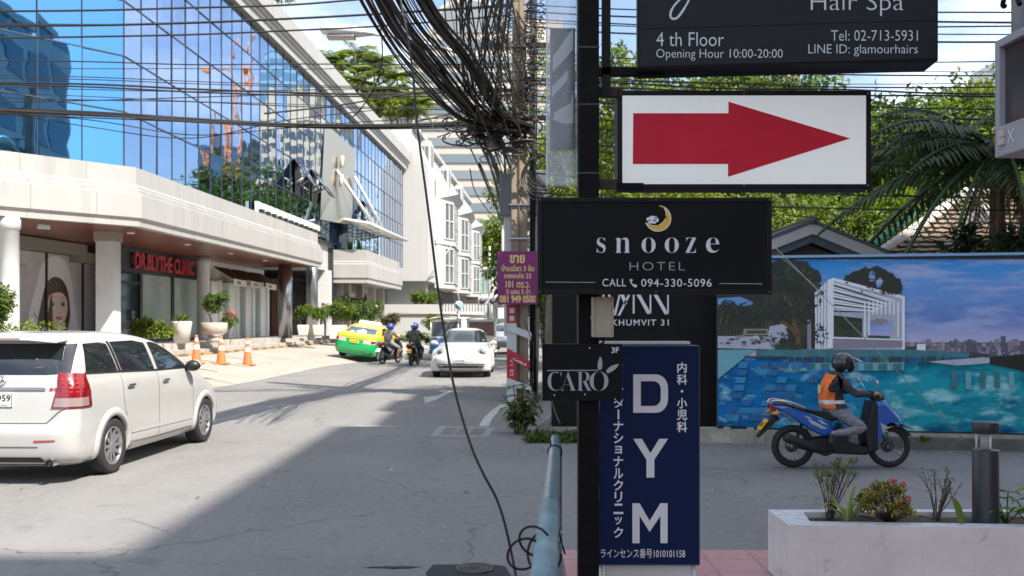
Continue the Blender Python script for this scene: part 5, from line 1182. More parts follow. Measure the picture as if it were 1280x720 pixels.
def lit(mb, s, box, d, mi=0, off=0.0, sp=1.0): put_text(mb, s, pxbox(*box, d), mi, off, sp)
def board(name, label, cat, x0, y0, x1, y1, d, th, fr, facem, framem, lift=.006):
    "a sign box seen square on: frame box plus face panel"
    a = P(x0, y1, d); b = P(x1, y0, d)
    t = thing(name, label, cat, ((a.x+b.x)/2, d, a.z)); hw = (b.x-a.x)/2; hh = b.z-a.z; f = fr/F*d
    mb = MB(); mb.bb((-hw+f, .012, f), (hw-f, th, hh-f))
    for q in (((-hw, 0, 0), (-hw+f, th, hh)), ((hw-f, 0, 0), (hw, th, hh)), ((-hw+f, 0, hh-f), (hw-f, th, hh)), ((-hw+f, 0, 0), (hw-f, th, f))): mb.bb(*q)
    mb.build('frame', [framem], t, bevel=.003)
    MB().bb((-hw+f, lift, f), (hw-f, .011, hh-f)).build('face', [facem], t)
    return t
def letters(t, name, mb, mats):
    o = mb.build(name, mats, t, recalc=False); o.matrix_parent_inverse = Matrix.Translation(-Vector(t.location)); return o
# snooze hotel
D = 4.75
sn = board('hotel_sign', 'wide black snooze hotel sign with yellow moon mounted across the post', 'sign', 672, 247, 965, 367.5, D, .13, 6, BLK, BLKF)
dl = D+.004; mb = MB()
for ch, a, b in (('𝐬', 746, 757), ('𝐧', 769, 788), ('𝐨', 802, 819.5), ('𝐨', 831, 848.5), ('𝐳', 857, 870), ('𝐞', 882.5, 899)): lit(mb, ch, (a, 297, b, 316), dl, 0, -.012)
lit(mb, 'HOTEL', (787, 327.5, 856, 338), dl, 1, -.014, 1.25)
lit(mb, 'CALL', (753, 348.5, 782.5, 358), dl, 0, .004, 1.1); lit(mb, '094-330-5096', (801.5, 348.5, 889.5, 358.5), dl, 0, .004, 1.1)
pxpoly(mb, [(682, 352.2), (744, 352.6), (744, 353.4), (682, 353)], dl, 1); pxpoly(mb, [(899, 354), (953, 354.4), (953, 355.2), (899, 354.8)], dl, 1)
hs = smooth_path([Vector((789.5, 349, 0)), Vector((788.6, 352, 0)), Vector((791, 356, 0)), Vector((796, 358, 0))], 5)   # handset
wd = [2.0 if (i < 5 or i > len(hs)-6) else 1.0 for i in range(len(hs))]
for i in range(len(hs)-1):
    a, b = hs[i], hs[i+1]; n = Vector((-(b-a).y, (b-a).x, 0)).normalized(); w = wd[i]*.8
    pxpoly(mb, [tuple((a+n*w)[:2]), tuple((b+n*w)[:2]), tuple((b-n*w)[:2]), tuple((a-n*w)[:2])], dl, 0)
letters(sn, 'lettering', mb, [SILV, mat('sign_grey', (.33, .34, .36), .5)])
def crescent(cx, cy, r, dx, dy, r2):
    a = [(cx+r*math.cos(R(t)), cy+r*math.sin(R(t))) for t in range(-82, 172, 8)]
    b = [(cx+dx+r2*math.cos(R(t)), cy+dy+r2*math.sin(R(t))) for t in range(150, -64, -8)]
    return a, b
mb = MB()
for g, mi, e in ((0, 1, 0), (.0, 0, -.0015)):
    r = 16.6 if mi == 1 else 15.0
    a = [(822.5+r*math.cos(R(t)), 273+r*math.sin(R(t))) for t in [-88+k*9.6 for k in range(27)]]
    r2 = 13.6 if mi == 1 else 14.4
    b = [(818.5+r2*math.cos(R(t)), 268+r2*math.sin(R(t))) for t in [-52+k*6.9 for k in range(27)]]
    for i in range(26): pxpoly(mb, [a[i], a[i+1], b[i+1], b[i]], dl+e, mi)
for cx, cy, r in ((811, 274, 3), (815, 272.5, 3.4), (819.5, 274, 3.2), (813, 277, 3), (817.5, 277, 3.2), (821, 275.5, 2.6)): pxpoly(mb, [(cx+r*math.cos(R(t)), cy+r*.85*math.sin(R(t))) for t in range(0, 360, 24)], dl-.003-.0002*r, 2)
pxpoly(mb, [(819+3*math.cos(R(t)), 272.2+2.2*math.sin(R(t))) for t in range(0, 360, 30)], dl-.0045, 2)
pxpoly(mb, [(820+1.4*math.cos(R(t)), 272+1*math.sin(R(t))) for t in range(0, 360, 40)], dl-.0055, 3)
pxpoly(mb, [(816, 280), (819, 279.5), (824, 281.6), (823.6, 282.2), (819, 280.8), (816.5, 281)], dl-.005, 3)
lit(mb, 'z', (827.5, 271.5, 830, 274), dl-.005, 3); lit(mb, 'z', (830.5, 269.5, 833.8, 273), dl-.005, 3)
letters(sn, 'moon_emblem', mb, [mat('moon_yellow', (.72, .46, .03), .5), mat('moon_rim', (.75, .72, .6), .5), mat('sheep_white', (.72, .74, .76), .5), BLK])
# red arrow light box
D = 5.02
WBOX = mat('lightbox_white', (.72, .735, .72), .4, var=.06, vs=2.5, emit=.0)
wb_ = WBOX.node_tree.nodes['Principled BSDF']; wb_.inputs['Emission Color'].default_value = (.9, .92, .88, 1); wb_.inputs['Emission Strength'].default_value = .12
ar = board('arrow_sign', 'white light box with big red arrow pointing right on black frame', 'sign', 772, 113, 1089, 236, D, .16, 6, WBOX, BLKF)
mb = MB(); dl = D+.004
pxpoly(mb, [(791.5, 141.5), (910.5, 141.5), (910.5, 127), (1063, 173), (910, 221), (910, 205), (791, 205)], dl)
letters(ar, 'arrow', mb, [mat('arrow_red', (.62, .018, .042), .5, var=.1, vs=2, spec=.2)])
for y in (116, 231):
    a = P(749, y, 5.06); b = P(775, y, 5.06); mb = MB().bb((a.x-.01, 5.03, a.z-.022), (b.x, 5.09, a.z+.022))
    letters(ar, 'bracket', mb, [mat('rusty_bracket', (.05, .03, .024), .7, var=.6, vs=20)])
mb = MB(); a = P(783, 233.5, 5.0); mb.bb((a.x-.05, 4.995, a.z-.02), (a.x+.09, 5.015, a.z+.02)); letters(ar, 'clip', mb, [RUSTY])
# hair salon sign, turned slightly
g0, g1 = P(797, 86, 4.92), P(1173, 75.8, 4.772); g1.z = g0.z
gd = Vector((g1.x-g0.x, g1.y-g0.y, 0)); gw = gd.length; grz = math.atan2(gd.y, gd.x)
gl = thing('salon_sign', 'large dark grey hair salon sign with opening hours above red arrow', 'sign', g0, grz)
MB().bb((0, 0, 0), (gw, .21, 1.0)).build('housing', [BLKF], gl, bevel=.006)
MB().bb((.012, -.004, .012), (gw-.012, -.0005, .992)).build('face', [mat('salon_grey', (.017, .0185, .023), .55, var=.15, vs=1.5, spec=.2)], gl)
MB().bb((.012, -.006, .205), (gw-.012, -.0045, .208)).build('seam', [BLKF], gl)
def gfit(x0, y0, x1, y1):
    def f(u, v):
        px = x0+(x1-x0)*u; t = (px-797)/(1173-797); s = gw*t; dd = 4.92+(4.772-4.92)*t
        base = 86+(75.8-86)*t; py = y1+(y0-y1)*v
        return (s, -.0062, (base-py-(0 if True else 0))*dd/F)
    return f
mb = MB()
def glit(s, x0, y0, x1, y1, off=0.0): put_text(mb, s, gfit(x0, y0, x1, y1), 0, off)
glit('4 th Floor', 821, 40.5, 907, 58, -.006); glit('Opening Hour 10:00-20:00', 821, 61.5, 981, 76, -.008)
glit('Tel: 02-713-5931', 1041, 37.8, 1147.5, 51, -.008); glit('LINE ID: glamourhairs', 1013, 55.5, 1147.5, 70.5, -.008); glit('Hair Spa', 1016, -9, 1130, 20, -.012)
gs = smooth_path([Vector((878, -30, 0)), Vector((866, -6, 0)), Vector((856, 12, 0)), Vector((847, 23, 0)), Vector((839.5, 22, 0)), Vector((841, 12, 0)), Vector((851, 0, 0)), Vector((868, -12, 0)), Vector((884, -24, 0))], 8)
ff = lambda x, y: gfit(x, y, x+1, y+1)(0, 1)
for i in range(len(gs)-1):
    a, b = gs[i], gs[i+1]; n = Vector((-(b-a).y, (b-a).x, 0)).normalized()*(1.5 if 14 < i < 40 else 1.2)
    mb.poly([ff(*(a+n)[:2]), ff(*(b+n)[:2]), ff(*(b-n)[:2]), ff(*(a-n)[:2])])
mb.build('lettering', [mat('salon_text', (.62, .63, .65), .5)], gl, recalc=False)
mb = MB()
for y in (90, 104):
    a = P(749, y, 5.02); b = P(830, y, 5.02)
    if y == 90: mb.bb((a.x, 5.0, a.z-.02), (b.x, 5.05, a.z+.02))
o = letters(gl, 'support_arm', mb, [RUSTY]); o.matrix_parent_inverse = gl.matrix_basis.inverted() if False else (Matrix.Translation(g0) @ Matrix.Rotation(grz, 4, 'Z')).inverted()
mb = MB()
for x, y in ((776, 117), (1085, 117), (776, 232), (1085, 232), (930, 116.5), (930, 232.5)): q = P(x, y, 5.012); letters(ar, 'bolt', MB().ball(q, .006, 0, 8, 5), [mat('bolt_steel', (.16, .14, .12), .5, .6)])
for x, y in ((675, 250), (962, 250), (675, 365), (962, 365), (820, 250), (820, 365)): q = P(x, y, 4.742); letters(sn, 'bolt', MB().ball(q, .005, 0, 8, 5), [mat('bolt_steel', (.16, .14, .12), .5, .6)])
# restaurant board
D = 4.88
ca = board('restaurant_sign', 'small black restaurant sign with grey lettering and chilli leaves, low on post', 'sign', 678, 430, 778, 501, D, .05, 1.2, BLK, BLKF)
mb = MB(); dl = D+.0035
for ch, a, b in (('𝐂', 684.5, 702), ('𝐀', 700.5, 720), ('𝐑', 721, 740), ('𝐎', 737, 760.5)): lit(mb, ch, (a, 464.5, b, 488.5), dl, 0, -.016)
pxpoly(mb, [(684, 462.5), (748, 462.3), (748, 463.3), (684, 463.8)], dl, 0); lit(mb, '3F', (764.3, 434, 773.6, 441.2), dl, 1, .01)
pxpoly(mb, [(747.6, 462), (746.9, 457.5), (747.4, 453), (748.8, 448.5), (750.5, 445.2), (752.2, 449), (753, 453.5), (752.8, 458), (751.8, 462)], dl, 0); pxpoly(mb, [(757.2, 464), (760, 460.3), (764, 457.4), (769, 455.7), (773.8, 455), (771.5, 459), (768, 462.3), (764, 465), (759.6, 466.8)], dl, 0)
letters(ca, 'lettering', mb, [mat('caro_grey', (.35, .34, .36), .45), WHT])
mb = MB()
for x, y in ((693, 494), (731, 493), (737, 435), (769, 499)): pxpoly(mb, [(x+.9*math.cos(R(t)), y+.9*math.sin(R(t))) for t in range(0, 360, 45)], dl-.001)
letters(ca, 'screw_heads', mb, [SILV])
# clinic standing board
D = 5.42
NAVY = mat('navy_board', (.008, .020, .075), .5, var=.15, vs=2, spec=.12)
dy = board('clinic_board', 'tall navy DYM clinic light box standing on white feet behind the post', 'sign', 742, 432, 875, 707, D, .16, 1.6, NAVY, mat('navy_frame', (.03, .04, .09), .4))
mb = MB(); dl = D+.0035
def bigstroke(polys):
    for q in polys: pxpoly(mb, q, dl, 0)
# D, Y, M as block letters
do = [(791.5, 468)]+[(820+15*math.cos(R(t)), 485+17*math.sin(R(t))) for t in range(-90, 0, 15)]+[(835, 485), (835, 499)]+[(820+15*math.cos(R(t)), 499+17*math.sin(R(t))) for t in range(0, 91, 15)]+[(791.5, 516)]
di = [(801, 476.5)]+[(817+9*math.cos(R(t)), 486.5+10*math.sin(R(t))) for t in range(-90, 0, 15)]+[(826, 486.5), (826, 497.5)]+[(817+9*math.cos(R(t)), 497.5+10*math.sin(R(t))) for t in range(0, 91, 15)]+[(801, 507.5)]
for i in range(len(do)): j = (i+1) % len(do); pxpoly(mb, [do[i], do[j], di[j], di[i]], dl, 0)
bigstroke([[(791.5, 548.5), (802.5, 548.5), (813, 566.5), (818, 574.5), (808, 574.5)], [(824, 548.5), (835, 548.5), (818, 574.5), (813, 566.5)], [(808, 574.5), (818, 574.5), (818, 597), (808, 597)]])
bigstroke([[(790.5, 629), (799.5, 629), (799.5, 679), (790.5, 679)], [(825.5, 629), (834.5, 629), (834.5, 679), (825.5, 679)], [(799.5, 629), (799.5, 645), (812, 665), (812, 651)], [(825.5, 629), (825.5, 645), (812, 665), (812, 651)]])
def vtext(s, xc, y0, y1, w, mi, off, fix={}):
    n = len(s); h = (y1-y0)/n
    for i, ch in enumerate(s):
        c = y0+h*(i+.5)
        if ch == 'ー': pxpoly(mb, [(xc-1.1, c-h*.42), (xc+1.1, c-h*.42), (xc+1.1, c+h*.42), (xc-1.1, c+h*.42)], dl, mi); continue
        if ch == '・': pxpoly(mb, [(xc+1.7*math.cos(R(t)), c+1.7*math.sin(R(t))) for t in range(0, 360, 40)], dl, mi); continue
        k = .66 if ch in 'ョッ' else .9; a = text_geo(ch, off)[2]; hh = h*k; ww = min(w*k, hh*a*1.02) if a < 3 else w*k
        if a > 1.6: hh = ww/a
        lit(mb, ch, (xc-ww/2, c-hh/2, xc+ww/2, c+hh/2), dl, mi, off)
vtext('内科・小児科', 852.5, 452, 541, 14.5, 1, .024)
vtext('ンターナショナルクリニック', 773, 481, 673, 13.5, 1, .02)
vtext('インター'[:1], 773, 455, 468, 12, 1, .02)
lit(mb, 'ラインセンス番号1010101158', (751, 686, 856.5, 697.5), dl, 1, .003)
letters(dy, 'lettering', mb, [mat('board_silver', (.78, .79, .79), .5), mat('board_white', (.84, .85, .87), .5)])
mb = MB(); a = P(757, 707, D); b = P(867, 707, D); zb = .116
mb.bb((a.x, D+.05, zb), (b.x, D+.13, a.z-.001)); letters(dy, 'base_panel', mb, [mat('stand_white', (.70, .70, .69), .5)])
for x in (752, 868): a = P(x, 707, D); letters(dy, 'foot', MB().tube([(a.x, D+.04, a.z), (a.x+(-.01 if x < 800 else .012), D-.02, zb)], .012, 8), [SILV])
mb = MB(); a = P(745, 431, D+.05); b = P(862, 431, D+.05); mb.bb((a.x, D+.03, a.z+.004), (b.x, D+.12, a.z+.02)); letters(dy, 'lamp_tube', mb, [WHT])
mb = MB(); mb.tube(smooth_path([P(749, 500, 5.1), P(746, 560, 5.1), P(748, 620, 5.1), P(744, 690, 5.1), P(740, 725, 5.1)], 6), .005, 6); tag(mb.build('power_cable', [mat('cable_grey', (.3, .3, .31), .5)]), 'thin grey power cable running down the black post beside navy board', 'cable')
# beige junction box under the snooze sign
D = 4.86; a = P(740.5, 421.5, D); b = P(767.5, 371, D); w, h = b.x-a.x, b.z-a.z
BEI = mat('beige_plastic', (.42, .36, .25), .5, var=.12, vs=12)
jb = thing('junction_box', 'beige plastic junction box on the post under snooze sign', 'electrical box', ((a.x+b.x)/2, D, a.z))
MB().bb((-w/2, .01, 0), (w/2, .09, h)).build('housing', [BEI], jb, bevel=.005)
mb = MB()
for q in (((-w/2+.002, -.004, 0), (-w/2+.012, .011, h)), ((w/2-.012, -.004, 0), (w/2-.002, .011, h)), ((-w/2+.012, -.004, h-.01), (w/2-.012, .011, h)), ((-w/2+.012, -.004, 0), (w/2-.012, .011, .01))): mb.bb(*q)
mb.bb((-w/2+.012, .002, .01), (w/2-.012, .012, h-.01)); mb.build('lid', [BEI], jb, bevel=.002)
MB().bb((-w/2-.008, .0, h*.45), (-w/2+.002, .02, h*.52)).build('latch', [BEI], jb)
MB().tube(smooth_path([(-.0, .05, 0), (.005, .03, -.025), (-.02, .02, -.04), (-.06, .03, -.045)], 5), .006, 6).build('cable_tail', [BLKF], jb)
# running text sign wrapped in clear plastic
a = P(683.5, 232, 5.12); b = P(722, -10, 5.12)
ls = thing('wrapped_sign', 'narrow display sign wrapped in clear plastic film left of post', 'sign', ((a.x+b.x)/2, 5.12, a.z)); w = (b.x-a.x); h = b.z-a.z
PF = mat('clear_film', (.82, .85, .88), .12, alpha=.30, spec=.8, bump=.6, bs=9)
n = 30; mb = MB(); rings = []
for i in range(n+1):
    z = h*i/n; q = []
    for (x, y) in ((-w/2, -.015), (-w/4, -.03), (0, -.02), (w/4, -.034), (w/2, -.01), (w/2, .06), (-w/2, .06)):
        q.append((x+random.uniform(-.004, .004), y+random.uniform(-.007, .007), z))
    rings.append(q)
mb.loft(rings, 0, True, False, True); mb.build('plastic_film', [PF], ls, recalc=False)
k = .0043
mb = MB().bb((-w/2+.018, .005, .20), (w/2-.012, .05, .33), 0); mb.bb((-w/2+.02, .02, .33), (w/2-.012, .05, .86), 0); mb.build('display_panel', [BLKF], ls)
mb = MB()
for q in ([(.0, .34), (.06, .34), (.06, .52), (.045, .45), (-.04, .40), (-.05, .36)], [(-.055, .48), (.03, .58), (.03, .63), (-.055, .54)], [(-.05, .62), (.06, .74), (.06, .86), (-.05, .70)]): mb.poly([(x, .014, z) for x, z in q], 0)
for i in range(60):
    x = random.uniform(-.06, .06); z = random.uniform(.35, .84); mb.poly([(x, .0125, z), (x+.003, .0125, z), (x+.003, .0125, z+.003), (x, .0125, z+.003)], 1)
mb.build('display_graphic', [mat('led_grey', (.35, .37, .40), .4), WHT], ls, recalc=False)
mb = MB().bb((-w/2-.003, .02, 0), (-w/2+.004, .028, h)); mb.bb((w/2-.004, .02, 0), (w/2+.003, .028, h)); mb.build('edge_strip', [mat('film_edge', (.6, .62, .65), .3)], ls)
# grey light box at the right edge of the picture
q0 = P(1243, 52, 4.05); q1 = P(1290, 27, 3.78); dd = Vector((q1.x-q0.x, q1.y-q0.y, 0)); rz = math.atan2(dd.y, dd.x)
zb = P(1243, 198, 4.05).z
rb = thing('light_box_sign', 'grey framed light box sign hanging at the right edge', 'sign', (q0.x, q0.y, zb), rz); hh = q0.z-zb
GRB = mat('box_grey', (.34, .34, .36), .45, var=.1, vs=6)
mb = MB(); Wd = .75
for q in (((0, 0, 0), (.03, .14, hh)), ((.03, 0, hh-.035), (Wd, .14, hh)), ((.03, 0, 0), (Wd, .14, .13)), ((.03, .1, .13), (Wd, .14, hh-.035))): mb.bb(*q)
mb.build('housing', [GRB], rb, bevel=.006)
MB().bb((.031, .03, .131), (Wd, .035, hh-.036)).build('face', [mat('panel_taupe', (.05, .045, .045), .25)], rb)
mb = MB().bb((.045, -.012, .045), (.085, -.001, .075)).bb((.045, -.012, .078), (.085, -.001, .108)); mb.build('socket', [mat('socket_pink', (.5, .42, .40), .5)], rb)
mb = MB(); put_text(mb, 'X', lambda u, v: (.102+.05*u, -.003, .045+.055*v), 0, -.012); mb.build('lettering', [WHT], rb, recalc=False)
mb = MB(); mb.tube([(.09, .06, hh), (.09, .06, hh+.5)], .035, 8); mb.build('hanger', [GRB], rb)
mb = MB()
for i in range(14):
    x = random.uniform(-.02, .25); p = [(x, random.uniform(0, .1), hh+.25+random.uniform(-.05, .1))]
    for k in range(4): p.append((p[-1][0]+random.uniform(-.06, .06), p[-1][1]+random.uniform(-.03, .03), p[-1][2]+random.uniform(-.08, .03)))
    mb.tube(smooth_path(p, 4), .011, 5)
mb.build('cable_knot', [BLKF], rb)
# ---------------------------------------------------------------- black gate wall with the apartment name
dw = 14.2; a = P(690, 531, dw); b = P(897, 300, dw)
gw_ = thing('name_wall', 'black panelled wall with white apartment name beside the pool billboard', 'wall', (a.x, dw, 0))
w = b.x-a.x; MB().bb((0, 0, .12), (w, .35, 2.75)).build('panel', [mat('wall_black', (.013, .0125, .012), .5, var=.25, vs=2, spec=.15)], gw_, bevel=.01)
MB().bb((-.02, -.02, 0), (w, .37, .12)).build('plinth', [mat('plinth_concrete', (.34, .33, .31), .8, var=.3, vs=6)], gw_)
MB().bb((.36, -.012, .13), (.375, -.001, 2.74)).build('panel_joint', [BLACKF], gw_)
mb = MB(); dl = dw-.012
sw = lambda q: pxpoly(mb, q, dl)
sw([(737, 355), (740, 355), (749, 390), (747, 394)]); sw([(747, 394), (756, 358), (758, 358), (750, 394)]); sw([(757, 358), (760, 358), (769, 391), (767, 394)]); sw([(767, 394), (776, 358), (778, 358), (770, 394)])
sw([(771, 358), (776, 358), (784, 379), (781, 382)]); sw([(790, 358), (793, 358), (775, 394.5), (772, 394.5)])
sw([(791, 360), (793.2, 360), (793.2, 392), (791, 392)]); sw([(791, 360), (796, 360), (814, 392.5), (809, 392.5)]); sw([(812, 360), (814, 360), (814, 392.5), (812, 392.5)])
sw([(812, 360), (817, 360), (836, 393), (831, 393)]); sw([(834, 360), (836, 360), (836, 393), (834, 393)])
lit(mb, 'SUKHUMVIT 31', (749, 399.3, 836, 407), dl, 0, .012, 1.2)
letters(gw_, 'lettering', mb, [mat('wall_lettering', (.75, .77, .79), .4)])
# ---------------------------------------------------------------- pool billboard
BS = -.1955
def bp(px, py, e=0.0):
    k = (px-640)/F; d = (13.3+.1955*2.897)/(1+.1955*k)-e
    return P(px, py, d)
bb_ = thing('billboard', 'long printed hoarding showing rooftop pool, white pavilion and evening sky', 'billboard', (5.5, 13, 0))
def bl(mb, pts, e, mi): mb.poly([bp(max(x, 897.3), max(y, 324.3), e) for x, y in pts], mi)
def print_mat(name, stops, lo, hi, c2, nsc=(1, 1, 3), ns=1.2, th=(.45, .7), c3=None, n3=(1, 1, 1), s3=4, th3=(.55, .7)):
    m = bpy.data.materials.new(name); m.use_nodes = True; t = m.node_tree; b = t.nodes['Principled BSDF']
    tco = t.nodes.new('ShaderNodeTexCoord').outputs['Object']; sx_ = t.nodes.new('ShaderNodeSeparateXYZ'); t.links.new(tco, sx_.inputs[0])
    mr = t.nodes.new('ShaderNodeMapRange'); mr.inputs[1].default_value = lo[1]; mr.inputs[2].default_value = hi[1]; t.links.new(sx_.outputs[lo[0]], mr.inputs[0])
    r = t.nodes.new('ShaderNodeValToRGB'); e = r.color_ramp.elements
    while len(e) < len(stops): e.new(.5)
    for i, (p_, c_) in enumerate(stops): e[i].position = p_; e[i].color = (*c_, 1)
    t.links.new(mr.outputs[0], r.inputs[0]); c = r.outputs[0]
    mp = t.nodes.new('ShaderNodeMapping'); mp.inputs['Scale'].default_value = nsc; t.links.new(tco, mp.inputs[0])
    if c2: c = mixc(t, noise_mix(t, mp.outputs[0], ns, 6, *th), c, c2)
    if c3:
        m3 = t.nodes.new('ShaderNodeMapping'); m3.inputs['Scale'].default_value = n3; t.links.new(tco, m3.inputs[0]); c = mixc(t, noise_mix(t, m3.outputs[0], s3, 7, *th3), c, c3)
    t.links.new(c, b.inputs['Base Color']); b.inputs['Roughness'].default_value = .5; b.inputs['Specular IOR Level'].default_value = .08
    return m
SKY1 = print_mat('print_sky', [(0, (.66, .58, .70)), (.12, (.50, .50, .74)), (.3, (.16, .27, .60)), (.6, (.18, .36, .74)), (1, (.05, .36, .82))], ('Z', 1.35), ('Z', 2.55), (.48, .54, .80), (.6, .6, 3.6), 1.4, (.46, .64), (.78, .50, .62), (.5, .5, 5), 1.6, (.60, .74))
POOLB = print_mat('print_pool', [(0, (.012, .16, .46)), (.35, (.012, .24, .50)), (.62, (.02, .36, .44)), (1, (.03, .40, .45))], ('X', 2.8), ('X', 7.0), (.005, .08, .20), (.7, .7, 2.2), 2.2, (.46, .70), (.42, .80, .80), (.8, .8, 1.8), 3.0, (.52, .70))
PT = mat('print_tree', (.012, .022, .014), .4, var=.5, vs=8); PTL = mat('print_tree_leaf', (.03, .055, .02), .4, var=.5, vs=9); PTR = mat('print_trunk', (.17, .085, .035), .4, var=.4, vs=9)
PW = mat('print_white', (.90, .92, .95), .45, spec=.1); PGR = mat('print_grey', (.50, .53, .62), .45, var=.2, vs=6); PDK = mat('print_dark', (.05, .06, .075), .4); PST = mat('print_stone', (.33, .27, .21), .4, var=.25, vs=6)
PTE = mat('print_teal', (.05, .22, .26), .4, var=.35, vs=5); PLB = mat('print_light_teal', (.16, .44, .50), .4, var=.15, vs=3); PBL = mat('print_tile_blue', (.025, .27, .55), .4, var=.3, vs=4); PBD = mat('print_tile_deep', (.010, .15, .40), .4, var=.3, vs=4)
CT = [mat('print_city_%d' % i, c, .4) for i, c in enumerate([(.30, .26, .32), (.20, .18, .24), (.12, .12, .17), (.40, .35, .40), (.33, .22, .24)])]
mats_b = [SKY1, POOLB, PT, PTL, PTR, PW, PGR, PDK, PST, PTE, PLB, PBL, PBD]+CT+[mat('print_glow', (.30, .26, .18), .4)]
mb = MB()
for i in range(20):
    x0, x1 = 897+i*20.5, 897+(i+1)*20.5
    bl(mb, [(x0, 445), (x1, 445), (x1, 324), (x0, 324)], 0, 0); bl(mb, [(x0, 532+i*.85), (x1, 532+(i+1)*.85), (x1, 445), (x0, 445)], 0, 1)
E = iter(range(1, 4000)); nx = lambda: .00007*next(E)+.001
def cloud_blob(cx, cy, rx, ry, mi, n=34, j=.16):
    ph = [random.uniform(0, 6.28) for _ in range(4)]
    pts = []
    for i in range(n):
        t = 2*math.pi*i/n; r = 1+j*(math.sin(5*t+ph[0])*.5+math.sin(9*t+ph[1])*.5+math.sin(13*t+ph[2])*.45)
        pts.append((cx+rx*r*math.cos(t), cy+ry*r*math.sin(t)))
    e = nx(); mb.add([bp(max(x, 897.3), max(y, 324.3), e) for x, y in [(cx, cy)]+pts], [(0, i+1, (i+1) % n+1) for i in range(n)], mi)
# city on the horizon
bl(mb, [(1130, 447), (1310, 449), (1310, 428), (1130, 428)], nx(), 14+1)
for i in range(150):
    x = random.uniform(1128, 1300); w_ = random.uniform(2, 6); h_ = random.uniform(3, 13); y = random.uniform(432, 446); bl(mb, [(x, y), (x+w_, y), (x+w_, y-h_*.75), (x, y-h_*.75)], nx(), 13+random.randrange(5))
for x, h_ in ((1251, 18), (1275, 12), (1209, 14), (1283, 13)): bl(mb, [(x, 440), (x+6, 440), (x+6, 438-h_), (x, 438-h_)], nx(), 15)
bl(mb, [(1130, 450), (1155, 450), (1158, 433), (1132, 433)], nx(), 7); bl(mb, [(1146, 440), (1157, 440), (1157, 430), (1146, 430)], nx(), 5)
# dark trees and hedge, left half
for cx, cy, rx, ry, mi in ((915, 378, 30, 24, 2), (935, 400, 40, 22, 2), (985, 352, 40, 30, 2), (1000, 372, 30, 26, 2), (960, 365, 34, 30, 2), (978, 395, 40, 30, 2), (905, 398, 20, 18, 2)): cloud_blob(cx, cy, rx, ry, mi, 40, .10)
bl(mb, [(897, 373), (925, 371), (946, 379), (930, 383), (912, 380), (897, 384)], nx(), 0)
bl(mb, [(897, 438), (1020, 436), (1020, 405), (897, 405)], nx(), 2)
for i in range(26):
    x = 898+i*4.4; bl(mb, [(x, 421), (x+3, 421), (x+2.6, random.uniform(405, 412)), (x+.6, 407)], nx(), 3)
for cx, cy, rx, ry in ((958, 346, 16, 8), (994, 342, 18, 10), (1012, 356, 10, 9), (975, 372, 18, 9), (950, 386, 14, 8), (1004, 390, 12, 8), (960, 408, 10, 8), (1002, 410, 9, 10)): cloud_blob(cx, cy, rx, ry, 3, 30, .25)
bl(mb, [(897, 435), (975, 437), (975, 421), (897, 420)], nx(), 6)
for i in range(40): x = random.uniform(898, 970); y = random.uniform(422, 434); bl(mb, [(x, y), (x+6, y), (x+6, y-3), (x, y-3)], nx(), random.choice([6, 7, 13]))
bl(mb, [(928, 419), (962, 419), (960, 411), (930, 411)], nx(), 18); bl(mb, [(932, 417), (958, 417), (958, 413), (934, 413)], nx(), 7)
bl(mb, [(960, 420), (985, 424), (983, 404), (962, 408)], nx(), 6)
for pts, w in (([(998, 436), (997, 420), (993, 402), (1000, 385), (1010, 375)], 3.2), ([(997, 420), (986, 408), (976, 402)], 2.2), ([(995, 400), (990, 384), (980, 370)], 1.5), ([(908, 405), (910, 392), (915, 384)], .8), ([(900, 404), (903, 390), (899, 382)], .8), ([(1030, 400), (1028, 380), (1033, 368)], 1)):
    q = smooth_path([Vector((*p_, 0)) for p_ in pts], 4); e = nx()
    for i in range(len(q)-1):
        a_, b_ = q[i], q[i+1]; n_ = Vector((-(b_-a_).y, (b_-a_).x, 0)).normalized()*w; bl(mb, [tuple((a_+n_)[:2]), tuple((b_+n_)[:2]), tuple((b_-n_)[:2]), tuple((a_-n_)[:2])], e, 4)
def spray(cx, cy, rx, ry, n, mis, sz=2.2):
    for _ in range(n):
        a = random.uniform(0, 6.28); k = random.random()**.5*random.uniform(.8, 1.12); x, y = cx+rx*k*math.cos(a), cy+ry*k*math.sin(a); q = random.uniform(0, 3.1); s_ = sz*random.uniform(.5, 1.3)
        if y > 327: bl(mb, [(x+s_*math.cos(q), y+s_*math.sin(q)), (x-s_*math.sin(q)*.7, y+s_*.6*math.cos(q)), (x-s_*math.cos(q), y-s_*math.sin(q)), (x+s_*.7*math.sin(q), y-s_*.6*math.cos(q))], .0265+random.uniform(0, .002), random.choice(mis))
for q in ((958, 350, 22, 18), (985, 346, 34, 22), (1004, 365, 26, 22), (972, 380, 34, 22), (940, 392, 34, 18), (912, 388, 18, 14), (1002, 392, 18, 14)): spray(*q, 120, [2, 2, 2, 2, 3])
for q in ((1090, 350, 32, 16), (1112, 360, 14, 10)): spray(*q, 70, [2, 2, 2, 3], 1.8)
for q in ((985, 425, 22, 12), (1025, 418, 10, 16), (1060, 410, 17, 9)): spray(*q, 60, [2, 3, 3], 1.6)
cloud_blob(985, 434, 20, 5, 3, 30, .25)
cloud_blob(1090, 351, 30, 17, 2, 40, .10); cloud_blob(1068, 352, 14, 10, 2, 30, .12); cloud_blob(1116, 358, 12, 12, 2, 30, .12); cloud_blob(1090, 345, 4, 7, 0, 20, .2); cloud_blob(1100, 354, 5, 6, 0, 20, .2)
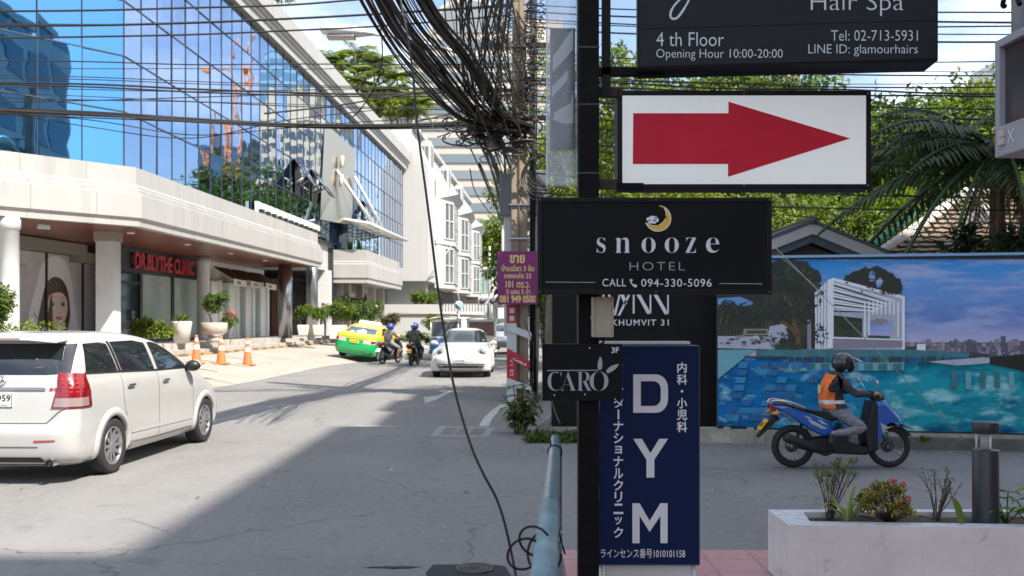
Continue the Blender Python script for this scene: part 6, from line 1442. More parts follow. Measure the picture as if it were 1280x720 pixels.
# white pavilion
bl(mb, [(1040, 348), (1131, 372), (1131, 437), (1040, 437)], nx(), 6)
bl(mb, [(1036, 350), (1042, 347), (1042, 434), (1036, 436)], nx(), 5)
bl(mb, [(1018, 366), (1036, 349), (1036, 436), (1020, 436)], nx(), 6)
for i in range(5): x = 1019+i*3.8; bl(mb, [(x, 366-i*3.7), (x+1.9, 364-i*3.7), (x+1.9, 436), (x, 436)], nx(), 5)
bl(mb, [(1041, 347), (1131, 370.5), (1131, 374), (1041, 351)], nx(), 5); bl(mb, [(1127.5, 371), (1131, 372), (1131, 437), (1127.5, 437)], nx(), 5)
for i in range(9): bl(mb, [(1042, 353+i*4.2), (1118-i*3, 375+i*1.6), (1118-i*3, 376.6+i*1.6), (1042, 355.4+i*4.2)], nx(), 5); 
for i in range(5): bl(mb, [(1042, 355.6+i*8), (1112-i*6, 377.5+i*3), (1110-i*6, 378.6+i*3), (1042, 358+i*8)], nx(), 7)
bl(mb, [(1042, 394), (1078, 398), (1078, 422), (1042, 422)], nx(), 2); bl(mb, [(1043, 400), (1077, 403), (1077, 421), (1043, 421)], nx(), 3)
bl(mb, [(1088, 400), (1116, 400), (1116, 421), (1088, 421)], nx(), 0); cloud_blob(1100, 402, 10, 4, 13, 20, .2)
for i in range(9): x = 1080+i*5.2; bl(mb, [(x, 376+(i % 3)), (x+2, 376), (x+2, 421 if i in (0, 1, 8) else 392), (x, 421 if i in (0, 1, 8) else 394)], nx(), 5)
bl(mb, [(1041, 421), (1128, 424), (1128, 434), (1041, 436)], nx(), 13); bl(mb, [(1041, 421), (1128, 424), (1128, 425.5), (1041, 423)], nx(), 5); bl(mb, [(1085, 419), (1112, 420), (1112, 423.5), (1085, 422.5)], nx(), 7)
bl(mb, [(1010, 436), (1119, 437), (1119, 444), (1010, 444)], nx(), 8); bl(mb, [(1009, 400), (1014, 398), (1014, 436), (1009, 436)], nx(), 13)
# pool surfaces
bl(mb, [(897, 437), (943, 437), (897, 474)], nx(), 10)
bl(mb, [(945, 437), (1140, 437), (1210, 441), (1210, 447), (945, 447)], nx(), 9)
for i in range(60): x = 985+i*3.5; bl(mb, [(x, 454), (x+2.2, 454), (x+2.2, 445.5), (x, 445.5)], nx(), random.choice([9, 7, 7, 12]))
bl(mb, [(930, 445), (985, 445), (985, 447.4), (930, 447.4)], nx(), 7)
bl(mb, [(985, 454), (1130, 453), (1130, 463), (985, 464)], nx(), 10)
for i in range(8): x = 990+i*18; bl(mb, [(x, 463), (x+11, 463), (x+11, 454.5), (x, 454.5)], nx(), 9)
bl(mb, [(1160, 452), (1237, 446), (1237, 454), (1195, 457)], nx(), 6); bl(mb, [(1212, 440), (1237, 443), (1237, 447), (1212, 446)], nx(), 7)
bl(mb, [(1237, 446), (1310, 441), (1310, 470), (1237, 455)], nx(), 2)
for r_ in range(8):
    for c_ in range(9):
        if random.random() < .5: continue
        y = 452+r_*9.5; x = 925+c_*13-r_*2.2; sw_ = 11+r_*.6
        bl(mb, [(x, y), (x+sw_, y+.5), (x+sw_-2.5, y+8), (x-2.5, y+7.5)], nx(), random.choice([11, 11, 12, 12, 12]))
for i in range(14): x = 1180+i*9; bl(mb, [(x, 487-i*.3), (x+7, 487-i*.3), (x+7, 465), (x, 464)], nx(), random.choice([10, 9, 9])) if i % 2 else None
o = mb.build('printed_picture', mats_b, bb_, recalc=False); o.matrix_parent_inverse = Matrix.Translation(-Vector(bb_.location))
mb = MB(); pa, pb = bp(897, 324), bp(1307, 324); rz = math.atan2((pb-pa).y, (pb-pa).x); m_ = (pa+pb)/2; Lb = (pb-pa).length
zlo = bp(900, 533).z
mb.box((m_.x, m_.y+.06, (pa.z+zlo)/2), (Lb, .08, pa.z-zlo+.0), 0, rz); mb.box((m_.x, m_.y+.02, pa.z+.02), (Lb, .18, .035), 1, rz); mb.box((m_.x, m_.y+.01, zlo-.03), (Lb, .14, .05), 2, rz)
o = mb.build('frame', [PDK, mat('print_edge', (.25, .42, .62), .4), BLACKF], bb_); o.matrix_parent_inverse = Matrix.Translation(-Vector(bb_.location))
lw = thing('low_wall', 'low beige concrete wall with short piers below the pool billboard', 'wall', (m_.x, m_.y, 0))
BEW = mat('beige_concrete', (.40, .375, .31), .8, var=.4, vs=3, bump=.2)
mb = MB(); mb.box((m_.x-.6, m_.y+.12, .1), (Lb+1.6, .2, .2), 0, rz); o = mb.build('wall_panel', [BEW], lw); o.matrix_parent_inverse = Matrix.Translation(-Vector(lw.location))
for t in (.03, .105, .14): p_ = pa.lerp(pb, t); mb = MB().box((p_.x, p_.y+.0, .11), (.1, .22, .22), 0, rz); o = mb.build('pier', [BEW], lw, bevel=.008); o.matrix_parent_inverse = Matrix.Translation(-Vector(lw.location))
mb = MB().box((pb.x-1.35, pb.y+.26, .075), (2.9, .5, .15), 0, rz); struct(mb.build('verge_kerb', [mat('dirty_kerb', (.15, .14, .12), .85, var=.4, vs=5)]))
for k, (x0, y0, x1, y1) in enumerate(((966, 306, 1222, 566), (972, 318, 1030, 366))):
    mb = MB().tube([P(x0, y0, 12.4), P(x1, y1, 12.2)], (.006, .004)[k], 6); tag(mb.build('guy_wire', [mat('guy_white', (.30, .30, .30), .4)]), ['long pale guy wire slanting down in front of pool billboard', 'short pale guy wire at the top left of pool billboard'][k], 'wire')
# ---------------------------------------------------------------- planter and bollard lamp
WTILE, br_, t_ = tile_mat('white_glazed_tile', (.78, .755, .72), (.74, .715, .68), (.64, .62, .59), .3, .2, .005, .45, .15)
mpn = t_.nodes.new('ShaderNodeMapping'); mpn.inputs['Rotation'].default_value = (R(90), 0, 0); tcn = [n for n in t_.nodes if n.type == 'TEX_COORD'][0]; t_.links.new(tcn.outputs['Object'], mpn.inputs[0]); t_.links.new(mpn.outputs[0], br_.inputs['Vector'])
def pw(px, py, z): d = F*(H-z)/(py-HY); return Vector(((px-640)/F*d, d))
zt = .50; c0 = pw(985, 656, zt); c1 = pw(960, 637, zt); c2 = Vector((c1.x+5.2, c1.y+.05)); c3 = Vector((c0.x+5.2, c0.y-.32))
pt = thing('planter', 'white tiled raised planter box with low shrubs at the pavement edge', 'planter', (c0.x, c0.y, .115))
outer_ = [c0, c3, c2, c1]; cen = sum(outer_, Vector((0, 0)))/4
def inset(q, k): return [p+(Vector((.16, .10)) if i == 0 else Vector((-.1, .10)) if i == 1 else Vector((-.1, -.08)) if i == 2 else Vector((.2, -.08)))*k for i, p in enumerate(q)]
mb = MB(); inn = inset(outer_, 1.0)
ro = [(p.x, p.y, .115) for p in outer_]; rt = [(p.x, p.y, zt) for p in outer_]; ri = [(p.x, p.y, zt) for p in inn]; rb_ = [(p.x, p.y, zt-.09) for p in inn]
mb.loft([ro, rt], 0, False, False); mb.loft([rt, ri], 1, False, False); mb.loft([ri, rb_], 0, False, False)
o = mb.build('tiled_wall', [WTILE, mat('marble_cap', (.66, .67, .69), .4, var=.3, vs=18)], pt, recalc=False); o.matrix_parent_inverse = Matrix.Translation(-Vector(pt.location))
mb = MB(); n_ = 40; vs = [];
for i in range(n_+1):
    a_ = inn[0].lerp(inn[1], i/n_); b_ = inn[3].lerp(inn[2], i/n_)
    vs.append([(*a_.lerp(b_, k/6), zt-.035+random.uniform(-.018, .022)) for k in range(7)])
mb.loft(vs, 0, True, False, False); o = mb.build('soil', [mat('soil', (.075, .06, .045), .95, var=.5, vs=25, bump=.5)], pt, recalc=False); o.matrix_parent_inverse = Matrix.Translation(-Vector(pt.location))
PLZ = zt-.035
bx = (1232-640)/F*5.72
bo = thing('bollard_light', 'dark grey round bollard lamp standing in the white planter', 'lamp', (bx, 5.72, PLZ))
DG = mat('bollard_grey', (.025, .028, .032), .4, var=.15, vs=5)
r = .075; MB().lathe([(r*1.02, 0), (r, .02), (r, .455), (r*.97, .46)], 28).build('post', [DG], bo)
MB().lathe([(r*.97, .56), (r*1.02, .565), (r*1.02, .62), (r*.98, .628)], 28).build('cap', [DG], bo)
mb = MB()
for a_ in (35, 155, 275): mb.tube([(.05*math.cos(R(a_)), .05*math.sin(R(a_)), .46), (.05*math.cos(R(a_)), .05*math.sin(R(a_)), .56)], .006, 8)
mb.build('spacer_rods', [SILV], bo)
MB().lathe([(.03, .46), (.03, .56)], 16).build('lens', [mat('lens_glass', (.55, .58, .58), .1, alpha=.4)], bo)
# ---------------------------------------------------------------- handrail at the pavement edge
hr = thing('handrail', 'worn pale blue steel handrail with cable wound round it', 'railing', (.23, 5.0, .115))
TEAL = mat('rail_blue', (.20, .29, .315), .32, .35, var=.35, vs=7); 
pts = smooth_path([(.045, 1.6, 1.16), (.10, 2.6, 1.145), (.172, 3.9, 1.115), (.222, 4.85, 1.092), (.236, 4.985, 1.03), (.238, 5.0, .9), (.238, 5.0, .115)], 10)
mb = MB().tube(pts, .0265, 16); o = mb.build('rail', [TEAL], hr); o.matrix_parent_inverse = Matrix.Translation(-Vector(hr.location))
mb = MB().tube([(.045, 1.6, 1.16), (.10, 2.6, 1.145), (.112, 2.85, 1.14)], .0295, 16); o = mb.build('sleeve', [mat('rail_blue_paint', (.15, .25, .28), .5, var=.3, vs=9)], hr); o.matrix_parent_inverse = Matrix.Translation(-Vector(hr.location))
mb = MB(); lo = smooth_path([(.24, 4.9, .6), (.235, 4.85, .58), (.2, 4.2, .58), (.15, 3.0, .60), (.09, 1.8, .62)], 6); mb.tube(lo, .024, 12); o = mb.build('lower_rail', [TEAL], hr); o.matrix_parent_inverse = Matrix.Translation(-Vector(hr.location))
mb = MB()
def coil(mb, c, ax, r, turns, rad, jit, n=26):
    ax = Vector(ax).normalized(); a_ = ax.cross(Vector((0, 0, 1))).normalized(); b_ = ax.cross(a_)
    q = []
    for i in range(int(turns*n)):
        t = 2*math.pi*i/n; k = 1+jit*math.sin(t*.37+i*.05)
        q.append(Vector(c)+ax*(jit*.12*math.sin(t*.61))+a_*r*k*math.cos(t)+b_*r*k*math.sin(t))
    mb.tube(q, rad, 6)
coil(mb, (.195, 4.3, 1.105), (.1, 1, .0), .031, 2.2, .003, .05)
o = mb.build('cable_tie', [BLKF], hr); o.matrix_parent_inverse = Matrix.Translation(-Vector(hr.location))
mb = MB(); coil(mb, (.06, 2.32, 1.155), (.2, 1, .3), .040, 1.3, .0032, .15); coil(mb, (.08, 2.36, 1.125), (.5, 1, -.4), .046, 1.2, .0032, .2); coil(mb, (.04, 2.3, 1.13), (-.5, 1, .2), .038, 1.2, .0032, .2)
tag(mb.build('cable_loop', [BLKF]), 'tangle of black cable looped round the near end of blue handrail', 'cable')
mb = MB().tube(smooth_path([P(687, 545, 4.4), P(691, 575, 4.3), P(693, 600, 4.35), P(698, 660, 4.6), P(706, 692, 4.9)], 6), .005, 6); tag(mb.build('thin_cable', [BLKF]), 'thin black cable hanging from handrail down to pink tiles', 'cable')
# manhole covers
mc = G(594, 712, .0); IR = mat('cast_iron', (.10, .095, .09), .5, .6, var=.4, vs=20)
mh = thing('manhole_cover', 'small round patterned manhole cover set in a dark asphalt patch', 'manhole cover', (mc.x, mc.y, .005))
mb = MB(); mb.lathe([(.128, 0), (.128, .012), (.112, .012), (.112, .005), (.0, .005)], 36, cap=False)
for r_ in (.085, .055): mb.lathe([(r_+.008, .005), (r_+.008, .011), (r_-.008, .011), (r_-.008, .005)], 30, cap=False)
for k in range(3): mb.tube(smooth_path([(-.04+.03*k, -.03, .008), (-.02+.03*k, 0, .008), (-.04+.03*k, .03, .008)], 4), .005, 5)
mb.build('cover', [IR], mh)
gc_ = [G(x, y) for x, y in ((538, 545.5), (610, 547.5), (619, 534.5), (549, 533))]
gt = thing('drain_grate', 'square drain cover with worn white concrete rim in the road', 'drain cover', (gc_[0].x, gc_[0].y, .003))
ce_ = sum(gc_, Vector())/4
mb = MB(); o_ = [(p.x, p.y, .004) for p in gc_]; i_ = [(*(ce_+(p-ce_)*.72)[:2], .006) for p in gc_]
mb.loft([o_, i_], 0, False, False); o = mb.build('rim', [mat('rim_concrete', (.30, .29, .275), .8, var=.3, vs=6)], gt, recalc=False); o.matrix_parent_inverse = Matrix.Translation(-Vector(gt.location))
mb = MB()
i2 = [(*(ce_+(p-ce_)*.70)[:2], .005) for p in gc_]; mb.poly(i2, 0)
for k in range(1, 3):
    a_ = Vector(i2[0]).lerp(Vector(i2[1]), k/3); b_ = Vector(i2[3]).lerp(Vector(i2[2]), k/3); mb.poly([(a_.x-.025, a_.y, .008), (a_.x+.025, a_.y, .008), (b_.x+.025, b_.y, .008), (b_.x-.025, b_.y, .008)], 1)
a_ = Vector(i2[0]).lerp(Vector(i2[3]), .5); b_ = Vector(i2[1]).lerp(Vector(i2[2]), .5); mb.poly([(a_.x, a_.y-.03, .009), (b_.x, b_.y-.03, .009), (b_.x, b_.y+.03, .009), (a_.x, a_.y+.03, .009)], 1)
o = mb.build('grate', [mat('grate_iron', (.14, .135, .13), .6, .3), mat('grate_rib', (.24, .23, .22), .7)], gt, recalc=False); o.matrix_parent_inverse = Matrix.Translation(-Vector(gt.location))
# ---------------------------------------------------------------- plants
LG = leaf_mat('leaf_green', (.085, .15, .026)); LY = leaf_mat('leaf_yellow_green', (.125, .185, .03)); LD = leaf_mat('leaf_dark', (.04, .078, .024), .3); LDD = leaf_mat('leaf_deep', (.024, .05, .02), .2)
LB = leaf_mat('leaf_lime', (.18, .23, .03)); BARK = mat('bark', (.13, .10, .075), .9, var=.4, vs=6, bump=.5, bs=25); BARKP = mat('bark_pale', (.30, .25, .19), .9, var=.35, vs=5, bump=.4, bs=25)
DRY = leaf_mat('dry_frond', (.22, .14, .07), .2)
def rnd_dir():
    while True:
        v = Vector((random.uniform(-1, 1), random.uniform(-1, 1), random.uniform(-1, 1)))
        if .05 < v.length < 1: return v.normalized()
def leaf(mb, p, d, up, L_, w, mi=0, fold=.25):
    d = d.normalized(); s = d.cross(up)
    if s.length < 1e-4: s = d.cross(Vector((1, 0, 0)))
    s.normalize(); n = s.cross(d)
    m = p+d*L_*.45; t = p+d*L_-n*L_*.18
    mb.add([p, m+s*w/2+n*w*fold, t, m-s*w/2+n*w*fold, m], [(0, 4, 1), (0, 3, 4), (4, 2, 1), (3, 2, 4)], mi)
def clumps(mb, blobs, per, lsz, mats=1, spread=.4):
    "leaf sprays scattered through uneven ellipsoids"
    for (c, r, wgt) in blobs:
        c = Vector(c); r = Vector(r) if isinstance(r, (tuple, list)) else Vector((r, r, r))
        for i in range(int(per*wgt)):
            d = rnd_dir(); k = random.random()**.45
            if noise.noise((c+d*3.1)*.9) < -.2: continue
            p = c+Vector((d.x*r.x, d.y*r.y, d.z*r.z))*k*(1+.25*noise.noise(d*2.3+c))
            mi = random.randrange(mats) if random.random() < .3 else int(max(0, min(mats-1, (noise.noise(p*(.75/max(.2, lsz*3)))*1.3+.5)*mats)))
            for q in range(5):
                dd = (d+rnd_dir()*.9+Vector((0, 0, -.25)))
                leaf(mb, p+rnd_dir()*lsz*spread*2.0, dd, Vector((random.uniform(-.6, .6), random.uniform(-.6, .6), 1)), lsz*random.uniform(.7, 1.3), lsz*.5, mi)
def limb(mb, a, b, r0, r1, n=6, wob=.08, mi=0):
    a = Vector(a); b = Vector(b); L_ = (b-a).length; q = [a.lerp(b, i/n)+(rnd_dir()*L_*wob if 0 < i < n else Vector()) for i in range(n+1)]
    q = smooth_path(q, 3); mb.tube(q, [r0+(r1-r0)*i/(len(q)-1) for i in range(len(q))], 9, mi); return q
def tree(name, label, cat, base, h, r, blobs_n, lmats, per=150, lsz=.3, bark=None, group=None, trunk_r=.18, flat=.75):
    t = thing(name, label, cat, base, 0, group); mb = MB()
    limb(mb, (0, 0, -.1), (random.uniform(-.3, .3), 0, h*.55), trunk_r, trunk_r*.6, 5, .04); bl_ = []
    for i in range(blobs_n):
        a = 2*math.pi*i/blobs_n*1.9+random.uniform(-.4, .4); rr = r*random.uniform(.25, .8); z = h*random.uniform(.55, .95)
        c = Vector((rr*math.cos(a), rr*math.sin(a), z)); s_ = r*random.uniform(.28, .46); bl_.append((c, (s_*1.25, s_*1.25, s_*flat), random.uniform(.7, 1.2)))
        limb(mb, (0, 0, h*random.uniform(.35, .55)), c, trunk_r*.45, trunk_r*.12, 4, .1)
    mb.build('trunk', [bark or BARK], t)
    mb = MB(); clumps(mb, bl_, per, lsz, len(lmats)); mb.build('crown', lmats, t, recalc=False)['kind'] = 'stuff' if False else 'thing'
    return t
random.seed(11)
def at(px, py, d): return P(px, py, d)
def gb_(px, d, z=0): return Vector(((px-640)/F*d, d, z))
# garden trees behind the billboard and the signs
for px, d, h, r, n, m, lb in ((716, 42, 10.5, 3.4, 11, [LY, LG], 'yellow green leafy tree seen between the plastic wrapped sign and post'), (850, 33, 11, 4.7, 14, [LY, LG, LD, LB], 'bright leafy tree rising behind the red arrow sign'), (985, 30, 9.6, 4.0, 14, [LG, LD, LY], 'green tree with dense crown behind gap above the gabled house'), (1115, 27, 8.6, 3.4, 13, [LD, LG, LY], 'leafy tree between the arrow sign and the palm'), (1225, 31, 8.6, 4.0, 12, [LG, LD], 'dark green tree behind the palm trunk at the right')):
    tree('garden_tree', lb, 'tree', gb_(px, d), h, r, n, m, 330, .21, BARKP, 'garden trees behind the billboard', .2)
for px, d, h, r, n, m, lb in ((790, 22, 4.6, 2.4, 8, [LY, LB], 'low lime green shrub filling gap behind snooze sign'), (905, 23, 5.0, 2.4, 9, [LB, LY], 'lime green bush beside the right end of snooze sign'), (1020, 24, 4.9, 2.2, 9, [LY, LG], 'yellow green bush above the grey gabled roof'), (1150, 23.5, 5.4, 2.4, 9, [LG, LY], 'green bush above the tiled roof ridge')):
    tree('garden_shrub', lb, 'shrub', gb_(px, d), h, r, n, m, 210, .16, BARKP, 'shrubs behind the garden houses', .09)
# big street trees further along, mirrored in the office glass
for i, (x, y, h, r) in enumerate(((6.5, 62, 10.5, 4.5), (9.5, 74, 12.5, 5), (8.5, 88, 16, 6.5), (14, 100, 17, 7), (20, 116, 18, 7), (10, 110, 14.5, 6))):
    tree('street_tree', 'tall dark green street tree far behind the signs, mirrored in office glass', 'tree', (x, y, 0), h, r, 13, [LD, LG], 120, .62, BARK, 'tall street trees mirrored in the glass', .35)
tree('rain_tree', 'wide bright green tree above the roofs at the far end of street', 'tree', gb_(616, 128), 16.2, 5.6, 15, [LG, LY], 150, .6, BARK, None, .4, .6)
tree('street_bush', 'dark shrub at the foot of the distant shophouses', 'shrub', gb_(655, 40), 4.6, 1.6, 6, [LG, LD], 120, .3, BARK, None, .08)
# roof garden palms and bamboo on the white building
def frond(mb, p, d, L_, n=14, w=.5, droop=.6, mi=0, lw=.06):
    d = d.normalized(); q = [p+d*L_*i/n+Vector((0, 0, -droop*L_*(i/n)**2)) for i in range(n+1)]
    mb.tube(q, [.02*L_/2+.004]*(n)+[.004], 5, mi)
    for i in range(2, n+1):
        t = (q[i]-q[i-1]).normalized(); s = t.cross(Vector((0, 0, 1))).normalized(); ll = w*math.sin(math.pi*min(.97, .15+.85*i/n))
        for sg in (-1, 1):
            for k in (0, .5): leaf(mb, q[i-1].lerp(q[i], k), t*.55+s*sg+Vector((0, 0, -.25-.2*random.random())), Vector((0, 0, 1)), ll*random.uniform(.8, 1.1), lw, mi, .1)
def palm(name, label, base, h, L_, n, lm, group=None, w=.5, droop=.55, tr=.12, lw=.06, bark=None, lean=(0, 0), dry=0):
    t = thing(name, label, 'palm tree', base, 0, group); top = Vector((lean[0], lean[1], h))
    mb = MB(); limb(mb, (0, 0, -.1), top, tr, tr*.75, 5, .015); mb.build('trunk', [bark or BARKP], t)
    mb = MB()
    for i in range(n):
        a = 2.4*i; el = random.uniform(-.15, 1.1); frond(mb, top, Vector((math.cos(a), math.sin(a), el)), L_*random.uniform(.8, 1.1), 14, w, droop, random.randrange(len(lm)), lw)
    mb.build('crown', lm, t, recalc=False)
    if dry:
        mb = MB()
        for i in range(dry):
            a = random.uniform(0, 6.28); p = top+Vector((math.cos(a)*tr, math.sin(a)*tr, -.1))
            q = [p+Vector((math.cos(a)*.35*math.sin(min(1, k/6)*2.2), math.sin(a)*.35*math.sin(min(1, k/6)*2.2), -.34*k*random.uniform(.8, 1.1))) for k in range(7)]
            mb.tube(q, [.03, .03, .025, .02, .02, .012, .005], 5, 0)
            for k in range(1, 7):
                for _ in range(4): leaf(mb, q[k-1], Vector((random.uniform(-.3, .3), random.uniform(-.3, .3), -1)), rnd_dir(), .5, .03, 0)
        mb.build('dry_fronds', [DRY], t, recalc=False)
    return t
for k, (px, py, d) in enumerate(((402, 118, 77.5), (426, 92, 79), (447, 112, 77.6), (468, 96, 78.6), (489, 122, 77.5), (510, 126, 79.5), (430, 132, 77.2), (455, 140, 78), (415, 82, 78.5), (446, 76, 80), (474, 84, 79), (497, 104, 78.2), (520, 140, 77.6))):
    p = at(px, py, d); palm('roof_palm', 'feathery yellow green palm on the roof garden above the white parapet', (p.x, d, 17.7), p.z-17.7+.6, 2.5, 20, [LY, LB, LG], 'palms on the roof garden', .6, .5, .1, .10)
tree('climbing_shrub', 'yellow green shrub spilling over the top of office parapet', 'shrub', (-10.9, 41.5, 15.2), 1.9, 1.3, 7, [LY, LB], 90, .2, BARK, None, .05)
# dark palm at the right, with dead fronds hanging on its trunk
palm('palm', 'dark feather palm with dry hanging fronds, right of tiled roof', gb_(1256, 17), 4.7, 3.2, 34, [LD, LDD, LD], None, .85, .52, .16, .07, mat('palm_bark', (.12, .085, .06), .9, var=.4, vs=9), (-.1, 0), 16)
random.seed(33)
t = thing('broadleaf_shrub', 'dark glossy broad leaved shrub against the palm trunk above hoarding', 'shrub', gb_(1205, 15.4)); mb = MB(); st = MB()
for i in range(30):
    a = random.uniform(0, 6.28); rr = random.uniform(.05, .62); top = Vector((rr*math.cos(a), rr*.7*math.sin(a), 3.35-1.0*rr*random.uniform(.3, 1.5)-random.uniform(0, .55))); st.tube(smooth_path([(0, 0, .2), (top.x*.5, top.y*.5, top.z*.6), tuple(top)], 3), .014, 5)
    for k in range(15): leaf(mb, top+Vector((0, 0, -.012*k)), Vector((math.cos(a+k*2.4), math.sin(a+k*2.4), .75-.075*k)), Vector((0, 0, 1)), random.uniform(.26, .36), random.uniform(.065, .09), random.choice([0, 1]), .15)
mb.build('leaves', [LDD, LD], t, recalc=False); st.build('stems', [BARK], t)
tree('dark_shrub', 'deep shaded shrub behind the right end of pool billboard', 'shrub', gb_(1320, 15.8), 3.8, .9, 8, [LDD], 100, .18, BARK, None, .05)
# ---------------------------------------------------------------- low houses behind the billboard
ROOFT = mat('weathered_tile', (.20, .15, .115), .85, var=.45, vs=3, bump=.3, bs=12); CONCW = mat('weathered_concrete', (.52, .49, .45), .8, var=.35, vs=2); FASC = mat('grey_fascia', (.44, .43, .43), .6, var=.15, vs=2); DARKW = mat('dark_grey_wall', (.16, .155, .15), .8)  # house walls are one even dark grey
h1 = thing('gabled_house', 'grey house with low gable and pale fascia boards behind the hoarding', 'house', gb_(1012, 18.5))
d = 18.5; ap = P(1014, 279, d); el_, er_ = P(862, 338, d), P(1158, 338, d); bx_ = h1.location
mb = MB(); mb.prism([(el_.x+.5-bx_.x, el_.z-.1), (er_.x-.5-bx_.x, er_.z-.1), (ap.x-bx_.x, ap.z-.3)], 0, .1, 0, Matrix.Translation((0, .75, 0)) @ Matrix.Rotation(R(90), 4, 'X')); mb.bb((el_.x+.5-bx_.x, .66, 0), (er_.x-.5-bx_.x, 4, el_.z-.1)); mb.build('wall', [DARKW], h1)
mb = MB()
for e in (el_, er_):
    a = Vector((ap.x-bx_.x, 0, ap.z)); b = Vector((e.x-bx_.x, 0, e.z)); u = (b-a).normalized(); n = Vector((-u.z, 0, u.x)); n = n if n.z > 0 else -n
    mb.loft([[a+n*.06+Vector((0, y, 0)) for y in (-.12, 4)], [b+n*.06+Vector((0, y, 0)) for y in (-.12, 4)]], 0, False, False, False)
    mb.loft([[a+Vector((0, -.12, .06)), a+Vector((0, 4, .06)), a+Vector((0, 4, 0)), a+Vector((0, -.12, 0))], [b+Vector((0, -.12, .06)), b+Vector((0, 4, .06)), b+Vector((0, 4, 0)), b+Vector((0, -.12, 0))]], 0, False)
mb.tube([(ap.x-bx_.x, -.16, ap.z+.05), (ap.x-bx_.x, 4, ap.z+.05)], .08, 8); mb.build('roof', [mat('roof_grey', (.10, .095, .095), .7, var=.3, vs=4)], h1)
for e in (el_, er_):
    a = Vector((ap.x-bx_.x, 0, ap.z)); b = Vector((e.x-bx_.x, 0, e.z)); mb = MB()
    mb.loft([[a+Vector((0, y, z)) for y, z in ((-.10, -.01), (-.05, -.01), (-.05, -.22), (-.10, -.22))], [b+Vector((0, y, z)) for y, z in ((-.10, -.01), (-.05, -.01), (-.05, -.22), (-.10, -.22))]], 0, False); mb.build('fascia', [FASC], h1)
    mb = MB(); mb.loft([[a+Vector((0, y, z)) for y, z in ((-.04, -.22), (.02, -.22), (.02, -.38), (-.04, -.38))], [b+Vector((0, y, z)) for y, z in ((-.04, -.22), (.02, -.22), (.02, -.38), (-.04, -.38))]], 0, False); mb.build('barge_board', [mat('slate_board', (.07, .085, .10), .6)], h1)
h2 = thing('tiled_house', 'weathered brown tiled roof with pale concrete hips behind the hoarding', 'house', gb_(1180, 21)); d = 21; bx_ = h2.location
A_, B_, C_ = P(1208, 243, 22.5), P(1075, 335, 20), P(1400, 335, 20); A2 = P(1330, 243, 22.5); V0 = Vector((bx_.x, bx_.y, 0))
mb = MB(); rowsn = 16
for i in range(rowsn):
    t0, t1 = i/rowsn, (i+1)/rowsn
    l0, r0 = B_.lerp(A_, t0)-V0, C_.lerp(A2, t0)-V0; l1, r1 = B_.lerp(A_, t1)-V0, C_.lerp(A2, t1)-V0; n = 34
    up0 = Vector((0, -.05, .04))
    rowa = [l0.lerp(r0, k/n)+up0+Vector((0, 0, .02*(k % 2))) for k in range(n+1)]; rowb = [l1.lerp(r1, k/n)+Vector((0, 0, .02*(k % 2))) for k in range(n+1)]
    mb.loft([rowa, rowb], 0, False, False, False)
    mb.loft([[v-up0 for v in rowa], rowa], 0, False, False, False)
mb.build('roof', [ROOFT], h2, recalc=False)
mb = MB().tube([B_-V0, A_-V0+Vector((0, 0, .05))], .13, 8); mb.tube([P(1165, 335, 19.6)-V0, P(1232, 262, 20.8)-V0], .16, 8); mb.tube([A_-V0, A2-V0], .14, 8); mb.build('hip_cap', [CONCW], h2)
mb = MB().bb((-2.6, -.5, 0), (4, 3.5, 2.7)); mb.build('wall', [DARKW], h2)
sh_ = thing('shed_roof', 'rusty corrugated shed roof edge behind the gabled house', 'shed', gb_(1050, 24)); mb = MB(); q = [(-2.2+.06*i, .04*(i % 2)) for i in range(75)]
zt_ = P(1050, 272, 24).z
mb.loft([[(x, 0, zt_+z) for x, z in q], [(x, 3, zt_+.5+z) for x, z in q]], 0, False, False, False); mb.build('roof', [mat('rust_sheet', (.26, .21, .18), .8, var=.5, vs=3)], sh_, recalc=False)
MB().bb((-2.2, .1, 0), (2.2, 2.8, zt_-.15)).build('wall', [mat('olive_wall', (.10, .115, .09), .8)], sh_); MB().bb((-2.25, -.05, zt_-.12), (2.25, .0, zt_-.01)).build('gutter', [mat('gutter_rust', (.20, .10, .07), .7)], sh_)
gs_ = thing('green_awning', 'narrow green sheet awning leaning beside the tiled roof', 'awning', gb_(1112, 19.6)); a, b = P(1086, 304, 19.6)-gs_.location, P(1142, 262, 20.6)-gs_.location
MB().loft([[a, a+Vector((.3, .4, 0)), a+Vector((.3, .4, -.05)), a+Vector((0, 0, -.12))], [b, b+Vector((.3, .4, 0)), b+Vector((.3, .4, -.05)), b+Vector((0, 0, -.1))]], 0, False).build('sheet', [mat('awning_green', (.04, .36, .22), .5)], gs_)
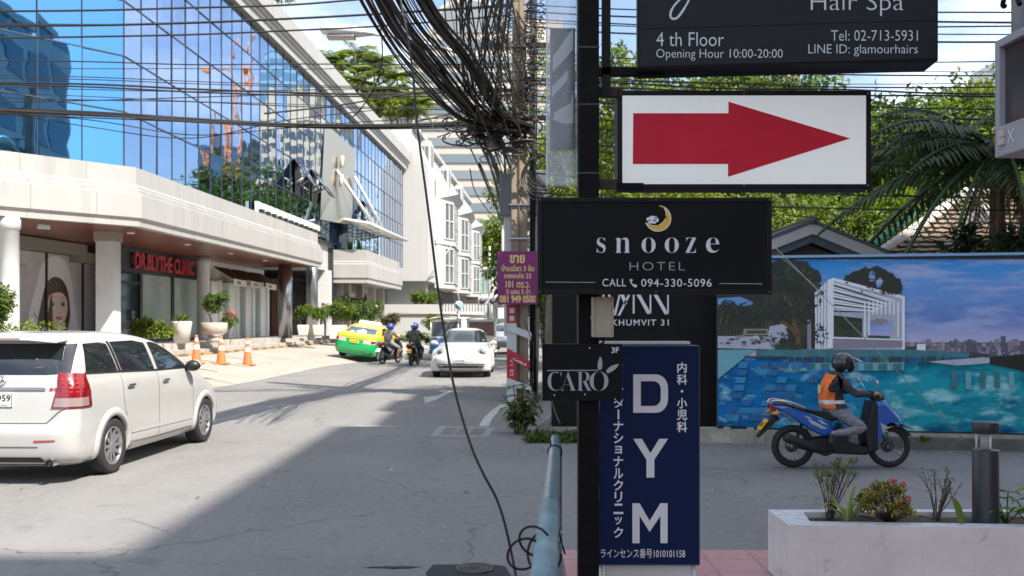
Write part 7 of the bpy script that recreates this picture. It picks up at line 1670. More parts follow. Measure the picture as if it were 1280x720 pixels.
# ---------------------------------------------------------------- hedge, pots and shrubs along the shops
tree('hedge', 'clipped yellow green hedge behind the white people carrier roof', 'hedge', (-10.7, 18.6, .2), 1.42, 1.75, 11, [LB, LY], 130, .09, BARK, None, .03, .22)
tree('round_bush', 'round clipped green bush at the far left behind people carrier', 'shrub', (-10.3, 18.7, .4), 1.95, .42, 9, [LG, LY], 110, .09, BARK, None, .04)
POTW = mat('pot_white', (.62, .60, .57), .6, var=.12, vs=6); POTS = mat('pot_stone', (.42, .37, .32), .8, var=.3, vs=9)
def pot(label, px, d, prof, m, z=.93, square=False):
    p = gb_(px, d, z); t = thing('plant_pot', label, 'plant pot', p, 0, 'plant pots along the shop platform'); MB().lathe(prof, 4 if square else 18, 0, Matrix.Rotation(R(45), 4, 'Z') if square else None, smooth=not square).build('pot', [m], t); return p
def shrub(name, label, p, h, r, m, per=60, lsz=.10, n=8, flowers=None):
    t = tree(name, label, 'plant', p, h, r, n, m, per, lsz, BARK, None, .018)
    if flowers:
        mb = MB()
        for _ in range(flowers[1]):
            a = rnd_dir(); a.z = abs(a.z); c = Vector((0, 0, h*.75))+Vector((a.x*r, a.y*r, a.z*h*.3))
            for k in range(5): leaf(mb, c, rnd_dir()+Vector((0, 0, .6)), Vector((0, 0, 1)), lsz*.7, lsz*.45)
        mb.build('flowers', [flowers[0]], t, recalc=False)
    return t
PINKF = leaf_mat('petal_pink', (.62, .14, .18), .3)
p = pot('white tapered pot holding a spiky agave outside the clinic', 227, 33.6, [(.26, 0), (.36, .72), (.36, .78), (.31, .78), (.3, .68)], POTW)
ag = thing('agave', 'spiky green agave in the white tapered pot outside clinic', 'plant', p+Vector((0, 0, .68))); mb = MB()
for i in range(34): a = 2.4*i; leaf(mb, Vector((0, 0, 0)), Vector((math.cos(a), math.sin(a), .35+1.4*(i/34))), Vector((0, 0, 1)), .52, .075, 0, .3)
mb.build('leaves', [LG], ag, recalc=False)
p = pot('wide round stone planter outside the last clinic window', 268, 35.2, [(.30, 0), (.30, .18), (.22, .22), (.46, .36), (.5, .72), (.44, .74), (.42, .64)], POTS); shrub('potted_shrub', 'grey green shrub in the wide stone planter by white column', p+Vector((0, 0, .62)), 1.15, .5, [LD, LG], 60, .10, 10)
shrub('flowering_plant', 'small pink flowering plant beside the wide stone planter', gb_(287, 35.4, .93), 1.15, .26, [LG], 30, .09, 6, (PINKF, 26))
shrub('leafy_plant', 'yellow striped leafy plant at the clinic door', gb_(181, 32.3, .9), .7, .3, [LY, LB], 50, .2, 6); shrub('leafy_plant', 'narrow yellow leafy plant above the people carrier windscreen', gb_(204, 31.4, .85), .8, .26, [LB, LY], 40, .13, 5)
for k, (px, d) in enumerate(((379, 44.6), (398, 45.4))): p = pot(['grey square footed pot by the first steel column', 'pale square footed pot right of its twin near the steel columns'][k], px, d, [(.18, 0), (.18, .1), (.25, .14), (.32, .5), (.32, .62), (.27, .62)], POTW, .93, True); shrub('potted_shrub', ['yellow green shrub in the left square pot near steel columns', 'green shrub in the right square pot near steel columns'][k], p+Vector((0, 0, .55)), .9, .36, [LY, LG], 60, .11, 9)
p = pot('large white box planter behind the taxi', 423, 50, [(.55, 0), (.55, .72), (.5, .72)], POTW, .8, True); shrub('potted_shrub', 'light green shrub in the white box planter behind taxi', p+Vector((0, 0, .6)), 1.25, .75, [LY, LG], 70, .13, 10)
for k, (px, d, w) in enumerate(((436, 53.2, 1.0), (455, 56, 1.0))): shrub('clipped_shrub', ['dense dark green shrub before the entrance, nearer the taxi', 'dense dark green shrub before the entrance, farther from lobby'][k], gb_(px, d, .93), 2.0, w, [LD, LG], 90, .16, 11)
shrub('reddish_shrub', 'small reddish shrub against the grey wall above left helmet', gb_(486, 60, .6), 1.5, .6, [leaf_mat('leaf_red', (.13, .06, .04), .2), LD], 60, .14, 8)
for px, d, h in ((505, 69, 1.5), (521, 70, 1.7), (533, 69, 1.3), (540, 66.5, 1.0)): palm('wall_palm', 'young fan leaved plant in front of the white garden wall', gb_(px, d), h*.35, h*.75, 13, [LY, LG], 'young palms along the white garden wall', .35, .4, .05, .09)
shrub('wall_shrub', 'green shrub on the ledge of white building', gb_(530, 74, 2.6), 1.3, 1.0, [LG, LY], 70, .18, 8); shrub('wall_shrub', 'rounded yellow green bush against the wall beside blue three wheeler', gb_(543, 66, .0), 2.2, .8, [LY, LG], 80, .16, 8)
# shrub at the foot of the utility pole, weeds
random.seed(5)
t = thing('broad_leaf_plant', 'bushy broad leaved plant at the foot of concrete pole', 'plant', (.11, 14.3, 0)); mb = MB(); st = MB()
for i in range(26):
    a = random.uniform(0, 6.28); rr = random.uniform(.05, .38); h = random.uniform(.25, .78)*(1.05-rr*.6); top = Vector((rr*math.cos(a), rr*math.sin(a), h)); st.tube(smooth_path([(rr*.3*math.cos(a), rr*.3*math.sin(a), 0), tuple(top*.6), tuple(top)], 3), .008, 5)
    for k in range(8):
        q = top*(.45+.6*k/8); q.x += random.uniform(-.05, .05); leaf(mb, q, Vector((math.cos(a+k*2.4), math.sin(a+k*2.4), random.uniform(-.6, .35))), Vector((0, 0, 1)), random.uniform(.14, .23), random.uniform(.07, .10), random.choice([0, 0, 1, 2]), .2)
mb.build('leaves', [LG, LY, LD], t, recalc=False); st.build('stems', [BARK], t)
mb = MB()
for i in range(420):
    x, y = random.uniform(.2, 1.05), random.uniform(13.2, 14.15)
    if random.random() > .75-.35*(x-.2): continue
    for k in range(4): leaf(mb, Vector((x, y, 0)), rnd_dir()+Vector((0, 0, .8)), Vector((0, 0, 1)), random.uniform(.06, .15), .045, random.randrange(2))
tag(mb.build('weeds', [LG, LD], None, recalc=False), 'low weeds growing along the foot of black wall', 'weeds', kind='stuff')
mb = MB()
for i in range(60):
    p = bp(1153+random.uniform(-6, 6), 545, .35+random.uniform(-.05, .05)); leaf(mb, Vector((p.x, p.y-.1, .14)), rnd_dir()+Vector((0, 0, 1)), Vector((0, 0, 1)), random.uniform(.04, .09), .03)
tag(mb.build('weed_tuft', [LG], None, recalc=False), 'small green weed tuft on the kerb under pool billboard', 'weeds')
# planter plants
random.seed(21)
TWIG = mat('twig', (.10, .065, .04), .85)
def twiggy(label, x, y, h, r, n, lm, lsz, per=14):
    t = thing('twiggy_shrub', label, 'plant', (x, y, PLZ)); st = MB(); lf = MB()
    for i in range(n):
        a = random.uniform(0, 6.28); rr = r*random.uniform(.25, 1); hh = h*random.uniform(.6, 1.05)
        q = smooth_path([(random.uniform(-.03, .03), random.uniform(-.02, .02), 0), (rr*.45*math.cos(a), rr*.3*math.sin(a), hh*.5), (rr*math.cos(a), rr*.6*math.sin(a), hh)], 4); st.tube(q, [.0045-.003*k/len(q) for k in range(len(q))], 5)
        if random.random() < .6: b = q[5]+Vector((random.uniform(-.06, .06), random.uniform(-.03, .03), .1)); st.tube([q[5], b], .0022, 4)
        else: b = q[-1]
        for e, c in ((q[-1], per), (b, per//2), (q[6], per//3)):
            for k in range(c): leaf(lf, e+rnd_dir()*lsz*.6, rnd_dir()+Vector((0, 0, .5)), Vector((0, 0, 1)), lsz*random.uniform(.6, 1.2), lsz*.42, random.randrange(len(lm)))
    st.build('stems', [TWIG], t); lf.build('leaves', lm, t, recalc=False); return t
XP = lambda px, d: (px-640)/F*d
LO = leaf_mat('leaf_olive', (.15, .18, .04), .3); LGY = leaf_mat('leaf_golden', (.36, .31, .05), .3)
twiggy('bare stemmed shrub with small olive leaf tips at the left of planter', XP(1037, 5.85), 5.85, .36, .17, 17, [LO, LG], .026, 16)
twiggy('thin twiggy shrub with few leaves between flowers and bollard', XP(1172, 5.85), 5.85, .30, .17, 13, [LO, LDD], .022, 7)
t = thing('spider_plant', 'strappy variegated grass plant near the planter front', 'plant', (XP(1062, 5.7), 5.72, PLZ)); mb = MB()
for i in range(30):
    a = random.uniform(0, 6.28); L_ = random.uniform(.14, .27); up_ = random.uniform(1.2, 2.1); q = [Vector((L_*k/6*math.cos(a)*1.0, L_*k/6*math.sin(a)*.6, L_*(up_*(k/6)-.95*(k/6)**2))) for k in range(7)]; s = Vector((-math.sin(a), math.cos(a), 0))
    w = [.004, .007, .008, .007, .006, .004, .001]; mb.loft([[v+s*w_ for v, w_ in zip(q, w)], [v+Vector((0, 0, -.002)) for v in q], [v-s*w_ for v, w_ in zip(q, w)]], i % 2, False, False, False)
mb.build('leaves', [leaf_mat('leaf_strap', (.15, .22, .06), .3), leaf_mat('leaf_pale', (.34, .38, .20), .3)], t, recalc=False)
t = thing('ixora', 'golden leaved bush with small pink flower heads in planter', 'plant', (XP(1112, 5.75), 5.76, PLZ)); mb = MB(); fl = MB(); st = MB()
for i in range(60):
    d_ = rnd_dir(); c = Vector((d_.x*.16, d_.y*.11, .10+abs(d_.z)*.13)); c.x -= .02; 
    if c.x > .06: c.z *= .62
    st.tube([(0, 0, 0), tuple(c)], .003, 4)
    for k in range(20): leaf(mb, c+rnd_dir()*.022, rnd_dir()+d_*.5+Vector((0, 0, .3)), Vector((0, 0, 1)), random.uniform(.022, .038), .016, random.choice([0, 0, 1, 2]))
for c in ((.02, -.02, .262), (.075, -.03, .245), (.095, -.05, .16), (.02, -.09, .12)):
    for k in range(60): leaf(fl, Vector(c)+rnd_dir()*.016, rnd_dir()+Vector((0, 0, .5)), Vector((0, 0, 1)), .014, .009)
mb.build('leaves', [LGY, LO, leaf_mat('leaf_russet', (.16, .08, .03), .2)], t, recalc=False); fl.build('flowers', [PINKF], t, recalc=False); st.build('stems', [TWIG], t)
t = thing('lily_leaf', 'single upright curled pale leaf left of the bollard lamp', 'plant', (XP(1203, 5.6), 5.6, PLZ)); mb = MB(); q = smooth_path([(0, 0, 0), (-.005, 0, .07), (-.03, 0, .15), (-.05, 0, .19)], 5)
w = [.006+.016*math.sin(math.pi*k/(len(q)-1)) for k in range(len(q))]; mb.loft([[v+Vector((w_, .01, 0)) for v, w_ in zip(q, w)], q, [v-Vector((w_, -.01, 0)) for v, w_ in zip(q, w)]], 0, True, False, False); mb.build('leaves', [LY], t, recalc=False)
for lb, px, d, h in (('bright green leafy plant at the right edge of planter', 1290, 5.6, .30), ('low green leafy plant right of the bollard lamp', 1258, 5.75, .2)):
    t = thing('leafy_plant', lb, 'plant', (XP(px, d), d, PLZ)); mb = MB(); st = MB()
    for i in range(9):
        a = random.uniform(0, 6.28); c = Vector((random.uniform(.03, .14)*math.cos(a), .08*math.sin(a), h*random.uniform(.3, 1))); st.tube([(0, 0, 0), tuple(c*.6+Vector((0, 0, .02))), tuple(c)], .004, 5)
        for k in range(3): leaf(mb, c, Vector((math.cos(a+k*2), math.sin(a+k*2), .1)), Vector((0, 0, 1)), random.uniform(.07, .11), .04)
    mb.build('leaves', [leaf_mat('leaf_fresh', (.10, .24, .03), .35)], t, recalc=False); st.build('stems', [LG], t)
for px, py, h in ((470, 138, 3.4), (500, 140, 3.2), (430, 120, 3.6)):
    p = at(px, py, 76.8); tree('roof_bamboo', 'bushy yellow green bamboo filling the roof garden between palms', 'bamboo', (p.x, 77.6, 17.7), max(2.0, p.z-17.7+1.2), 2.2, 8, [LY, LB, LG], 90, .32, BARK, 'bamboo clumps on the roof garden', .05)

random.seed(77); mb = MB()                            # fallen leaves and scraps on the road
for k in range(150):
    x, y = (random.uniform(-7, 6), random.uniform(7, 26)) if k < 90 else (random.uniform(.2, 6.5), random.uniform(11.9, 12.7))
    leaf(mb, Vector((x, y, .012)), Vector((random.uniform(-1, 1), random.uniform(-1, 1), .05)), Vector((0, 0, 1)), random.uniform(.03, .08), random.uniform(.02, .04), random.randrange(3))
tag(mb.build('leaf_litter', [DRY, LO, mat('paper_scrap', (.55, .54, .5), .8)], None, recalc=False), 'small fallen leaves and paper scraps scattered over the road', 'litter', kind='stuff')
# ---------------------------------------------------------------- traffic cones
CO = mat('cone_orange', (.80, .16, .05), .5); CW = mat('cone_white', (.75, .74, .70), .4)
ct_ = None
for k, (px, py, d) in enumerate(((245.5, 459, 29.8), (276.5, 455, 30.4), (309.5, 453, 31.0))):
    p = P(px, 400, d); z = apron_z(p.x, p.y)+.004
    lb = ['orange and white traffic cone partly behind people carrier mirror', 'middle one of three orange and white traffic cones', 'orange and white traffic cone farthest from the people carrier'][k]
    if ct_ is None:
        ct_ = thing('traffic_cone', lb, 'traffic cone', (p.x, p.y, z), 0, 'traffic cones on the forecourt'); MB().box((0, 0, .02), (.46, .46, .04), 0).build('base', [CO], ct_, bevel=.015)
        mb = MB(); h = .86; rr = lambda q: .155+(.035-.155)*q
        for a, b, mi in ((0, .48, 0), (.48, .64, 1), (.64, .78, 0), (.78, .90, 1), (.90, 1, 0)): mb.lathe([(rr(a), .04+h*a), (rr(b), .04+h*b)], 20, mi, cap=(b == 1))
        mb.build('cone', [CO, CW], ct_)
    else: copy_thing(ct_, lb, (p.x, p.y, z))
# small round no parking sign and street end poles
t = thing('no_parking_sign', 'small round blue and white no parking sign by corrugated fence', 'sign', gb_(573.5, 72)); MB().tube([(0, 0, 0), (0, 0, 2.75)], .04, 8).build('post', [STEEL], t)
T = Matrix.Translation((0, -.06, 2.95)) @ Matrix.Rotation(R(90), 4, 'X'); mb = MB().lathe([(.33, -.02), (.33, .02)], 24, 0, T); mb.lathe([(.25, .021), (.25, .024)], 24, 1, T); mb.box((0, -.085-.03, 2.95), (.1, .004, .56), 0, 0, Matrix.Translation((0, 0, 2.95)) @ Matrix.Rotation(R(-45), 4, 'Y') @ Matrix.Translation((0, 0, -2.95))); mb.build('disc', [WHITEP, mat('sign_blue', (.05, .30, .55), .5)], t)
for k, (px, d, h) in enumerate(((629, 62, 8.0), (612, 104, 10))):
    t = thing('concrete_post', ['slim concrete post standing left of purple sign', 'tall far concrete post in front of shophouse'][k], 'pole', gb_(px, d)); MB().lathe([(.16, 0), (.11, h)], 10).build('shaft', [mat('post_concrete', (.42, .39, .35), .8, var=.25, vs=2)], t)
    MB().bb((-.35, -.25, 1.9), (.35, -.1, 2.6)).build('meter_box', [WHITEP], t)
# ---------------------------------------------------------------- utility pole with boxes, guard and for sale sign
D = 20.3; XU = (649-640)/F*D
CP = mat('pole_concrete', (.30, .245, .19), .85, var=.3, vs=3, bump=.3, bs=30)
up = thing('utility_pole', 'square concrete utility pole loaded with black cables behind purple sign', 'utility pole', (XU, D, 0))
MB().loft([[(-.20, -.20, -.1), (.20, -.20, -.1), (.20, .20, -.1), (-.20, .20, -.1)], [(-.13, -.13, 11), (.13, -.13, 11), (.13, .13, 11), (-.13, .13, 11)]], 0, False).build('shaft', [CP], up, bevel=.02)
MB().bb((-.012, -.205, 0), (.012, -.15, 8)).build('groove', [mat('groove_dark', (.14, .11, .09), .9)], up)
zz = lambda py: P(0, py, D).z
for y in (60, 150, 190): MB().bb((-.9 if y != 190 else -.35, -.24, zz(y)-.05), (.9 if y != 190 else .35, -.17, zz(y)+.05)).build('crossarm', [mat('arm_steel', (.12, .115, .11), .6, .4)], up)
for x in (-.7, -.3, .3, .7): MB().lathe([(.03, 0), (.07, .04), (.04, .08), (.07, .12), (.03, .16)], 12, 0, Matrix.Translation((x, -.2, zz(60)+.05))).build('insulator', [mat('insulator_brown', (.12, .05, .03), .3)], up)
GRC = mat('cabinet_grey', (.17, .19, .21), .5, .3, var=.2, vs=2); GRL = mat('conduit_grey', (.50, .52, .54), .5)
mb = MB(); a, b = P(624.5, 270, D+.3), P(641, 217, D+.3); mb.bb((a.x-XU, .25, a.z), (b.x-XU, .75, b.z)); mb.build('cabinet', [GRC], up, bevel=.02)
mb = MB(); a, b = P(658, 268, D+.3), P(684, 213, D+.3); mb.bb((a.x-XU, .25, a.z), (b.x-XU, .75, b.z)); mb.build('cabinet', [GRC], up, bevel=.02)
mb = MB(); a, b = P(630, 420, D+.3), P(639, 269.5, D+.3); mb.bb((a.x-XU, .35, a.z), (b.x-XU, .6, b.z)); mb.build('conduit', [GRL], up, bevel=.02)
mb = MB(); a, b = P(662, 330, D+.3), P(680, 269, D+.3); mb.bb((a.x-XU, .3, a.z), (b.x-XU, .6, b.z)); mb.build('conduit', [GRL], up, bevel=.02)
for y in (258, 300): MB().bb((-.22, -.22, zz(y)), (.22, .22, zz(y)+.03)).build('band', [STEEL], up)
mb = MB().lathe([(.10, 0), (.15, .1), (.15, .35), (.08, .42)], 12, 0, Matrix.Translation((-.55, -.1, zz(190)))); mb.build('lamp_head', [mat('tan_plastic', (.3, .27, .22), .6)], up)
mb = MB()
for k in range(5): mb.tube([(.24+.03*k, -.1, 9.5), (.23+.035*k, -.15, 6), (.24+.02*k, -.18, 3.0), (.23+.03*k, -.2, .2)], .016, 6)
mb.build('riser_cables', [BLKF], up)
RW_R = mat('guard_red', (.45, .03, .035), .5, var=.2, vs=8); RW_W = mat('guard_white', (.58, .60, .60), .5, var=.15, vs=6)
gd_ = thing('pole_guard', 'red and white banded steel guard strapped to concrete pole', 'pole guard', (XU-.2, D-.3, 0))
px2 = lambda x: (x-640)/F*D-(XU-.2)
for y0, y1, m in ((381, 404, RW_R), (404, 440, RW_W), (440, 479, RW_R), (479, 505, RW_W)):
    mb = MB(); mb.bb((px2(633.5), -.02, zz(y1)), (px2(645.5), .0, zz(y0))); mb.bb((px2(633.5), .0, zz(y1)), (px2(633.5)+.02, .2, zz(y0))); mb.build('band', [m], gd_)
for x0, y0, x1, y1, h, m in ((634, 409, 664, 420, 9, RW_W), (634, 440, 662, 456, 11, RW_R), (634, 475, 664, 486, 8, RW_W)):
    mb = MB(); a = P(x0, y0, D); b = P(x1, y1, D); hz = h/F*D; q = [(a.x, a.z+hz*.5), (b.x, b.z+hz*.5), (b.x, b.z-hz*.5), (a.x, a.z-hz*.5)]
    mb.loft([[(x-(XU-.2), -.06, z) for x, z in q], [(x-(XU-.2), -.025, z) for x, z in q]], 0, False); mb.build('strap', [m], gd_, bevel=.008)
mb = MB(); q = lambda u, v: (px2(641+17*u), -.065, zz(446+8*u+3*(1-v))); put_text(mb, 'CABLE', q, 0, .02); put_text(mb, 'A1 S2', lambda u, v: (px2(637.5+4*(1-v)), -.024, zz(447+22*u)), 0); mb.build('lettering', [WHT], gd_, recalc=False)
mb = MB()
for y in (385.5, 395): mb.bb((px2(637), -.024, zz(y+6)), (px2(642.5), -.021, zz(y)))
mb.build('sticker', [RW_W], gd_)
PUR = mat('purple_board', (.20, .012, .13), .45); YEL = mat('yellow_text', (.75, .58, .22), .5); D2 = 19.8
fs = thing('for_sale_sign', 'purple house for sale sign with yellow Thai writing on the utility pole', 'sign', P(647, 380, D2)); fl_ = fs.location
mb = MB(); a, b = P(622, 380.5, D2)-fl_, P(672.5, 314, D2)-fl_; mb.bb((a.x, 0, a.z), (b.x, .03, b.z)); mb.build('panel', [PUR], fs)
mb = MB(); dl = D2-.006
for s, x0, y0, x1, y1, of in (('ขาย', 637, 318.5, 656, 329, .03), ('บ้านเดี่ยว 3 ชั้น', 627, 331, 667.5, 339, .02), ('ทองหล่อ 25', 630.5, 340.5, 664, 348, .02), ('101 ตร.ว.', 632, 351, 662.5, 359.5, .02), ('5 นอน 5 น้ำ', 633, 360.5, 663, 367.5, .02), ('081 949 0500', 624.5, 369, 670, 378.5, .03)): put_text(mb, s, pxbox(x0, y0, x1, y1, dl), 0, of)
letters(fs, 'lettering', mb, [YEL])
# street lamp reaching out from the utility pole
sl_ = thing('street_lamp', 'white cobra head street lamp on long arm under the cable bundle', 'street lamp', P(640, 78, 21)); o_ = sl_.location
mb = MB().tube(smooth_path([P(646, 92, 20.5)-o_, P(560, 62, 21)-o_, P(500, 47, 21)-o_, P(468, 43, 21)-o_], 6), .035, 8); mb.build('arm', [mat('lamp_grey', (.55, .56, .57), .45)], sl_)
a, b = P(468, 42, 21)-o_, P(401, 38, 21)-o_; mb = MB(); rings = []
for t, w, h in ((0, .07, .05), (.15, .13, .09), (.35, .19, .14), (.8, .22, .17), (.97, .17, .10), (1, .08, .05)):
    c = a.lerp(b, t); rings.append([c+Vector((0, w*math.cos(q), h*math.sin(q)*(1 if math.sin(q) > 0 else .75))) for q in [2*math.pi*i/14 for i in range(14)]])
mb.loft(rings, 0, True); mb.build('lamp_head', [mat('lamp_white_paint', (.70, .70, .68), .4)], sl_)
c = a.lerp(b, .62); MB().box((c.x, c.y, c.z-.13), (.62, .3, .06), 0).build('lens', [mat('lamp_lens', (.30, .29, .27), .2)], sl_, bevel=.02)
# ---------------------------------------------------------------- overhead cables
random.seed(3)
CB = mat('cable_black', (.012, .011, .011), .6); CG = mat('cable_dark_grey', (.075, .062, .052), .6)
def cable(pts, r, label, group, m=None, n=6): 
    o = MB().tube(smooth_path(pts, 8), r, n).build('cable', [m or CB], recalc=False); return tag(o, label, 'cable', group)
def run(ys, d0, d1, r, label, group, xs=(-60, 110, 240, 360, 480, 640), m=None, jit=1.0):
    cable([P(x, y+random.uniform(-jit, jit), d0+(d1-d0)*i/(len(xs)-1)) for i, (x, y) in enumerate(zip(xs, ys))], r, label, group, m)
GL_ = 'cables crossing the street left of the pole'; LBL = 'black overhead cable crossing before the blue glass office'
for ys, r in (((15, 13, 10, 6, -4, -20), .026), ((33, 31, 29, 24, 16, 6), .03), ((48, 46, 43, 39, 32, 18), .024), ((29, 30, 29, 24, 17, 8), .014), ((75, 78, 80, 80, 80, 79), .016), ((84, 85, 86, 86, 85, 84), .01), ((102, 106, 112, 116, 117, 114), .026), ((104, 109, 115, 119, 121, 118), .022), ((107, 111, 114, 112, 110, 110), .012), ((92, 97, 101, 105, 108, 112), .012), ((96, 100, 104, 108, 111, 116), .012), ((120, 124, 128, 132, 136, 139), .014), ((114, 120, 126, 131, 134, 136), .010), ((128, 126, 121, 117, 116, 112), .014)):
    run(ys, 18.5, 20.2, r*.8, LBL, GL_)
for k in range(8):
    o = random.uniform(-3, 5); run([y+o*(.5+.5*abs(i-2.5)/2.5) for i, y in enumerate((134, 142, 150, 156, 157, 153))], 18.6+random.uniform(-.3, .3), 20.1, random.choice([.010, .014, .018]), LBL, GL_, jit=1.5)
run((136, 150, 168, 160, 150, 146), 18.6, 20.1, .010, LBL, GL_); run((130, 158, 172, 150, 137, 120), 18.6, 20.1, .010, LBL, GL_)
GR_ = 'cables crossing right of the sign post'; LBR = 'dark overhead cable crossing before the garden trees and sky'
xs = (655, 770, 900, 1040, 1160, 1330)
for ya, yb in ((-8, -4), (6, 16), (14, 28), (22, 33), (26, 44), (34, 52), (66, 74), (70, 90), (78, 96), (92, 102), (98, 108), (100, 118), (104, 122), (112, 138), (118, 150), (126, 158), (130, 170), (138, 180), (150, 192), (160, 205), (172, 214), (178, 222), (215, 250), (240, 262), (228, 300)):
    sag = random.uniform(2, 9); run([ya+(yb-ya)*i/5+sag*math.sin(math.pi*i/5) for i in range(6)], 20, 16.5+random.uniform(-.6, .6), random.choice([.008, .011, .014, .018]), LBR, GR_, xs, jit=1.6)
# the great bundle that comes down the street over the camera's left and ends in the knot at the pole
GB = 'strands of the thick cable bundle'; LBB = 'black strand of the thick cable bundle slanting down to the utility pole'
def strand(off, r, ends, m=None):
    key = [(440, -45, 11.2), (486, 40, 13.6), (528, 92, 16), (574, 140, 18.5), (600, 182, 21.5), (618, 232, 29), (629, 280, 44)]
    if ends == 'pole': key = key[:4]+[(612, 158, 19.6), (640, 168, 20.1)]
    pts = []
    for i, (x, y, d) in enumerate(key):
        k = (1 if i < 3 else .75 if i < 4 else .45); pts.append(P(x+off[0]*k+random.uniform(-3, 3)*k, y-off[0]*.35*k+off[1]*k+random.uniform(-2.5, 2.5)*k, d+off[2]))
    cable(pts, r, LBB, GB, m)
for k in range(46):
    c = random.gauss(0, 1); strand((12+c*13, random.uniform(-6, 6), random.uniform(-.4, .4)), random.choice([.010, .014, .018, .022]), 'far' if k % 3 == 0 else 'pole', random.choice([CB, CB, CG]))
for k in range(16): strand((54+random.gauss(0, 5), random.uniform(-6, 6), random.uniform(-.4, .4)), random.choice([.014, .02, .026]), 'pole' if k % 4 else 'far')
GS = 'single strands fanning out above the pole'; LBS = 'thin black cable fanning out overhead towards the utility pole'
for k in range(44):
    x0 = random.uniform(535, 650); x1 = random.uniform(585, 662); y1 = random.uniform(105, 190); d0 = random.uniform(12, 14.5); b = random.uniform(-18, 4)
    cable([P(x0, -40, d0), P(x0+(x1-x0)*.4+b, -40+(y1+40)*.42, d0+3.2), P(x0+(x1-x0)*.75+b*.6, -40+(y1+40)*.78, d0+5), P(x1, y1, 20.0)], random.choice([.006, .009, .012, .016]), LBS, GS, random.choice([CB, CG]))
for k in range(12):
    x0 = random.uniform(585, 625); y0 = random.uniform(170, 215); cable([P(x0, y0, 20.5), P(x0+12, y0+random.uniform(25, 40), 26), P(627+random.uniform(-3, 5), random.uniform(262, 300), 42)], random.choice([.014, .02]), 'dark cable running on down the street beyond the pole', 'cables running on beyond the pole')
mb = MB()                                             # knot of slack cable round the pole
for k in range(70):
    c = P(random.gauss(612, 26), random.gauss(160, 11), 20+random.uniform(-.4, .3)); r = random.uniform(.06, .26); ph = random.uniform(0, 6); tl = Vector((random.uniform(-.6, .6), random.uniform(-.4, .4), 0))
    mb.tube([c+Vector((r*1.5*math.cos(ph+q*.45)+tl.x*q*.05, tl.y*q*.05, r*.7*math.sin(ph+q*.45)+random.uniform(-.02, .02))) for q in range(random.randint(8, 18))], random.choice([.008, .012, .02]), 5, random.choice([0, 0, 1]))
for k in range(46):                                   # twisted spiral ties left and right of the shaft
    px = random.choice([random.gauss(627, 6), random.gauss(664, 9)]); y0 = random.uniform(-30, 120); y1 = y0+random.uniform(30, 90); q = []
    n_ = 90; w = random.uniform(.02, .07)
    for i in range(n_): q.append(P(px+(1.5*math.sin(i*.2)), y0+(y1-y0)*i/n_, 20+.0)+Vector((w*math.sin(i*.72), w*math.cos(i*.72)-.15, random.uniform(-.02, .02))))
    mb.tube(q, random.choice([.007, .010, .013]), 5, random.choice([0, 0, 1]))
for k in range(14):
    c = P(random.uniform(590, 660), random.uniform(140, 175), 19.8); mb.lathe([(.04, -.12), (.06, -.1), (.06, .1), (.04, .12)], 8, 0, Matrix.Translation(c) @ Matrix.Rotation(random.uniform(0, 3), 4, 'X') @ Matrix.Rotation(random.uniform(0, 3), 4, 'Y'))
tag(mb.build('cable_tangle', [CB, CG], recalc=False), 'dense knot of slack black cables wound about the utility pole', 'cables', kind='stuff')
mb = MB()
for k in range(5):
    c = P(679, 212, 19.7); r = .34+.03*k; mb.tube([c+Vector((r*math.cos(a*.2), random.uniform(-.03, .03), r*1.02*math.sin(a*.2)-.05*k)) for a in range(32)], .014, 5, closed=True)
tag(mb.build('cable_coil', [CB], recalc=False), 'round coil of black cable hanging right of the utility pole', 'cable')
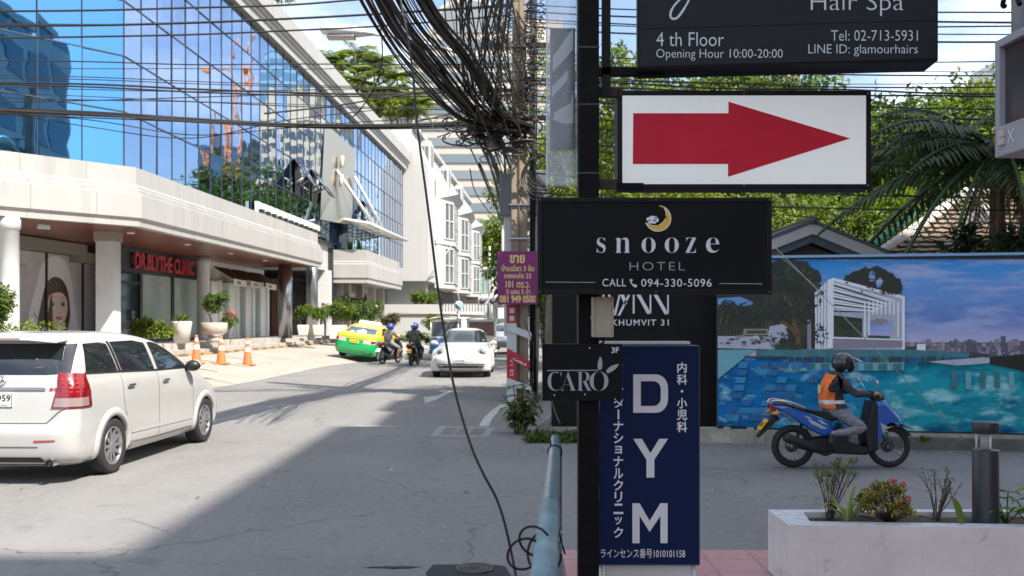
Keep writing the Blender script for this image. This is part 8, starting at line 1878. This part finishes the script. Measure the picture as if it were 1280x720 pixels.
cable([P(535, 30, 14), P(534, 80, 14.2), P(528, 118, 14.4), P(508, 135, 14.5), P(442, 145, 14.6)][:0] or [P(475, 30, 14), P(478, 70, 14), P(470, 105, 14), P(452, 135, 14), P(441, 146, 14)], .010, 'loose cable end dangling from the thick bundle over roof palms', None)
cable([P(520, 152, 20), P(580, 138, 20), P(660, 110, 20)], .016, 'single cable rising from the knot level toward wrapped sign', None); cable([P(330, 142, 19), P(420, 132, 19.4), P(520, 116, 19.8), P(645, 100, 20.1)], .018, 'cable rising gently from office front up to the pole', None)
# loose cable hanging across the foreground
hc = MB().tube(smooth_path([P(488, -60, 5.9), P(512, 60, 5.7), P(522, 160, 5.5), P(535, 260, 5.3), P(546, 350, 5.1), P(556, 420, 5.0), P(569, 490, 4.85), P(588, 555, 4.7), P(604, 592, 4.62), P(620, 622, 4.6), P(631, 655, 4.55), P(641, 700, 4.5), P(648, 735, 4.4), P(660, 770, 4.3)], 8), .0066, 8).build('hanging_cable', [CB], recalc=False); tag(hc, 'thick black cable hanging loose across the whole street view', 'cable')
for k, pts in enumerate(([(690, 235, 12), (688, 330, 12), (677, 420, 12), (690, 500, 12), (700, 530, 11)], [(668, 180, 19), (672, 300, 19), (668, 420, 19), (664, 500, 19)], [(655, 400, 19.4), (668, 440, 19.2), (660, 470, 19.3), (672, 500, 19)])): cable([P(*q) for q in pts], .010, ['thin cable hanging beside the snooze sign left edge', 'thin cable hanging right of the purple sign', 'thin cable looping round the red and white guard'][k], None)
# bits of timber and rubble between the pole and the black wall
t = thing('timber_props', 'weathered timber posts leaning between pole and black wall', 'posts', gb_(678, 20.5)); 
for k, (x0, x1) in enumerate(((-.15, -.1), (.05, .12), (.22, .16))): MB().tube([(x0, 0, 0), (x1, .1, 2.0+.3*k)], .05, 7).build('post', [BARKP], t)
tree('wall_creeper', 'loose green creeper beyond the timber posts right of purple sign', 'plant', gb_(680, 22.5), 2.6, .8, 8, [LY, LG], 60, .16, BARK, None, .04)
mb = MB()
for k in range(3): mb.tube([P(683-6*k, 536, 14.4), P(700-3*k, 505+4*k, 14.5)], .02, 5)
tag(mb.build('scrap_pipes', [GRL], recalc=False), 'pale scrap pipes leaning on the black wall behind weeds', 'pipe')
bpy.data.scenes.remove(TMP)
